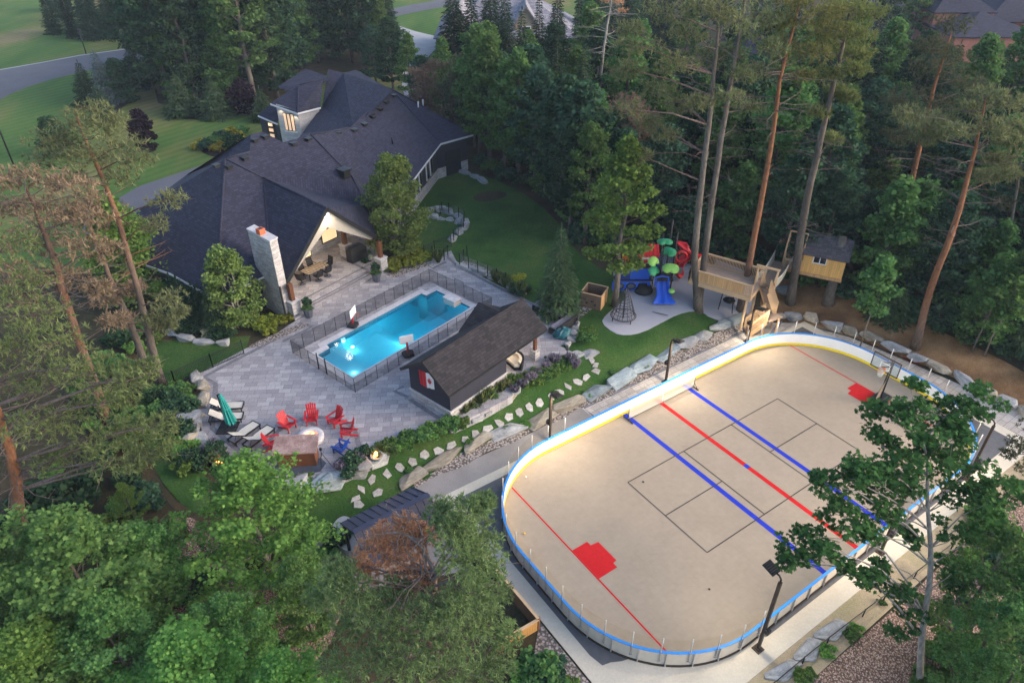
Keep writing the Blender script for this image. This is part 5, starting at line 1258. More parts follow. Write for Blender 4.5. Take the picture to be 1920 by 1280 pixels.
GPX = [[(825.6, 401), (828.7, 394.8), (841.5, 397.4), (860, 406), (870.7, 413), (869.4, 424.8), (859.5, 437), (850.5, 449)], [(862, 493), (869.7, 487), (876, 479)], [(862, 494), (878.7, 501), (896, 509), (914.5, 516), (931, 523), (948, 531)], [(811, 480.5), (833, 486), (840, 479)]]
for L_ in GPX:
    P = [at(a, b, PZ+.35) for a, b in L_]
    for p in P: MB(W=True).box((p.x, p.y, PZ+.35+.46), (.07, .07, 1.1)).build('railing_post', M['black'], gf)
    for a, b in zip(P, P[1:]): MB(W=True).add([(a.x, a.y, PZ+.45), (b.x, b.y, PZ+.45), (b.x, b.y, PZ+1.3), (a.x, a.y, PZ+1.3)], [(0, 1, 2, 3)]).build('clear_panel', M['glasspane'], gf)
# ================================================================ SHED
g0 = at(740, 985, .0)
sh = thing('metal_roof_shed', 'long open shed with dark ribbed metal roof beside the rink path', 'shed', g0)
ra, rb = at(804, 927, 3.1), at(662.5, 998, 3.1); fa_, fb_ = at(771, 913, 2.55), at(637.5, 980, 2.55); na, nb = at(819, 957.5, 1.9), at(679, 1032, 1.9)
mb = MB(W=True); mb.slab([ra, rb, fb_, fa_], .06); mb.slab([ra, rb, nb, na], .06); sr = mb.build('roof', M['metalroof'], sh)
mb = MB(W=True); L = (rb-ra).length; k = int(L/.42)
for j in range(k+1):
    f = j/k; up = Vector((0, 0, .025)); mb.bar(ra.lerp(rb, f)+up, fa_.lerp(fb_, f)+up, .035, .06); mb.bar(ra.lerp(rb, f)+up, na.lerp(nb, f)+up, .035, .06)
mb.bar(ra+Vector((0, 0, .03)), rb+Vector((0, 0, .03)), .3, .05); mb.build('roof_rib', M['metalroof'], sr)
for p in (fa_, fb_, na, nb, fa_.lerp(fb_, .5), na.lerp(nb, .5)):
    c_ = p.lerp((ra+rb)/2, .08); MB(W=True).box((c_.x, c_.y, (p.z-.4)/2), (.14, .14, p.z+.2)).build('shed_post', M['black'], sh)
ctr = (fa_+fb_+na+nb)/4
mb = MB(W=True)
for a, b in ((na, nb), (na, fa_)): 
    a2, b2 = a.lerp(ctr, .12), b.lerp(ctr, .12); mb.add([(a2.x, a2.y, -.1), (b2.x, b2.y, -.1), (b2.x, b2.y, b.z-.1), (a2.x, a2.y, a.z-.1)], [(0, 1, 2, 3)])
mb.build('shed_wall', M['metalroof'], sh)
sheet('concrete_pad', smooth_poly([at(*p, 0) for p in ((622, 1005), (632, 985), (650, 976), (672, 992), (684, 1030), (660, 1050), (630, 1030))], 2), M['concrete'], .5, 60, zf=flat, skirt=.5)
# ================================================================ PLAYGROUND
gz = hgt(*at(1241, 548, 1.1).xy)+.06
ps = thing('play_structure', 'colourful play structure with blue slide, red roof and green leaf canopies', 'play structure', at(1238, 540, gz))
def pp(px, py, h=0.): return at(px, py, gz+h)
def box_at(name, px, py, h, d, mat, rz=0., rx=0., ry=0., bev=0.):
    q = pp(px, py, h); return MB(W=True).box(q, d, rz=rz, rx=rx, ry=ry).build(name, mat, ps, bev)
Y0 = pp(1238, 545).y
for px, py, h in ((1232, 545, 3.2), (1256, 545, 3.4), (1232, 528, 4.2), (1258, 526, 4.4), (1247, 520, 5.2), (1205, 522, 2.6), (1186, 522, 2.4), (1165, 520, 2.4), (1196, 510, 3.6), (1228, 508, 3.6), (1170, 505, 2.6), (1268, 515, 2.6)):
    q = pp(px, py); MB(W=True).tube([q, q+Vector((0, 0, h))], .065, 8).build('post', M['black'], ps)
box_at('deck', 1244, 518, 1.35, (1.3, 1.4, .08), M['bronze']); box_at('deck', 1212, 503, 1.3, (1.6, 1.4, .08), M['bronze']); box_at('deck', 1180, 500, 1.3, (1.5, 1.2, .08), M['cushion'])
# wide blue double slide
mb = MB(W=True); tp_, bt_ = pp(1242, 524, 1.35), pp(1245, 571, .1); vs = []; NS = 12
for i in range(NS+1):
    f = i/NS; c_ = tp_.lerp(bt_, f); c_.z = gz+.12+1.2*((1-f)**1.25); wd = .52+(.38*max(0, (f-.6)/.4)**1.6)
    for x, z in ((-1, .2), (-.9, 0), (-.06, 0), (0, .1), (.06, 0), (.9, 0), (1, .2)): vs.append((c_.x+x*wd, c_.y, c_.z+z*(1 if f < .95 else .5)))
mb.add(vs, [(i*7+k, i*7+k+1, (i+1)*7+k+1, (i+1)*7+k) for i in range(NS) for k in range(6)], True); sl = mb.build('slide', M['bluep'], ps)
m_ = sl.modifiers.new('thick', 'SOLIDIFY'); m_.thickness = .04
q = pp(1242, 520, 2.15); MB(W=True).tube([q+Vector((-.5, 0, -.8)), q+Vector((-.48, 0, 0)), q+Vector((0, 0, .12)), q+Vector((.48, 0, 0)), q+Vector((.5, 0, -.8))], .06, 6).build('slide_arch', M['bluep'], ps)
# blue crawl panel with three round holes, blue wall above
q = pp(1183, 536, .55); mb = MB(W=True)
mb.box(q+Vector((0, 0, .34)), (2.9, .06, .14)).box(q+Vector((0, 0, -.34)), (2.9, .06, .14))
for k in range(4): mb.box(q+Vector((-1.38+.92*k, 0, 0)), (.22, .06, .55))
mb.build('crawl_panel', M['bluep'], ps)
for k in range(3): c_ = q+Vector((-.92+.92*k, -.05, 0)); MB(W=True).ring([c_+Vector((.34*math.cos(a), 0, .25*math.sin(a))) for a in np.arange(0, 6.28, .42)], .06).build('porthole_ring', M['rubber'], ps)
box_at('wall_panel', 1200, 514, 1.5, (1.5, .07, .95), M['bluep']); box_at('wall_panel', 1232, 492, 1.9, (.8, .07, 1.2), M['bluedark']); box_at('wall_panel', 1174, 515, 1.45, (.9, .07, .8), M['bluedark'])
box_at('walkway', 1186, 522, 1.02, (3.0, .7, .08), M['black'])
# red gable roof with panel
c_ = pp(1214, 474, 3.0); mb = MB(W=True)
mb.slab([c_+Vector((-.85, -.7, 0)), c_+Vector((.85, -.7, 0)), c_+Vector((.8, 0, .75)), c_+Vector((-.8, 0, .75))], .06).slab([c_+Vector((-.85, .7, 0)), c_+Vector((.85, .7, 0)), c_+Vector((.8, 0, .75)), c_+Vector((-.8, 0, .75))], .06)
for k in range(6): mb.bar(c_+Vector((-.75+.3*k, -.7, .04)), c_+Vector((-.72+.29*k, 0, .79)), .05, .05)
mb.build('red_roof', M['red'], ps); box_at('red_panel', 1213, 485, 2.2, (1.5, .08, .7), M['red']); q = pp(1213, 483, 2.35); MB(W=True).box(q+Vector((0, -.08, 0)), (.8, .06, .22)).build('window_opening', M['whitep'], ps)
c_ = pp(1184, 474, 2.6); MB(W=True).lathe([(.62, 0), (.58, .3), (.35, .6), (.05, .72)], 14, c_).build('grey_dome', M['cushion'], ps)
for px, py, m_ in ((1172, 478, 'orangep'), (1170, 470, 'red'), (1192, 474, 'yellowp'), (1177, 486, 'orangep')): box_at('side_panel', px, py, 2.2, (.4, .08, .75), M[m_], bev=.02)
# leaf shaped canopies
def leafroof(px, py, h, mat, r, rz, tilt):
    q = pp(px, py, h); m = Matrix.Rotation(rz, 3, 'Z') @ Matrix.Rotation(tilt, 3, 'X'); vs = []
    out = []
    for k in range(20):
        a = 6.2832*k/20; rr = r*(1.0+.22*math.cos(a*2)) * (.62 if k == 15 else .82 if k in (14, 16) else 1)
        out.append((rr*math.cos(a), rr*math.sin(a)))
    vs = [q+m @ Vector((0, 0, .14))]+[q+m @ Vector((x*.55, y*.55, .1)) for x, y in out]+[q+m @ Vector((x, y, -.03)) for x, y in out]+[q+m @ Vector((x, y, -.1)) for x, y in out]
    fs = [(0, 1+k, 1+(k+1) % 20) for k in range(20)]+[(1+k, 21+k, 21+(k+1) % 20, 1+(k+1) % 20) for k in range(20)]+[(21+k, 41+k, 41+(k+1) % 20, 21+(k+1) % 20) for k in range(20)]
    MB(W=True).add(vs, fs, True).build('leaf_canopy', M[mat], ps)
    MB(W=True).tube([q+Vector((0, .1, -.1)), q+Vector((.02, .25, -h*.6))], .05, 6).build('leaf_stem', M['black'], ps)
leafroof(1226, 489, 3.0, 'limep', .5, .9, .55); leafroof(1227, 507, 2.6, 'greenp', .48, .9, .6); leafroof(1258, 503, 2.9, 'limep', .52, -.2, .7); leafroof(1247, 452, 5.1, 'greenp', .5, 0, .1); leafroof(1254, 471, 4.2, 'greenp', .5, -.8, .5)
# railings of black bars at the tower
mb = MB(W=True); q = pp(1256, 486, 2.8)
for k in range(9): mb.tube([q+Vector((-.5+.125*k, 0, -.5)), q+Vector((-.5+.125*k, 0, .5))], .016, 5)
mb.bar(q+Vector((-.55, 0, .5)), q+Vector((.55, 0, .5)), .04, .05).bar(q+Vector((-.55, 0, -.5)), q+Vector((.55, 0, -.5)), .04, .05); mb.build('tower_railing', M['black'], ps)
# red spiral slide
mb = MB(W=True); c_ = pp(1284, 520); vs = []; NS = 30
for i in range(NS+1):
    f = i/NS; a = R(-200+f*430); rr = .62; z = 2.9*(1-f)+.25
    ed = min(1, i/4); 
    for r_, dz in ((rr-.36, .3*ed), (rr-.3, 0), (rr+.3, .02), (rr+.42, .42*ed)): vs.append((c_.x+r_*math.cos(a), c_.y+r_*math.sin(a), gz+z+dz))
mb.add(vs, [(i*4+k, i*4+k+1, (i+1)*4+k+1, (i+1)*4+k) for i in range(NS) for k in range(3)], True); sp_ = mb.build('spiral_slide', M['red'], ps)
m_ = sp_.modifiers.new('thick', 'SOLIDIFY'); m_.thickness = .05
q = pp(1277, 481, 2.9); MB(W=True).ring([q+Vector((.42*math.cos(a), 0, .42*math.sin(a))) for a in np.arange(0, 6.28, .4)], .1, 8).build('slide_hood', M['red'], ps)
box_at('grey_panel', 1273, 507, 1.6, (.6, .06, .5), M['cushion'])
for k, m_ in enumerate(('greenp', 'yellowp', 'yellowp', 'limep')): q = pp(1259, 548, .02+.26*k); MB(W=True).lathe([(.2, 0), (.25, .06), (.25, .18), (.2, .24)], 14, q).build('drum_step', M[m_], ps)
cr = thing('climbing_rock', 'low black moulded climbing rock with pale scuffs beside the blue slide', 'climbing rock', pp(1206, 546))
mb = MB(); mb.lathe([(.72, 0), (.75, .2), (.62, .45), (.35, .6), (.03, .64)], 18); mb.build('dome', M['rubber'], cr)
rg = random.Random(2)
for k in range(8): a = rg.uniform(3.3, 6.2); MB().lathe([(.03, 0), (.07, .03), (.03, .06)], 8, (.66*math.cos(a), .66*math.sin(a), rg.uniform(.1, .35))).build('hand_hold', M['sling'] if k % 3 == 0 else M['black'], cr)
# cone of climbing rope
nb_ = G(1168, 597, .06); hh = above(nb_, 1172, 541)-nb_.z
nc = thing('rope_climber', 'black cone shaped rope climbing net on the pale play pad', 'rope climber', nb_)
MB().tube([(0, 0, 0), (0, 0, hh)], .06, 8).build('mast', M['black'], nc)
rb_ = .95; mb = MB(); fr_ = lambda f: rb_*(1-f)**.85+.13*f
for f in (.12, .22, .32, .42, .52, .62, .71, .8, .88, .95): mb.ring([(fr_(f)*math.cos(a), fr_(f)*math.sin(a), hh*f) for a in np.arange(0, 6.28, .393)], .02, 4)
for k in range(14):
    a = 6.2832*k/14; mb.tube([(fr_(f)*math.cos(a), fr_(f)*math.sin(a), hh*f) for f in np.linspace(.1, .97, 9)], .018, 4)
for k in range(6):
    a = 6.2832*k/6; mb.tube([(rb_*.9*math.cos(a), rb_*.9*math.sin(a), hh*.12), (0, 0, hh*.3)], .015, 4)
mb.build('rope_net', M['canvas'], nc)
MB().ring([(rb_*math.cos(a), rb_*math.sin(a), hh*.1) for a in np.arange(0, 6.28, .33)], .035, 6).build('base_ring', M['black'], nc)
for a in (.5, 2.0, 3.6, 5.2): MB().tube([(rb_*math.cos(a), rb_*math.sin(a), 0), (rb_*math.cos(a), rb_*math.sin(a), hh*.1)], .04, 6).build('foot', M['black'], nc)
# raised timber planter box with star cut-outs
q = G(1113, 570); pl_ = thing('timber_box', 'tall open timber box with dark climbing holds beside the spruce', 'timber box', q, R(-25))
for c_, d_ in (((0, -.75, .65), (1.6, .05, 1.3)), ((0, .75, .65), (1.6, .05, 1.3)), ((-.8, 0, .65), (.05, 1.5, 1.3)), ((.8, 0, .65), (.05, 1.5, 1.3))): MB().box(c_, d_).build('side_board', M['oldwood'] if c_[0] <= 0 else M['cedar'], pl_)
MB().box((0, 0, .05), (1.5, 1.4, .1)).build('floor', M['postwood'], pl_)
mb = MB(); mb.box((0, -.78, 1.3), (1.66, .09, .06)).box((0, .78, 1.3), (1.66, .09, .06)).box((.82, 0, 1.3), (.09, 1.5, .06)).box((-.82, 0, 1.3), (.09, 1.5, .06)); mb.build('rim', M['cedarrail'], pl_)
for k, (x, z) in enumerate(((-.5, .8), (-.3, .5), (.1, .75), (.35, .45))): MB().lathe([(.02, -.02), (.13, -.02), (.1, .05)], 6, (x, -.8, z)).build('climbing_hold', M['black'], pl_)
# tyre swing frame under the deck
q = G(1362, 578, .06); ts = thing('saucer_swing', 'black saucer swing hanging from a steel frame under the timber deck', 'swing', q)
MB().tube([(-.75, -.35, 0), (-.35, .3, 1.9)], .04, 6).tube([(.2, -.9, 0), (.25, .0, 1.9)], .04, 6).tube([(.7, .5, 0), (.25, .3, 1.9)], .04, 6).tube([(-.45, .2, 1.9), (.4, .2, 1.9)], .045, 6).build('frame', M['black'], ts)
MB().ring([(.05+.42*math.cos(a), -.1+.42*math.sin(a), .75) for a in np.arange(0, 6.28, .35)], .06, 6).lathe([(.38, .72), (.36, .7)], 16, (.05, -.1, 0)).build('saucer', M['rubber'], ts)
MB().tube([(.05, -.1, .75), (.05, .2, 1.88)], .012, 4).tube([(-.3, -.1, .75), (-.1, .2, 1.88)], .012, 4).tube([(.4, -.1, .75), (.2, .2, 1.88)], .012, 4).build('rope', M['canvas'], ts)
# ================================================================ TREE HOUSE
dz_ = above(G(1308, 588), 1308, 531)
def dk(px, py, h=0.): return at(px, py, dz_+h)
th = thing('tree_house_deck', 'raised timber deck with rails around tree trunks and a turning stair down to the rink', 'tree house deck', G(1350, 575))
dA, dB = dk(1291.5, 524), dk(1407.5, 558); dd_ = (dB-dA).normalized(); dn_ = Vector((-dd_.y, dd_.x, 0)); dL = (dB-dA).length; dW = 3.0
deck = MB(W=True).prism([dA, dB, dB+dn_*dW, dA+dn_*dW], dz_, dz_+.06).build('deck_floor', M['deckboard'], th)
mb = MB(W=True)
for a, b in ((dA, dB), (dB, dB+dn_*dW), (dB+dn_*dW, dA+dn_*dW), (dA+dn_*dW, dA)): mb.bar(a+Vector((0, 0, -.16)), b+Vector((0, 0, -.16)), .06, .34)
mb.build('rim_joist', M['cedarrail'], th)
def railing(a, b, H=.95, parent=th, solid=False, mat=None):
    a, b = Vector(a), Vector(b); mat = mat or M['cedarrail']; up = Vector((0, 0, 1)); L = (b-a).length
    mb = MB(W=True); mb.bar(a+up*H, b+up*H, .14, .04).bar(a+up*(H-.1), b+up*(H-.1), .04, .09).bar(a+up*.1, b+up*.1, .04, .09); r_ = mb.build('hand_rail', mat, parent)
    mb = MB(W=True)
    for j in range(int(L/.115)+1): p = a.lerp(b, min(1, j*.115/L)); mb.box(p+up*(H*.5), (.04, .04, H-.12))
    tag(mb.build('balusters', mat, r_), kind='stuff')
    if solid:
        mb = MB(W=True); s_ = (b-a).cross(up).normalized()*.03
        mb.add([a.lerp(b, .12)+s_+up*.12, a.lerp(b, .88)+s_+up*.12, a.lerp(b, .88)+s_+up*(H-.1), a.lerp(b, .12)+s_+up*(H-.1)], [(0, 1, 2, 3)]); mb.build('lattice_panel', M['cedar'], r_)
    for p in (a, b): MB(W=True).box(p+up*(H*.5+.02), (.1, .1, H+.1)).build('rail_post', mat, r_)
railing(dA, dB, solid=True); railing(dA+dn_*dW, dB+dn_*dW*1.0); railing(dA, dA+dn_*dW); 
# stair: upper flight from the deck, landing, lower flight to the paved path
s0 = dB+dn_*1.0+dd_*.3; land = at(1446, 585, 1.35); foot = at(1398, 622, .05)
up = Vector((0, 0, 1))
def flight(a, b, w_, n):
    d = (b-a); d.z = 0; d.normalize(); s_ = Vector((-d.y, d.x, 0))*w_/2
    tm = MB(W=True)
    for k in range(n): p = a.lerp(b, (k+.5)/n); tm.bar(p-s_, p+s_, .3, .05)
    tm.build('stair_tread', M['deckboard'], th)
    st = MB(W=True)
    for sg in (-1, 1): st.bar(a+s_*sg-up*.12, b+s_*sg-up*.12, .05, .3)
    st.build('stair_stringer', M['cedarrail'], th)
    for sg in (-1, 1): railing(a+s_*sg, b+s_*sg, .95, th)
    return s_
A1 = at(1434, 541, dz_); B1s = at(1446, 580, 1.45)
flight(A1, B1s, 1.05, 9)
MB(W=True).box(at(1444, 592, 1.4), (1.35, 1.25, .08), rz=.5).build('stair_landing', M['deckboard'], th)
A2 = at(1434, 596, 1.35); flight(A2, foot, 1.1, 7)
pth = at(1444, 592, 1.4)
for dx, dy in ((-.5, -.5), (.5, -.5), (.5, .5), (-.5, .5)): MB(W=True).box((pth.x+dx, pth.y+dy, .7), (.11, .11, 1.5)).build('stair_post', M['cedarrail'], th)
for p in (dB-dd_*.3+dn_*.3, dB-dd_*.3+dn_*(dW-.4)): MB(W=True).box((p.x, p.y, (dz_+.4)/2), (.14, .14, dz_-.4)).build('deck_post', M['cedarrail'], th)
# house on the trunks
hz = above(G(1552, 568), 1552, 519)
hA, hB = at(1499.6, 508.5, hz), at(1577, 524.5, hz); hd = (hB-hA).normalized(); hn = Vector((-hd.y, hd.x, 0)); hl = (hB-hA).length; hw = 2.3; hh_ = 1.75
tho = thing('tree_house', 'small golden board tree house with grey shingle roof on two trunks', 'tree house', ((hA+hB)/2+hn*hw/2))
MB(W=True).prism([hA, hB, hB+hn*hw, hA+hn*hw], hz, hz+hh_).build('wall', M['treehouseboard'], tho)
mb = MB(W=True); mb.bar(hA-hd*1.0+up*-.1-hn*.02, hB+hd*.05+up*-.1-hn*.02, .08, .26).bar(hA-hd*1.0+hn*hw-up*.1, hB+hn*hw-up*.1, .08, .26); mb.build('floor_beam', M['cedar'], tho)
rz_ = hh_+1.0
mb = MB(W=True); o_ = .28
f0, f1 = hA-hd*.12-hn*o_, hB+hd*.2-hn*o_; k0, k1 = hA-hd*.12+hn*(hw+o_), hB+hd*.2+hn*(hw+o_); m0, m1 = hA-hd*.12+hn*hw*.62, hB+hd*.2+hn*hw*.62
mb.slab([f0+up*(hh_-.1), f1+up*(hh_-.1), m1+up*rz_, m0+up*rz_], .09).slab([k0+up*(hh_-.1), k1+up*(hh_-.1), m1+up*rz_, m0+up*rz_], .09); hr_ = mb.build('roof', M['shinglehut'], tho)
mb = MB(W=True); mb.add([hB+up*hh_+hd*.001, hB+hn*hw+up*hh_+hd*.001, hB+hn*hw*.62+up*(rz_-.1)+hd*.001, hA+up*hh_-hd*.001, hA+hn*hw+up*hh_-hd*.001, hA+hn*hw*.62+up*(rz_-.1)-hd*.001], [(0, 1, 2), (5, 4, 3)]); mb.build('gable_board', M['treehouseboard'], tho)
wq = at(1538, 486, hz+1.2); wq = hA+hd*((wq-hA).dot(hd))+up*1.28-hn*.02
wf = MB(W=True)
for dx, dz2, sx, sz in ((0, .3, 1.0, .07), (0, -.3, 1.0, .07), (-.47, 0, .07, .62), (.47, 0, .07, .62), (0, 0, .06, .6)): wf.bar(wq+hd*(dx-sx/2)+up*dz2, wq+hd*(dx+sx/2)+up*dz2, .06, sz)
wfo = wf.build('window_frame', M['whitep'], tho); MB(W=True).bar(wq-hd*.44+hn*.005, wq+hd*.44+hn*.005, .03, .55).build('window_pane', M['windowdark'], wfo)
# little porch left of the house with gable frame
pA, pB = hA-hd*1.25, hA-hd*.02
MB(W=True).prism([pA, pB, pB+hn*hw, pA+hn*hw], hz-.02, hz+.05).build('porch_floor', M['deckboard'], tho)
railing(pA, pB-hd*.02, .85, tho); railing(pA+hn*hw, pB+hn*hw, .85, tho)
railing(pA+hn*(hw+1.0)-hd*.9, pA+hn*(hw+1.0)+hd*.8, .85, tho)
ga, gb2 = pA-hd*.15+hn*.2, pA-hd*.15+hn*1.9
mb = MB(W=True)
for p in (ga, gb2, ga+hd*1.3, gb2+hd*1.3): mb.box(p+up*1.0, (.1, .1, 2.0))
for e_ in (0, 1.3): mb.bar(ga+hd*e_+up*2.0, gb2+hd*e_+up*2.0, .09, .14).bar(ga+hd*e_+up*2.0, (ga+gb2)/2+hd*e_+up*2.75, .08, .1).bar(gb2+hd*e_+up*2.0, (ga+gb2)/2+hd*e_+up*2.75, .08, .1)
mb.bar((ga+gb2)/2+up*2.75, (ga+gb2)/2+hd*1.3+up*2.75, .08, .1); mb.build('gable_frame', M['cedarrail'], tho)
# sagging bridge with canvas sides
bS, bE = at(1433, 538, dz_+.05), at(1467, 492, hz+.05)
bd_ = (bE-bS); bd_.z = 0; bd_.normalize(); bs_ = Vector((-bd_.y, bd_.x, 0))*.65
br = thing('rope_bridge', 'sagging rope bridge with pale canvas sides between the deck and the tree house', 'bridge', (bS+bE)/2)
NS = 10; fl_ = MB(W=True); L1, L2 = [], []
for i in range(NS+1):
    f = i/NS; c_ = bS.lerp(bE, f); c_.z -= .45*math.sin(math.pi*f); L1.append(c_-bs_); L2.append(c_+bs_)
for i in range(NS): fl_.add([L1[i], L2[i], L2[i+1], L1[i+1]], [(0, 1, 2, 3)])
fl_.build('bridge_floor', M['deckboard'], br)
M['canvasnet'] = m_plain('bridge_canvas', (.34, .34, .29), .8, .1)
for L_, sg in ((L1, -1), (L2, 1)):
    mb = MB(W=True)
    for i in range(NS): mb.add([L_[i], L_[i+1], L_[i+1]+up*(.9)+bs_*sg*.12, L_[i]+up*(.9)+bs_*sg*.12], [(0, 1, 2, 3)], True)
    mb.build('bridge_side', M['canvasnet'], br)
    MB(W=True).tube([p+up*.9+bs_*sg*.12 for p in L_], .03, 6).build('hand_rope', M['sling'], br)
eF = thing('bridge_gateway', 'timber doorway frame where the rope bridge meets the deck', 'gateway', bS)
mb = MB(W=True)
for p in (bS-bs_*1.1, bS+bs_*1.1): mb.box(p+up*.75, (.12, .12, 1.7))
mb.bar(bS-bs_*1.3+up*1.6, bS+bs_*1.3+up*1.6, .12, .14); mb.build('frame', M['cedarrail'], eF)
MB(W=True).bar(bS-bs_*1.1+up*1.6, bS-bs_*1.1+up*.9-bd_*.7, .08, .1).build('brace', M['cedarrail'], eF)
# ================================================================ FAR HOUSES AND POSTS
def far_house(name, label, Y, wallmat, roofmat, blocks):
    """blocks: (px0, px1, py_eave, py_ridge, depth, gable) seen at distance Y"""
    c_ = atY((blocks[0][0]+blocks[0][1])/2, blocks[0][2], Y); t = thing(name, label, 'house', (c_.x, Y, hgt(c_.x, Y)))
    for x0, x1, pe, pr_, dp, gab, dy in blocks:
        a, b = atY(x0, pe, Y+dy), atY(x1, pe, Y+dy); r_ = atY((x0+x1)/2, pr_, Y+dy+(0 if gab else dp/2)).z; xm = (a.x+b.x)/2; y0, y1 = Y+dy, Y+dy+dp; ze = a.z
        w_ = MB(W=True).prism([(a.x+.4, y0+.4), (b.x-.4, y0+.4), (b.x-.4, y1-.4), (a.x+.4, y1-.4)], 1., ze)
        if gab: w_.add([(a.x+.4, y0+.42, ze), (b.x-.4, y0+.42, ze), (xm, y0+.42, r_-.3)], [(0, 1, 2)])
        wo = w_.build('wall', wallmat, t)
        mb = MB(W=True)
        if gab: mb.slab([(a.x, y0, ze), (xm, y0, r_), (xm, y1, r_), (a.x, y1, ze)], .2).slab([(b.x, y0, ze), (xm, y0, r_), (xm, y1, r_), (b.x, y1, ze)], .2)
        else:
            h_ = min(dp/2, (b.x-a.x)/2-.2); p0, p1 = (a.x+h_, (y0+y1)/2, r_), (b.x-h_, (y0+y1)/2, r_)
            mb.slab([(a.x, y0, ze), (b.x, y0, ze), p1, p0], .2).slab([(a.x, y1, ze), (b.x, y1, ze), p1, p0], .2).slab([(a.x, y0, ze), p0, (a.x, y1, ze)], .2).slab([(b.x, y0, ze), p1, (b.x, y1, ze)], .2)
        mb.build('roof', roofmat, t)
        if gab:
            wf = MB(W=True).box((xm, y0+.36, ze-1.0), (1.7, .1, 2.0)).build('window_frame', M['trimwhite'], t); MB(W=True).box((xm, y0+.3, ze-1.0), (1.4, .06, 1.7)).build('window_pane', M['windowdark'], wf)
    return t
M['stucco'] = m_plain('tan_stone', (.26, .21, .15), .85, .15, 3.)
far_house('stone_house', 'large pale stone house with grey roofs beyond the spruces at the top', 118, M['stucco'], M['shinglegrey'], [(812, 1090, 72, -16, 18, False, 4), (822, 900, 70, 14, 12, True, 0), (960, 1012, 50, 10, 12, True, 5)])
far_house('brick_house', 'red brick house with slate blue hip roofs at the top right edge', 128, M['redbrick'], M['shingle'], [(1790, 1960, 70, 22, 14, False, -6), (1752, 1872, 24, -30, 12, False, 2), (1850, 2060, 42, -28, 18, False, 8)])
far_house('dark_roof_house', 'low house with dark blue roof half hidden by trees at upper right', 105, M['stucco'], M['shingle'], [(1606, 1690, 66, 40, 10, False, 0)])
far_house('hidden_house', 'house with dark roof glimpsed between the tall pines', 92, M['navy'], M['shingle'], [(1395, 1560, 112, 74, 12, False, 0)])
far_house('bungalow', 'dark roofed bungalow at the very top right beyond the trees', 170, M['stucco'], M['shingle'], [(1640, 1780, 24, -6, 12, False, 0)])
for (bx, by), (tx, ty), lab in (((28, 315), (-14, 180), 'tall black lamp post on the front lawn at the left edge'), ((162, 102), (150, 60), 'black lamp post beyond the road at upper left')):
    b = G(bx, by); h = above(b, tx, ty)-b.z; t = thing('lamp_post', lab, 'lamp post', b, 0, 'lamp posts along the front lawn')
    MB().tube([(0, 0, 0), (0, 0, h)], .09, 8).build('pole', M['black'], t); MB().lathe([(.1, h), (.2, h+.1), (.24, h+.4), (.06, h+.55)], 10).build('lantern', M['black'], t)
# ================================================================ VEGETATION
NR = np.random.default_rng(11)
SH = {'diamond': np.array([(-.5, 0, 0), (0, -.27, .06), (.5, 0, -.05), (0, .27, .06)]),
      'round': np.array([(-.5, -.1, 0), (-.1, -.42, .05), (.4, -.25, 0), (.5, .12, -.06), (.1, .42, .04), (-.4, .3, 0)]),
      'maple': np.array([(-.5, 0, 0), (-.3, -.2, .02), (-.22, -.5, .0), (.04, -.22, .04), (.26, -.36, 0), (.22, -.1, .03), (.55, 0, -.06), (.22, .1, .03), (.26, .36, 0), (.04, .22, .04), (-.22, .5, 0), (-.3, .2, .02)]),
      'spray': np.array([(0, -.13, 0), (.55, -.15, -.02), (1, 0, -.12), (.55, .15, -.02), (0, .13, 0)]),
      'blade': np.array([(0, -.12, 0), (0, .12, 0), (1, 0, 0)]),
      'grassblade': np.array([(0, -.03, 0), (0, .03, 0), (.6, .018, 0), (1, 0, -.12), (.6, -.018, 0)])}
def nrm(a): return a/np.maximum(np.linalg.norm(a, axis=1, keepdims=True), 1e-9)
def leaves(name, pos, size, shape, mat, parent, rng, up=.8, dirs=None, world=False):
    pos = np.asarray(pos, float); n = len(pos); S = SH[shape]; k = len(S)
    if dirs is None:
        N_ = nrm(rng.normal(size=(n, 3))*.75+np.array([0, 0, up*1.3])); T = nrm(np.cross(N_, rng.normal(size=(n, 3))))
    else:
        T = nrm(np.asarray(dirs, float)); N_ = nrm(rng.normal(size=(n, 3))*.5+np.array([0, 0, up])); N_ = nrm(N_-T*(N_*T).sum(1, keepdims=True))
    B = np.cross(N_, T); sz = np.broadcast_to(np.asarray(size, float).reshape(-1, 1, 1), (n, 1, 1))
    v = pos[:, None, :]+sz*(S[None, :, 0:1]*T[:, None, :]+S[None, :, 1:2]*B[:, None, :]+S[None, :, 2:3]*N_[:, None, :])
    return raw_mesh(name, v.reshape(-1, 3), np.arange(n*k).reshape(n, k), mat, parent, world)
def clumps(anchors, s, m, rng, flatten=.5):
    A = np.repeat(np.asarray(anchors, float), m, axis=0); sc = np.repeat(np.broadcast_to(np.asarray(s, float), (len(anchors),)), m)[:, None]
    d = nrm(rng.normal(size=A.shape))*rng.random((len(A), 1))**.45
    return A+d*sc*np.array([1, 1, flatten])
def gold(i): return i*2.39996
PROF = {'round': lambda t: math.sin(math.pi*min(1, .16+.8*t))**.8, 'oval': lambda t: math.sin(math.pi*min(1, .22+.76*t))**.9, 'pyramid': lambda t: (1-t)**.75*.95+.08, 'high': lambda t: math.sin(math.pi*min(1, .08+.86*t**1.2))**.7}
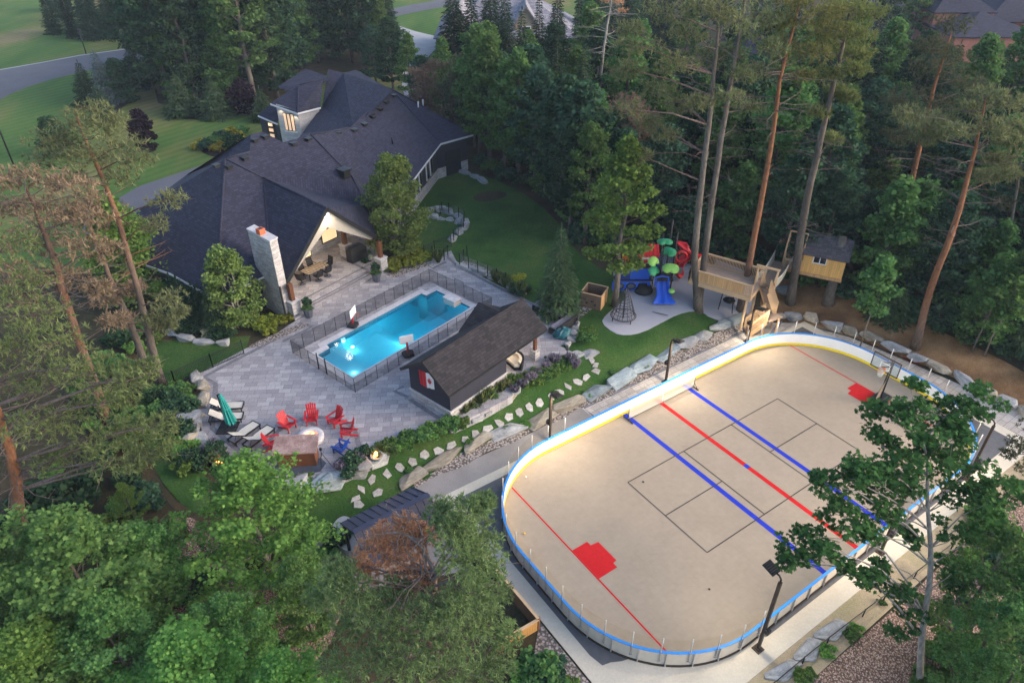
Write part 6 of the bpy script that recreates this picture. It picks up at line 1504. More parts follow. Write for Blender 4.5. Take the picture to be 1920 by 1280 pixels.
def leafy(name, label, cat, H, Rr, cb, mat, bark, seed, leaf=.3, m=24, nl=24, shape='round', prof='round', clump=.75, stems=1, up=.8, r0=None, elev=(10, 65), loose=1., flat_=.5, jit=.72):
    rng = np.random.default_rng(seed); rg = random.Random(seed)
    t = thing(name, label, cat); tk = MB(); br = MB(); anc = []
    r0 = r0 or .018*H+.03
    for s in range(stems):
        az = 6.2832*s/stems+rg.uniform(-.4, .4); lean = 0 if stems == 1 else Rr*.28
        tp = [Vector((lean*math.cos(az)*f**.8+rg.uniform(-.02, .02)*H*(.3+f)*(f > 0), lean*math.sin(az)*f**.8+rg.uniform(-.02, .02)*H*(.3+f)*(f > 0), H*.96*f-.1*(f == 0))) for f in (0, .2, .4, .6, .8, 1)]
        tk.tube(tp, [r0*(1-.9*f)/(stems**.5) for f in (0, .2, .4, .6, .8, 1)], 7)
        for i in range(nl//stems):
            f = i/(nl//stems-1); z = cb+(1-cb)*f*.97; ft = z*5; k = min(4, int(ft)); base = tp[k].lerp(tp[k+1], ft-k)
            L = Rr*PROF[prof](f)*rg.uniform(jit, 1.8-jit); a = gold(i)+s*1.3+rg.uniform(-.3, .3); e = R(elev[0]+(elev[1]-elev[0])*f+rg.uniform(-8, 8))
            d = Vector((math.cos(a)*math.cos(e), math.sin(a)*math.cos(e), math.sin(e))); side = Vector((-math.sin(a), math.cos(a), 0))
            base = base-Vector((0, 0, min(.3*L, base.z*.3)))
            pts = [base, base+d*L*.4+Vector((0, 0, .02*L)), base+d*L*.75+Vector((0, 0, .09*L)), base+d*L+Vector((0, 0, .12*L))]
            rr = max(.012, r0*.35*(1-f*.75)); br.tube(pts, [rr, rr*.7, rr*.45, rr*.2], 4, cap=False)
            anc.append(pts[3]); anc.append(pts[2]+side*rg.uniform(-.1, .1)*L)
            for q in (.45, .6, .75, .9):
                p = pts[1].lerp(pts[3], (q-.4)/.6); w_ = L*rg.uniform(.18, .36)*(1.25-q*.6)
                for sg in (-1, 1):
                    if rg.random() < .12*loose: continue
                    e_ = p+side*sg*w_+d*w_*.5+Vector((0, 0, rg.uniform(-.1, .22)*w_)); anc.append(e_); br.tube([p, e_], [rr*.3, rr*.12], 3, cap=False)
            if L > Rr*.5 and rg.random() < .6: anc.append(pts[1]+Vector((0, 0, rg.uniform(0, .3))))
        anc.append(tp[5]+Vector((0, 0, .02*H)))
    tr = tk.build('trunk', bark, t); br.build('branches', bark, tr)
    A = np.array([tuple(a) for a in anc]); s_ = clump*rng.uniform(.55, 1.15, len(A))
    P = clumps(A, s_, m, rng, flat_)
    leaves('crown', P, leaf*rng.uniform(.65, 1.25, len(P)), shape, mat, t, rng, up)
    return t
def spruce(name, label, H, Rr, mat, seed, cb=.04, spray=.42, dens=1., prof=.85, droop=.28):
    rng = np.random.default_rng(seed); rg = random.Random(seed); t = thing(name, label, 'spruce')
    tk = MB(); tk.tube([(0, 0, -.1), (.02*H*rg.uniform(-.3, .3), 0, H*.5), (0, 0, H)], [.012*H+.05, .007*H+.03, .012], 7); tr = tk.build('trunk', M['barkgrey'], t); br = MB()
    P, D, Z = [], [], []
    nlev = int(H*2.6*dens)+7
    for i in range(nlev):
        f = cb+(1-cb)*(i/nlev)**.92; z = f*H; L = Rr*((1-f)**prof)*rg.uniform(.82, 1.12)+.06; nb = max(5, int((6+5*(1-f))))
        for j in range(nb):
            a = 6.2832*j/nb+i*1.1+rg.uniform(-.25, .25); l = L*rg.uniform(.72, 1.14); dr = droop*(1-f*.9); o = np.array([math.cos(a), math.sin(a)]); sd = np.array([-math.sin(a), math.cos(a)])
            if l > .5 and rg.random() < .5: br.tube([(0, 0, z), (o[0]*l*.9, o[1]*l*.9, z-dr*l*.8)], [.02, .006], 3, cap=False)
            k = max(3, int(l/.16))
            for q in range(k):
                u = (q+.6)/k; rr = l*(.12+.88*u); zz = z-dr*rr*(1.25-.6*u)+.1*rr*u*u
                for sg in ((-1, 1) if q < k-1 else (0,)):
                    off = sg*(.1+.16*(1-u)*l*.5); P.append((o[0]*rr*.92+sd[0]*off, o[1]*rr*.92+sd[1]*off, zz+rg.uniform(-.05, .05)))
                    D.append((o[0]*.75+sd[0]*sg*.75, o[1]*.75+sd[1]*sg*.75, rg.uniform(-.45, .05))); Z.append(spray*(.55+.6*(1-f))*rg.uniform(.7, 1.2))
    P.append((0, 0, H-.1)); D.append((0, 0, 1)); Z.append(.5)
    br.build('branches', M['barkgrey'], tr)
    leaves('crown', P, np.array(Z), 'spray', mat, t, rng, 1.4, D)
    return t
def needles(P0, s, n, rng, flatten=.42, blade=.24, per=8):
    """tufts of thin needles round the given pad centres"""
    A = clumps(P0, s, n, rng, flatten); c_ = np.repeat(np.asarray(P0, float), n, axis=0)
    A2 = np.repeat(A, per, axis=0); C2 = np.repeat(c_, per, axis=0)
    d = nrm(nrm(A2-C2+1e-4)*.55+np.array([0, 0, .35])+rng.normal(size=A2.shape)*.7)
    return A2, d, blade*rng.uniform(.6, 1.25, len(A2))
def pine(name, label, trunk, r0, pads, mat, bark, seed, dead=(), cat='pine tree', padr=1.2, tufts=46, blade=.3, per=9, extra=None, limbmat=None, r1=.05, thin=1., flatten=.42):
    """trunk: (px, py, Y) points from the foot up; pads: (px, py, dY, radius factor) clumps of foliage, each carried by its own limb"""
    rng = np.random.default_rng(seed); rg = random.Random(seed)
    T = [p if isinstance(p, Vector) else atY(*p) for p in trunk]; base = T[0].copy(); base.z = min(base.z, hgt(base.x, base.y)-.1); T[0] = base
    t = thing(name, label, cat, (base.x, base.y, hgt(base.x, base.y)))
    S = [T[0]]
    for a, b in zip(T, T[1:]):
        for f in (.34, .67, 1): S.append(a.lerp(b, f)+Vector((rg.uniform(-.04, .04), rg.uniform(-.04, .04), 0))*(f < 1))
    rad = [r0+(r1-r0)*(i/(len(S)-1))**.9 for i in range(len(S))]; rad[0] *= 1.25
    tr = MB(W=True).tube(S, rad, 9).build('trunk', bark, t)
    br = MB(W=True); C = []
    for px, py, dY, k in pads:
        c_ = atY(px, py, T[-1].y*.5+T[0].y*.5+dY); C.append((c_, padr*k))
        best = min(S[2:], key=lambda s_: (s_-c_).length+abs((c_.z-s_.z)-.35*(s_-c_).length)*1.2)
        mid = best.lerp(c_, .5)+Vector((rg.uniform(-.25, .25), rg.uniform(-.25, .25), rg.uniform(-.1, .35))); L = (c_-best).length
        rr = .018+.009*L; br.tube([best, best.lerp(mid, .6), mid, mid.lerp(c_, .6), c_], [rr, rr*.85, rr*.7, rr*.5, rr*.25], 5, cap=False)
        for q in range(int(6*k)+2):
            e_ = c_+Vector((rg.gauss(0, .6), rg.gauss(0, .6), rg.gauss(0, .22)))*padr*k; br.tube([mid.lerp(c_, rg.uniform(.5, 1)), e_], [rr*.3, .008], 3, cap=False)
    for px, py, l, n_ in dead:            # bare dead branches round a height on the trunk
        s_ = min(S, key=lambda s_: abs(640-FPX*(s_.y*sp+(s_.z-CAM_H)*cp)/(s_.y*cp-(s_.z-CAM_H)*sp)-py))
        for q in range(n_):
            a = rg.uniform(0, 6.28); L = l*rg.uniform(.5, 1.15); o = s_+Vector((0, 0, rg.uniform(-.8, .8))); z = rg.uniform(-.25, .35)
            p1 = o+Vector((math.cos(a), math.sin(a), z))*L*.5; p2 = o+Vector((math.cos(a+.15), math.sin(a+.15), z*.6))*L
            br.tube([o, p1, p2], [.035, .022, .008], 4, cap=False)
            for w_ in range(4):
                f = rg.uniform(.4, 1); b_ = p1.lerp(p2, f); br.tube([b_, b_+Vector((rg.gauss(0, 1), rg.gauss(0, 1), rg.gauss(0, .4)))*L*.17], [.012, .005], 3, cap=False)
    tag(br.build('branches', limbmat or bark, tr), kind='stuff')
    if C:
        P0 = np.array([tuple(c_) for c_, r_ in C]); rs = np.array([r_ for c_, r_ in C])
        A2, d, sz = needles(P0, rs, int(tufts*2.0), rng, flatten, blade, per)
        leaves('crown', A2, sz, 'blade', mat, t, rng, 1.3, d, True)
    return t
# ---- leaf and bark materials
M['barkgrey'] = m_bark('grey_bark', (.1, .085, .072), (.16, .14, .12)); M['barkpale'] = m_bark('pale_bark', (.26, .24, .21), (.34, .31, .28)); M['barkred'] = m_bark('red_pine_bark', (.25, .115, .06), (.12, .09, .075), zsplit=(4, 9)); M['barkredhigh'] = m_bark('tall_pine_bark', (.21, .115, .07), (.11, .092, .08), zsplit=(10, 17)); M['barkbrown'] = m_bark('brown_pine_bark', (.16, .085, .055), (.13, .09, .07)); M['twig'] = m_bark('dead_twig', (.2, .16, .145), (.15, .105, .09))
M['lf_dark'] = m_leaf('dark_leaf', (.026, .064, .04), (.062, .122, .066)); M['lf_mid'] = m_leaf('mid_leaf', (.055, .13, .045), (.15, .26, .085), .42); M['lf_bright'] = m_leaf('bright_leaf', (.08, .185, .044), (.23, .38, .1), .48)
M['lf_birch'] = m_leaf('birch_leaf', (.11, .19, .05), (.24, .33, .11), .4); M['lf_maple'] = m_leaf('maple_leaf', (.07, .16, .05), (.19, .31, .1), .46); M['lf_lime'] = m_leaf('lime_leaf', (.15, .2, .03), (.3, .32, .06), .4); M['lf_oak'] = m_leaf('oak_leaf', (.028, .085, .028), (.075, .17, .052), .32, .1)
M['lf_blue'] = m_leaf('blue_spruce_needle', (.035, .06, .068), (.115, .16, .17), .15); M['lf_spruce'] = m_leaf('spruce_needle', (.03, .062, .034), (.075, .115, .055), .15); M['lf_spruce2'] = m_leaf('dark_spruce_needle', (.014, .034, .022), (.036, .066, .036), .15)
M['lf_pine'] = m_leaf('pine_needle', (.13, .155, .08), (.25, .27, .135), .4, .1); M['lf_pinegreen'] = m_leaf('green_pine_needle', (.11, .17, .075), (.23, .3, .125), .4, .1); M['lf_pineyellow'] = m_leaf('yellow_pine_needle', (.125, .15, .055), (.24, .25, .095), .35, .1); M['lf_pinedark'] = m_leaf('dark_pine_needle', (.07, .08, .05), (.13, .14, .08), .3, .1)
M['lf_brown'] = m_leaf('dry_pine_needle', (.18, .125, .095), (.29, .2, .15), .3, .1); M['lf_orange'] = m_leaf('rust_pine_needle', (.38, .17, .11), (.56, .3, .2), .35, .1)
M['lf_purple'] = m_leaf('purple_leaf', (.012, .008, .014), (.035, .018, .03), .15); M['lf_yellow'] = m_leaf('yellow_flower', (.22, .22, .03), (.4, .36, .06), .3); M['lf_lavender'] = m_leaf('lavender_flower', (.15, .13, .19), (.26, .23, .31), .2); M['lf_white'] = m_leaf('white_flower', (.45, .5, .35), (.7, .7, .55), .3); M['lf_grass'] = m_leaf('ornamental_grass', (.09, .15, .05), (.22, .26, .11), .3)
lab0 = 'x'
# ---- prototypes of the forest trees
FT = []
for i, (nm, H, Rr, cb, mt, prof, kw) in enumerate((
    ('leafy_tree', 13, 3.3, .22, 'lf_dark', 'round', {}), ('leafy_tree', 14.5, 3.0, .28, 'lf_mid', 'oval', {}), ('leafy_tree', 11.5, 3.4, .16, 'lf_dark', 'round', dict(elev=(4, 60))),
    ('leafy_tree', 15, 3.3, .3, 'lf_mid', 'round', {}), ('leafy_tree', 9.5, 2.7, .1, 'lf_mid', 'oval', {}), ('leafy_tree', 7, 2.4, .06, 'lf_dark', 'round', {}))):
    FT.append(leafy(nm, lab0, 'tree', H, Rr, cb, M[mt], M['barkgrey'], 40+i, leaf=.33, m=26, nl=26, prof=prof, clump=.85, **kw))
SP = [spruce('spruce_tree', lab0, 15, 2.9, M['lf_spruce2'], 60, .05, .6, 1.0, .8, .35), spruce('spruce_tree', lab0, 11, 2.3, M['lf_spruce2'], 61, .04, .5, 1.1, .85, .3)]
USED = set()
def plant(proto, p, label, group, s=1., rz=0., nm=None):
    if proto.name not in USED and nm is None:
        USED.add(proto.name); o = proto; o.location = p; o.rotation_euler = (0, 0, rz); o.scale = (s,)*3; o['label'] = label
    else: o = again(proto, p, rz, label, None, s)
    o['group'] = group; return o
rg = random.Random(77)
def hs(px, py, tx, ty):
    """foot on the ground and height read off two pixels"""
    b = G(px, py); return b, above(b, tx, ty)-b.z
# ---- lone trees near the house and on the lawns
def lone(build, px, py, ty, **kw):
    b, H = hs(px, py, px, ty); t = build(H); t.location = b; t.rotation_euler = (0, 0, kw.get('rz', 0)); return t
lone(lambda H: leafy('birch_tree', 'pale green multi stemmed tree standing left of the stone chimney', 'tree', H, 1.95, .1, M['lf_birch'], M['barkpale'], 1, leaf=.19, m=40, nl=30, prof='oval', clump=.6, stems=3), 452, 612, 468)
lone(lambda H: leafy('birch_tree', 'pale green multi stemmed tree standing right of the porch', 'tree', H, 2.9, .08, M['lf_birch'], M['barkpale'], 2, leaf=.2, m=44, nl=42, prof='oval', clump=.75, stems=3), 748, 478, 292)
lone(lambda H: leafy('maple_tree', 'slender bright green maple growing beside the timber box and play pad', 'tree', H, 2.75, .33, M['lf_bright'], M['barkgrey'], 3, leaf=.24, m=34, nl=32, prof='oval', clump=.62, shape='round', elev=(0, 60)), 1152, 574, 250)
lone(lambda H: spruce('spruce_tree', 'mid green spruce standing behind the outdoor sofa', H, 2.15, M['lf_spruce'], 5, .03, .42, 1.25, .72, .32), 1046, 588, 424)
for (px, py, ty), Rr, mt, lab in (((205, 196, 96), 2.5, 'lf_blue', 'blue spruce on the front lawn, left of the two'), ((262, 166, 84), 2.3, 'lf_blue', 'blue spruce on the front lawn, right of the two'), ((172, 198, 116), 2.4, 'lf_spruce2', 'dark spruce just left of the two blue spruces'), ((198, 226, 160), 2.2, 'lf_spruce2', 'dark spruce in front of the two blue spruces'), ((345, 216, 138), 2.9, 'lf_spruce', 'broad spruce in the dark bed, left of the pair'), ((408, 220, 150), 2.9, 'lf_spruce', 'broad spruce in the dark bed, right of the pair'), ((497, 226, 164), 2.0, 'lf_spruce', 'narrow spruce beside the house entry')):
    lone(lambda H: spruce('spruce_tree', lab, H, Rr, M[mt], px, .03, .55, 1.25, .8, .25), px, py, ty)
lone(lambda H: leafy('leafy_tree', 'rounded green tree between the two blue spruces', 'tree', H, 2.6, .06, M['lf_dark'], M['barkgrey'], 7, leaf=.34, m=26, nl=26, prof='oval'), 236, 190, 112)
lone(lambda H: leafy('purple_maple', 'young purple maple in a round dark mulch ring on the front lawn', 'tree', H, 1.55, .16, M['lf_purple'], M['barkgrey'], 8, leaf=.34, m=22, nl=18, prof='oval', clump=.6), 277, 283, 206)
lone(lambda H: leafy('purple_maple', 'dark purple tree between the spruces and the house entry', 'tree', H, 1.9, .05, M['lf_purple'], M['barkgrey'], 9, leaf=.34, m=26, nl=24, prof='oval'), 462, 214, 152)
lone(lambda H: leafy('leafy_tree', 'small green tree on the front lawn seen through the left pine', 'tree', H, 1.7, .1, M['lf_dark'], M['barkgrey'], 10, leaf=.28, m=22, nl=20, prof='round'), 112, 292, 222)
lone(lambda H: leafy('honey_locust', 'bright yellow green tree behind the left pine trunks by the house', 'tree', H, 3.0, .06, M['lf_bright'], M['barkgrey'], 13, leaf=.22, m=38, nl=36, prof='oval', clump=.85), 262, 560, 370)
# ---- woods by hand: (px, py foot, kind, height or None, label)
def wood(group, where, rows, kinds, seed, hr=(.85, 1.15)):
    rr = random.Random(seed); pts = []
    for px, py in rows: pts.append((px, py))
    pts.sort()
    for i, (px, py) in enumerate(pts):
        k = rr.choice(kinds); pr = FT[k] if k < 10 else SP[k-10]
        plant(pr, G(px, py), '%s %s, %s from the left' % ('spruce' if k >= 10 else 'leafy tree', where, nth(i)), group, rr.uniform(*hr), rr.uniform(0, 6.28))
wood('trees beyond the road', 'in the dark wood beyond the road', [(105, 64), (140, 70), (178, 74), (212, 72), (250, 70), (292, 66), (330, 64), (128, 40), (170, 42), (220, 44), (268, 42), (315, 40), (362, 50), (112, 22)], (10, 11, 10, 5, 2), 1, (.75, 1.05))
wood('trees behind the front lawn', 'in the grove behind the front lawn', [(300, 150), (322, 192), (352, 190), (300, 176), (372, 200), (432, 198), (480, 200), (520, 184), (352, 176), (384, 172), (416, 180), (444, 170), (474, 172), (505, 164), (536, 150), (566, 128), (598, 118), (632, 112), (662, 118), (690, 122), (318, 122), (360, 120), (402, 122), (446, 116), (492, 112), (540, 100), (590, 88), (640, 84), (680, 82), (388, 88), (440, 84), (490, 80)], (0, 2, 3, 2, 4), 2, (1.0, 1.4))
wood('trees behind the garage', 'behind the garage roof', [(706, 158), (738, 176), (722, 130), (772, 205), (800, 232), (835, 240), (748, 140), (862, 262), (890, 276)], (0, 2, 4, 1), 3, (.6, .8))
wood('spruces before the stone house', 'in the row before the stone house', [(706, 92), (726, 84), (856, 178), (888, 186), (922, 176), (948, 190), (1008, 188), (1040, 182), (1078, 190), (1108, 176), (1140, 186), (1168, 170)], (10, 10, 11), 4, (.95, 1.25))
wood('trees at the lawn edge', 'at the far edge of the upper lawn', [(918, 312), (946, 330), (974, 342), (1004, 352), (1030, 372), (1048, 396), (900, 292), (936, 300), (968, 312), (1000, 318), (1036, 340), (1064, 372), (1084, 420), (1096, 456), (1068, 440)], (1, 0, 3, 4), 5, (.72, 1.02))
# ---- the wood behind the play structure and the rink
POLY = GP((880, 268), (960, 300), (1060, 360), (1100, 440), (1150, 456), (1290, 488), (1420, 506), (1520, 530), (1600, 556), (1700, 592), (1800, 630), (1940, 690), (2120, 760))
POLY += [Vector((75, 62, 0)), Vector((84, 88, 0)), Vector((66, 100, 0)), Vector((30, 104, 0)), Vector((4, 98, 0))]
pts = []
tries = 0
while tries < 9000 and len(pts) < 190:
    tries += 1
    x, y = rg.uniform(-6, 84), rg.uniform(42, 106)
    if not inside(x, y, POLY): continue
    if y > 86 and 1730 < 960+FPX*x/(y*cp+(CAM_H-8)*sp) < 1915: continue
    dmin = 3.0+.035*max(0, y-50)
    if all((x-a)**2+(y-b)**2 > dmin*dmin for a, b in pts): pts.append((x, y))
pts.sort(key=lambda p: p[1])
ROWN = 14
for r_ in range(0, len(pts), ROWN):
    rowp = sorted(pts[r_:r_+ROWN])
    for i, (x, y) in enumerate(rowp):
        near = r_ < 3*ROWN; k = rg.choice((4, 5, 2, 4, 0) if near else (0, 1, 2, 3, 4, 2, 10, 11)); pr = FT[k] if k < 10 else SP[k-10]
        plant(pr, (x, y, hgt(x, y)), '%s behind the play structure, %s from left in the %s row back' % ('spruce' if k >= 10 else 'leafy tree', nth(i), nth(r_//ROWN)), 'trees in the wood behind the play structure', rg.uniform(.72, .98) if not near else rg.uniform(.7, 1.0), rg.uniform(0, 6.28))
wood('trees at the top right', 'in the distant belt at the top right', [(1180, 96), (1240, 84), (1300, 90), (1350, 70), (1420, 62), (1480, 58), (1560, 60), (1700, 88), (1640, 96), (1930, 90), (1130, 70), (1210, 50), (1280, 44), (1100, 90)], (0, 1, 2, 10), 6, (.7, .95))
# slim saplings in front of the wood
for i, (px, py, ty, lab) in enumerate(((1605, 672, 480, 'slim sapling on the bark slope right of the tree house'), (1846, 668, 470, 'slim leaning sapling at the right of the bark slope'), (1822, 660, 500, 'thin sapling beside the leaning one at the right'), (1440, 440, 300, 'thin young tree behind the red barked pine'))):
    b, H = hs(px, py, px, ty); t = leafy('sapling', lab, 'tree', H, 1.3, .5, M['lf_mid'], M['barkgrey'], 90+i, leaf=.26, m=16, nl=14, prof='oval', clump=.6, r0=.07); t.location = b
for i, (px, py, ty, r_, lab) in enumerate(((1640, 590, 522, 1.1, 'bushy young conifer on the bark slope, left of two'), (1672, 602, 540, 1.3, 'bushy young conifer on the bark slope, right of two'), (1905, 660, 600, 1.2, 'grey green young conifer at the right edge of the bark slope'))):
    lone(lambda H: spruce('young_conifer', lab, H, r_, M['lf_spruce'], 200+i, .02, .4, 1.2, .6, .2), px, py, ty)
# ---- hero pines
pine('pine_tree', 'tall pine with twin grey trunks rising through the timber deck', [(1310, 588, 47.0), (1302, 480, 47.0), (1316, 340, 47.0), (1335, 180, 47.2), (1346, 60, 47.4), (1352, -40, 47.5)], .33, [(1200, 85, -1, 1.2), (1175, 130, 0, 1.1), (1235, 170, 1, 1.2), (1180, 205, -1, 1.0), (1270, 120, -2, 1.1), (1290, 60, 1, 1.2), (1245, 25, 0, 1.3), (1310, 190, -2, .8), (1245, 250, 1, .9), (1330, 110, 2, 1.0), (1200, 290, 0, .7), (1310, 10, -1, 1.3), (1350, 20, -2, 1.1), (1275, 200, 2, .9), (1215, 230, 2, .8), (1180, 55, 2, .9)], M['lf_pine'], M['barkgrey'], 301, [(0, 200, 3.5, 5), (0, 300, 3, 6), (0, 400, 2, 5), (0, 120, 4, 5)], limbmat=M['twig'], padr=1.35, tufts=46)
pine('pine_tree', 'grey pine trunk leaning right beside its twin above the timber deck', [(1318, 520, 47.3), (1332, 400, 47.4), (1352, 260, 47.5), (1378, 110, 47.6), (1396, 0, 47.8), (1404, -60, 47.8)], .28, [(1420, 70, 1, 1.2), (1395, 140, -1, .9), (1440, 30, 0, 1.2), (1380, 40, -2, 1.1), (1430, 130, 2, 1.0), (1360, 90, 2, .9), (1410, 200, 1, .8), (1450, 90, -1, .9), (1400, -10, 0, 1.2), (1370, 180, -2, .7)], M['lf_pine'], M['barkgrey'], 302, [(0, 250, 3, 6), (0, 350, 2, 5), (0, 160, 3, 5)], limbmat=M['twig'], padr=1.3, tufts=44)
pine('red_pine', 'tall pine with orange red trunk standing at the right end of the deck', [(1388, 582, 47.7), (1400, 520, 47.7), (1425, 390, 47.8), (1446, 270, 47.9), (1462, 150, 48.0), (1488, 50, 48.2), (1508, -30, 48.3)], .29, [(1500, 40, 0, 1.2), (1470, 85, 1, 1.0), (1525, 100, -1, 1.1), (1545, 55, 1, 1.1), (1455, 40, 0, 1.1), (1505, 140, 1, .8), (1520, 10, -1, 1.2), (1480, 0, 1, 1.1), (1560, 20, 0, .9)], M['lf_pineyellow'], M['barkred'], 303, [(0, 200, 3.6, 10), (0, 150, 3.4, 9), (0, 250, 2.2, 6), (0, 330, 1.2, 5), (0, 110, 3, 6)], limbmat=M['twig'], padr=1.3, tufts=44)
pine('pine_tree', 'tall yellow green pine whose trunk carries the tree house porch', [(1484, 560, 49.3), (1500, 450, 49.3), (1520, 340, 49.4), (1548, 220, 49.6), (1572, 120, 49.7), (1600, 0, 49.9), (1610, -60, 50)], .36, [(1560, 30, 1, 1.2), (1592, 12, 0, 1.2), (1610, 60, -1, 1.1), (1580, 100, 1, 1.2), (1545, 140, 0, 1.0), (1600, 130, -1, .9), (1570, 170, 1, .8), (1540, 80, -1, 1.1), (1630, 20, 1, 1.1), (1535, 210, 0, .7), (1560, 260, 1, .7), (1585, 60, 2, 1.2), (1615, 100, 1, .8), (1590, 180, 0, .6)], M['lf_pineyellow'], M['barkgrey'], 304, [(0, 260, 3, 6), (0, 320, 2.6, 5), (0, 400, 2, 5)], limbmat=M['twig'], padr=1.25, tufts=64)
st = G(1552, 570); tp_ = at(1581, 443, hz+hh_+1.3)
pine('tree_stub', 'thick topped tree trunk running up through the tree house roof', [st, st.lerp(Vector((tp_.x, tp_.y, tp_.z)), .5), Vector((tp_.x, tp_.y, tp_.z))], .42, [], M['lf_pine'], M['barkgrey'], 305, r1=.3, cat='tree trunk')
pine('red_pine', 'tall red barked pine with broken top at the right behind the boulders', [(1718, 648, 42.6), (1745, 540, 42.6), (1790, 420, 42.7), (1815, 330, 42.8), (1834, 250, 42.9), (1848, 185, 43)], .29, [(1712, 218, 0, 1.1), (1745, 238, 1, 1.1), (1790, 245, -1, 1.1), (1848, 178, 1, 1.0), (1890, 190, 0, 1.2), (1905, 232, 1, 1.2), (1862, 240, -1, 1.1), (1828, 205, 2, .9), (1765, 222, 2, .9), (1872, 300, 0, 1.0), (1905, 268, -1, 1.1), (1850, 330, 1, .8), (1888, 325, 1, .8), (1935, 250, 0, 1.2), (1735, 258, 0, .8)], M['lf_pine'], M['barkred'], 306, [(0, 300, 3.4, 8), (0, 350, 3.0, 6), (0, 420, 2.6, 6), (0, 230, 2, 5), (0, 480, 1.6, 5)], limbmat=M['twig'], padr=1.15, tufts=52)
pine('pine_tree', 'dark pine with reddish trunk standing farther back at the upper right', [(1662, 520, 56), (1700, 380, 56), (1728, 260, 56.2), (1752, 160, 56.4), (1785, 60, 56.6)], .34, [(1720, 180, 0, 1.2), (1745, 130, 1, 1.2), (1782, 110, -1, 1.1), (1805, 150, 0, 1.1), (1760, 85, 1, 1.1), (1785, 45, 0, 1.0), (1700, 215, -1, 1.1), (1680, 190, 0, .9), (1720, 250, 1, 1.0), (1682, 255, 0, .9), (1830, 165, 1, .9), (1770, 190, 0, 1.1), (1760, 230, -1, .8), (1740, 90, 0, 1.0)], M['lf_pinedark'], M['barkred'], 307, [(0, 300, 3, 8), (0, 240, 3, 6)], limbmat=M['twig'], padr=1.6, tufts=54)
pine('pine_tree', 'thin grey pine with dead limbs behind the right edge of the wood', [(1880, 560, 50), (1895, 420, 50), (1915, 300, 50)], .22, [(1880, 380, 0, .8), (1915, 350, 1, .9), (1900, 320, 0, .8)], M['lf_pinedark'], M['barkgrey'], 308, [(0, 420, 2.5, 8), (0, 500, 2, 8)], limbmat=M['twig'], padr=1.1, tufts=30)
pine('dead_tree', 'bare pale tree with rusty tips between the spruces at the top', [(1122, 170, 84), (1132, 90, 84), (1142, 30, 84), (1150, -20, 84)], .2, [(1160, 5, 0, .5), (1135, 0, 1, .5), (1168, 20, 0, .4)], M['lf_orange'], M['barkpale'], 309, [(0, 60, 3.2, 9), (0, 20, 3, 9), (0, 100, 2.5, 7)], limbmat=M['barkpale'], padr=1.3, tufts=10)
for (px, py, ty), mt, lab, sd in (((800, 262, 120), 'lf_brown', 'thinning brown pine behind the garage', 310), ((850, 268, 110), 'lf_pinedark', 'grey green pine right of the thinning brown one', 311), ((1180, 420, 190), 'lf_brown', 'brownish pine in the wood left of the twin trunks', 312)):
    b, H = hs(px, py, px, ty); pads = [(px+rg.uniform(-48, 48)*(1-.5*f), py-(py-ty)*f, rg.uniform(-1.5, 1.5), rg.uniform(.7, 1.1)) for f in np.linspace(.35, 1, 13)]
    pine('pine_tree', lab, [b, b+Vector((0, 0, H*.5)), b+Vector((0, 0, H*.95))], .2, pads, M[mt], M['barkbrown'], sd, [(0, py-(py-ty)*.4, 2, 6)], limbmat=M['twig'], padr=1.5, tufts=40)
# left side pines
pine('red_pine', 'tall leaning pine left of the house with reddish upper trunk', [(306, 728, 37.3), (283, 640, 37.3), (258, 540, 37.3), (222, 410, 37.3), (186, 320, 37.3), (160, 262, 37.3), (140, 205, 37.3)], .27, [(95, 260, 0, 1.0), (140, 235, 1, 1.0), (185, 250, -1, 1.0), (230, 275, 0, 1.0), (80, 300, 1, .9), (255, 300, -1, .8), (200, 300, 1, 1.0), (150, 295, -1, .9), (130, 335, 0, .8), (225, 332, 0, .9), (170, 205, 0, .9), (315, 374, -1, .85), (292, 420, 0, .75), (315, 560, -1, .8), (335, 585, 0, .6), (290, 590, 0, .8), (210, 225, 0, .7), (120, 275, 0, .8), (305, 610, 0, .7)], M['lf_pine'], M['barkredhigh'], 320, [(0, 430, 2.6, 8), (0, 500, 2.4, 6), (0, 350, 2, 6), (0, 600, 1.8, 5)], limbmat=M['barkbrown'], padr=1.3, tufts=32)
pine('red_pine', 'reddish pine trunk standing behind the leaning one on the left', [(282, 706, 38.6), (250, 620, 38.6), (205, 520, 38.6), (180, 455, 38.6), (160, 400, 38.6)], .27, [(120, 400, 0, .8), (165, 385, 1, .8), (200, 560, -1, .8), (250, 540, 0, .7), (230, 600, 0, .7)], M['lf_brown'], M['barkredhigh'], 321, [(0, 560, 2.6, 9), (0, 500, 2.4, 9), (0, 620, 2.2, 7)], limbmat=M['twig'], padr=1.2, tufts=40)
pine('dying_pine', 'dying brown pine with a wide mass of dry twigs at the left edge', [(140, 650, 33.5), (122, 560, 33.5), (100, 480, 33.5), (72, 410, 33.5), (48, 350, 33.5)], .3, [(12, 335, 0, 1.0), (55, 328, 1, 1.0), (105, 342, 0, 1.0), (150, 362, -1, 1.0), (25, 385, 1, 1.0), (78, 395, -1, 1.1), (130, 408, 1, 1.0), (175, 410, 0, .9), (35, 450, 0, 1.0), (98, 455, 1, 1.0), (152, 460, -1, 1.0), (195, 470, 0, .8), (90, 515, 0, .9), (140, 525, 1, .9), (25, 505, -1, 1.0), (185, 540, 0, .7), (-20, 400, 0, 1.0), (215, 600, 0, .7), (60, 560, 0, .8)], M['lf_brown'], M['barkbrown'], 322, [(0, 430, 2.8, 14), (0, 500, 2.8, 12), (0, 370, 2.4, 10), (0, 560, 2.4, 8)], limbmat=M['twig'], padr=1.25, tufts=34)
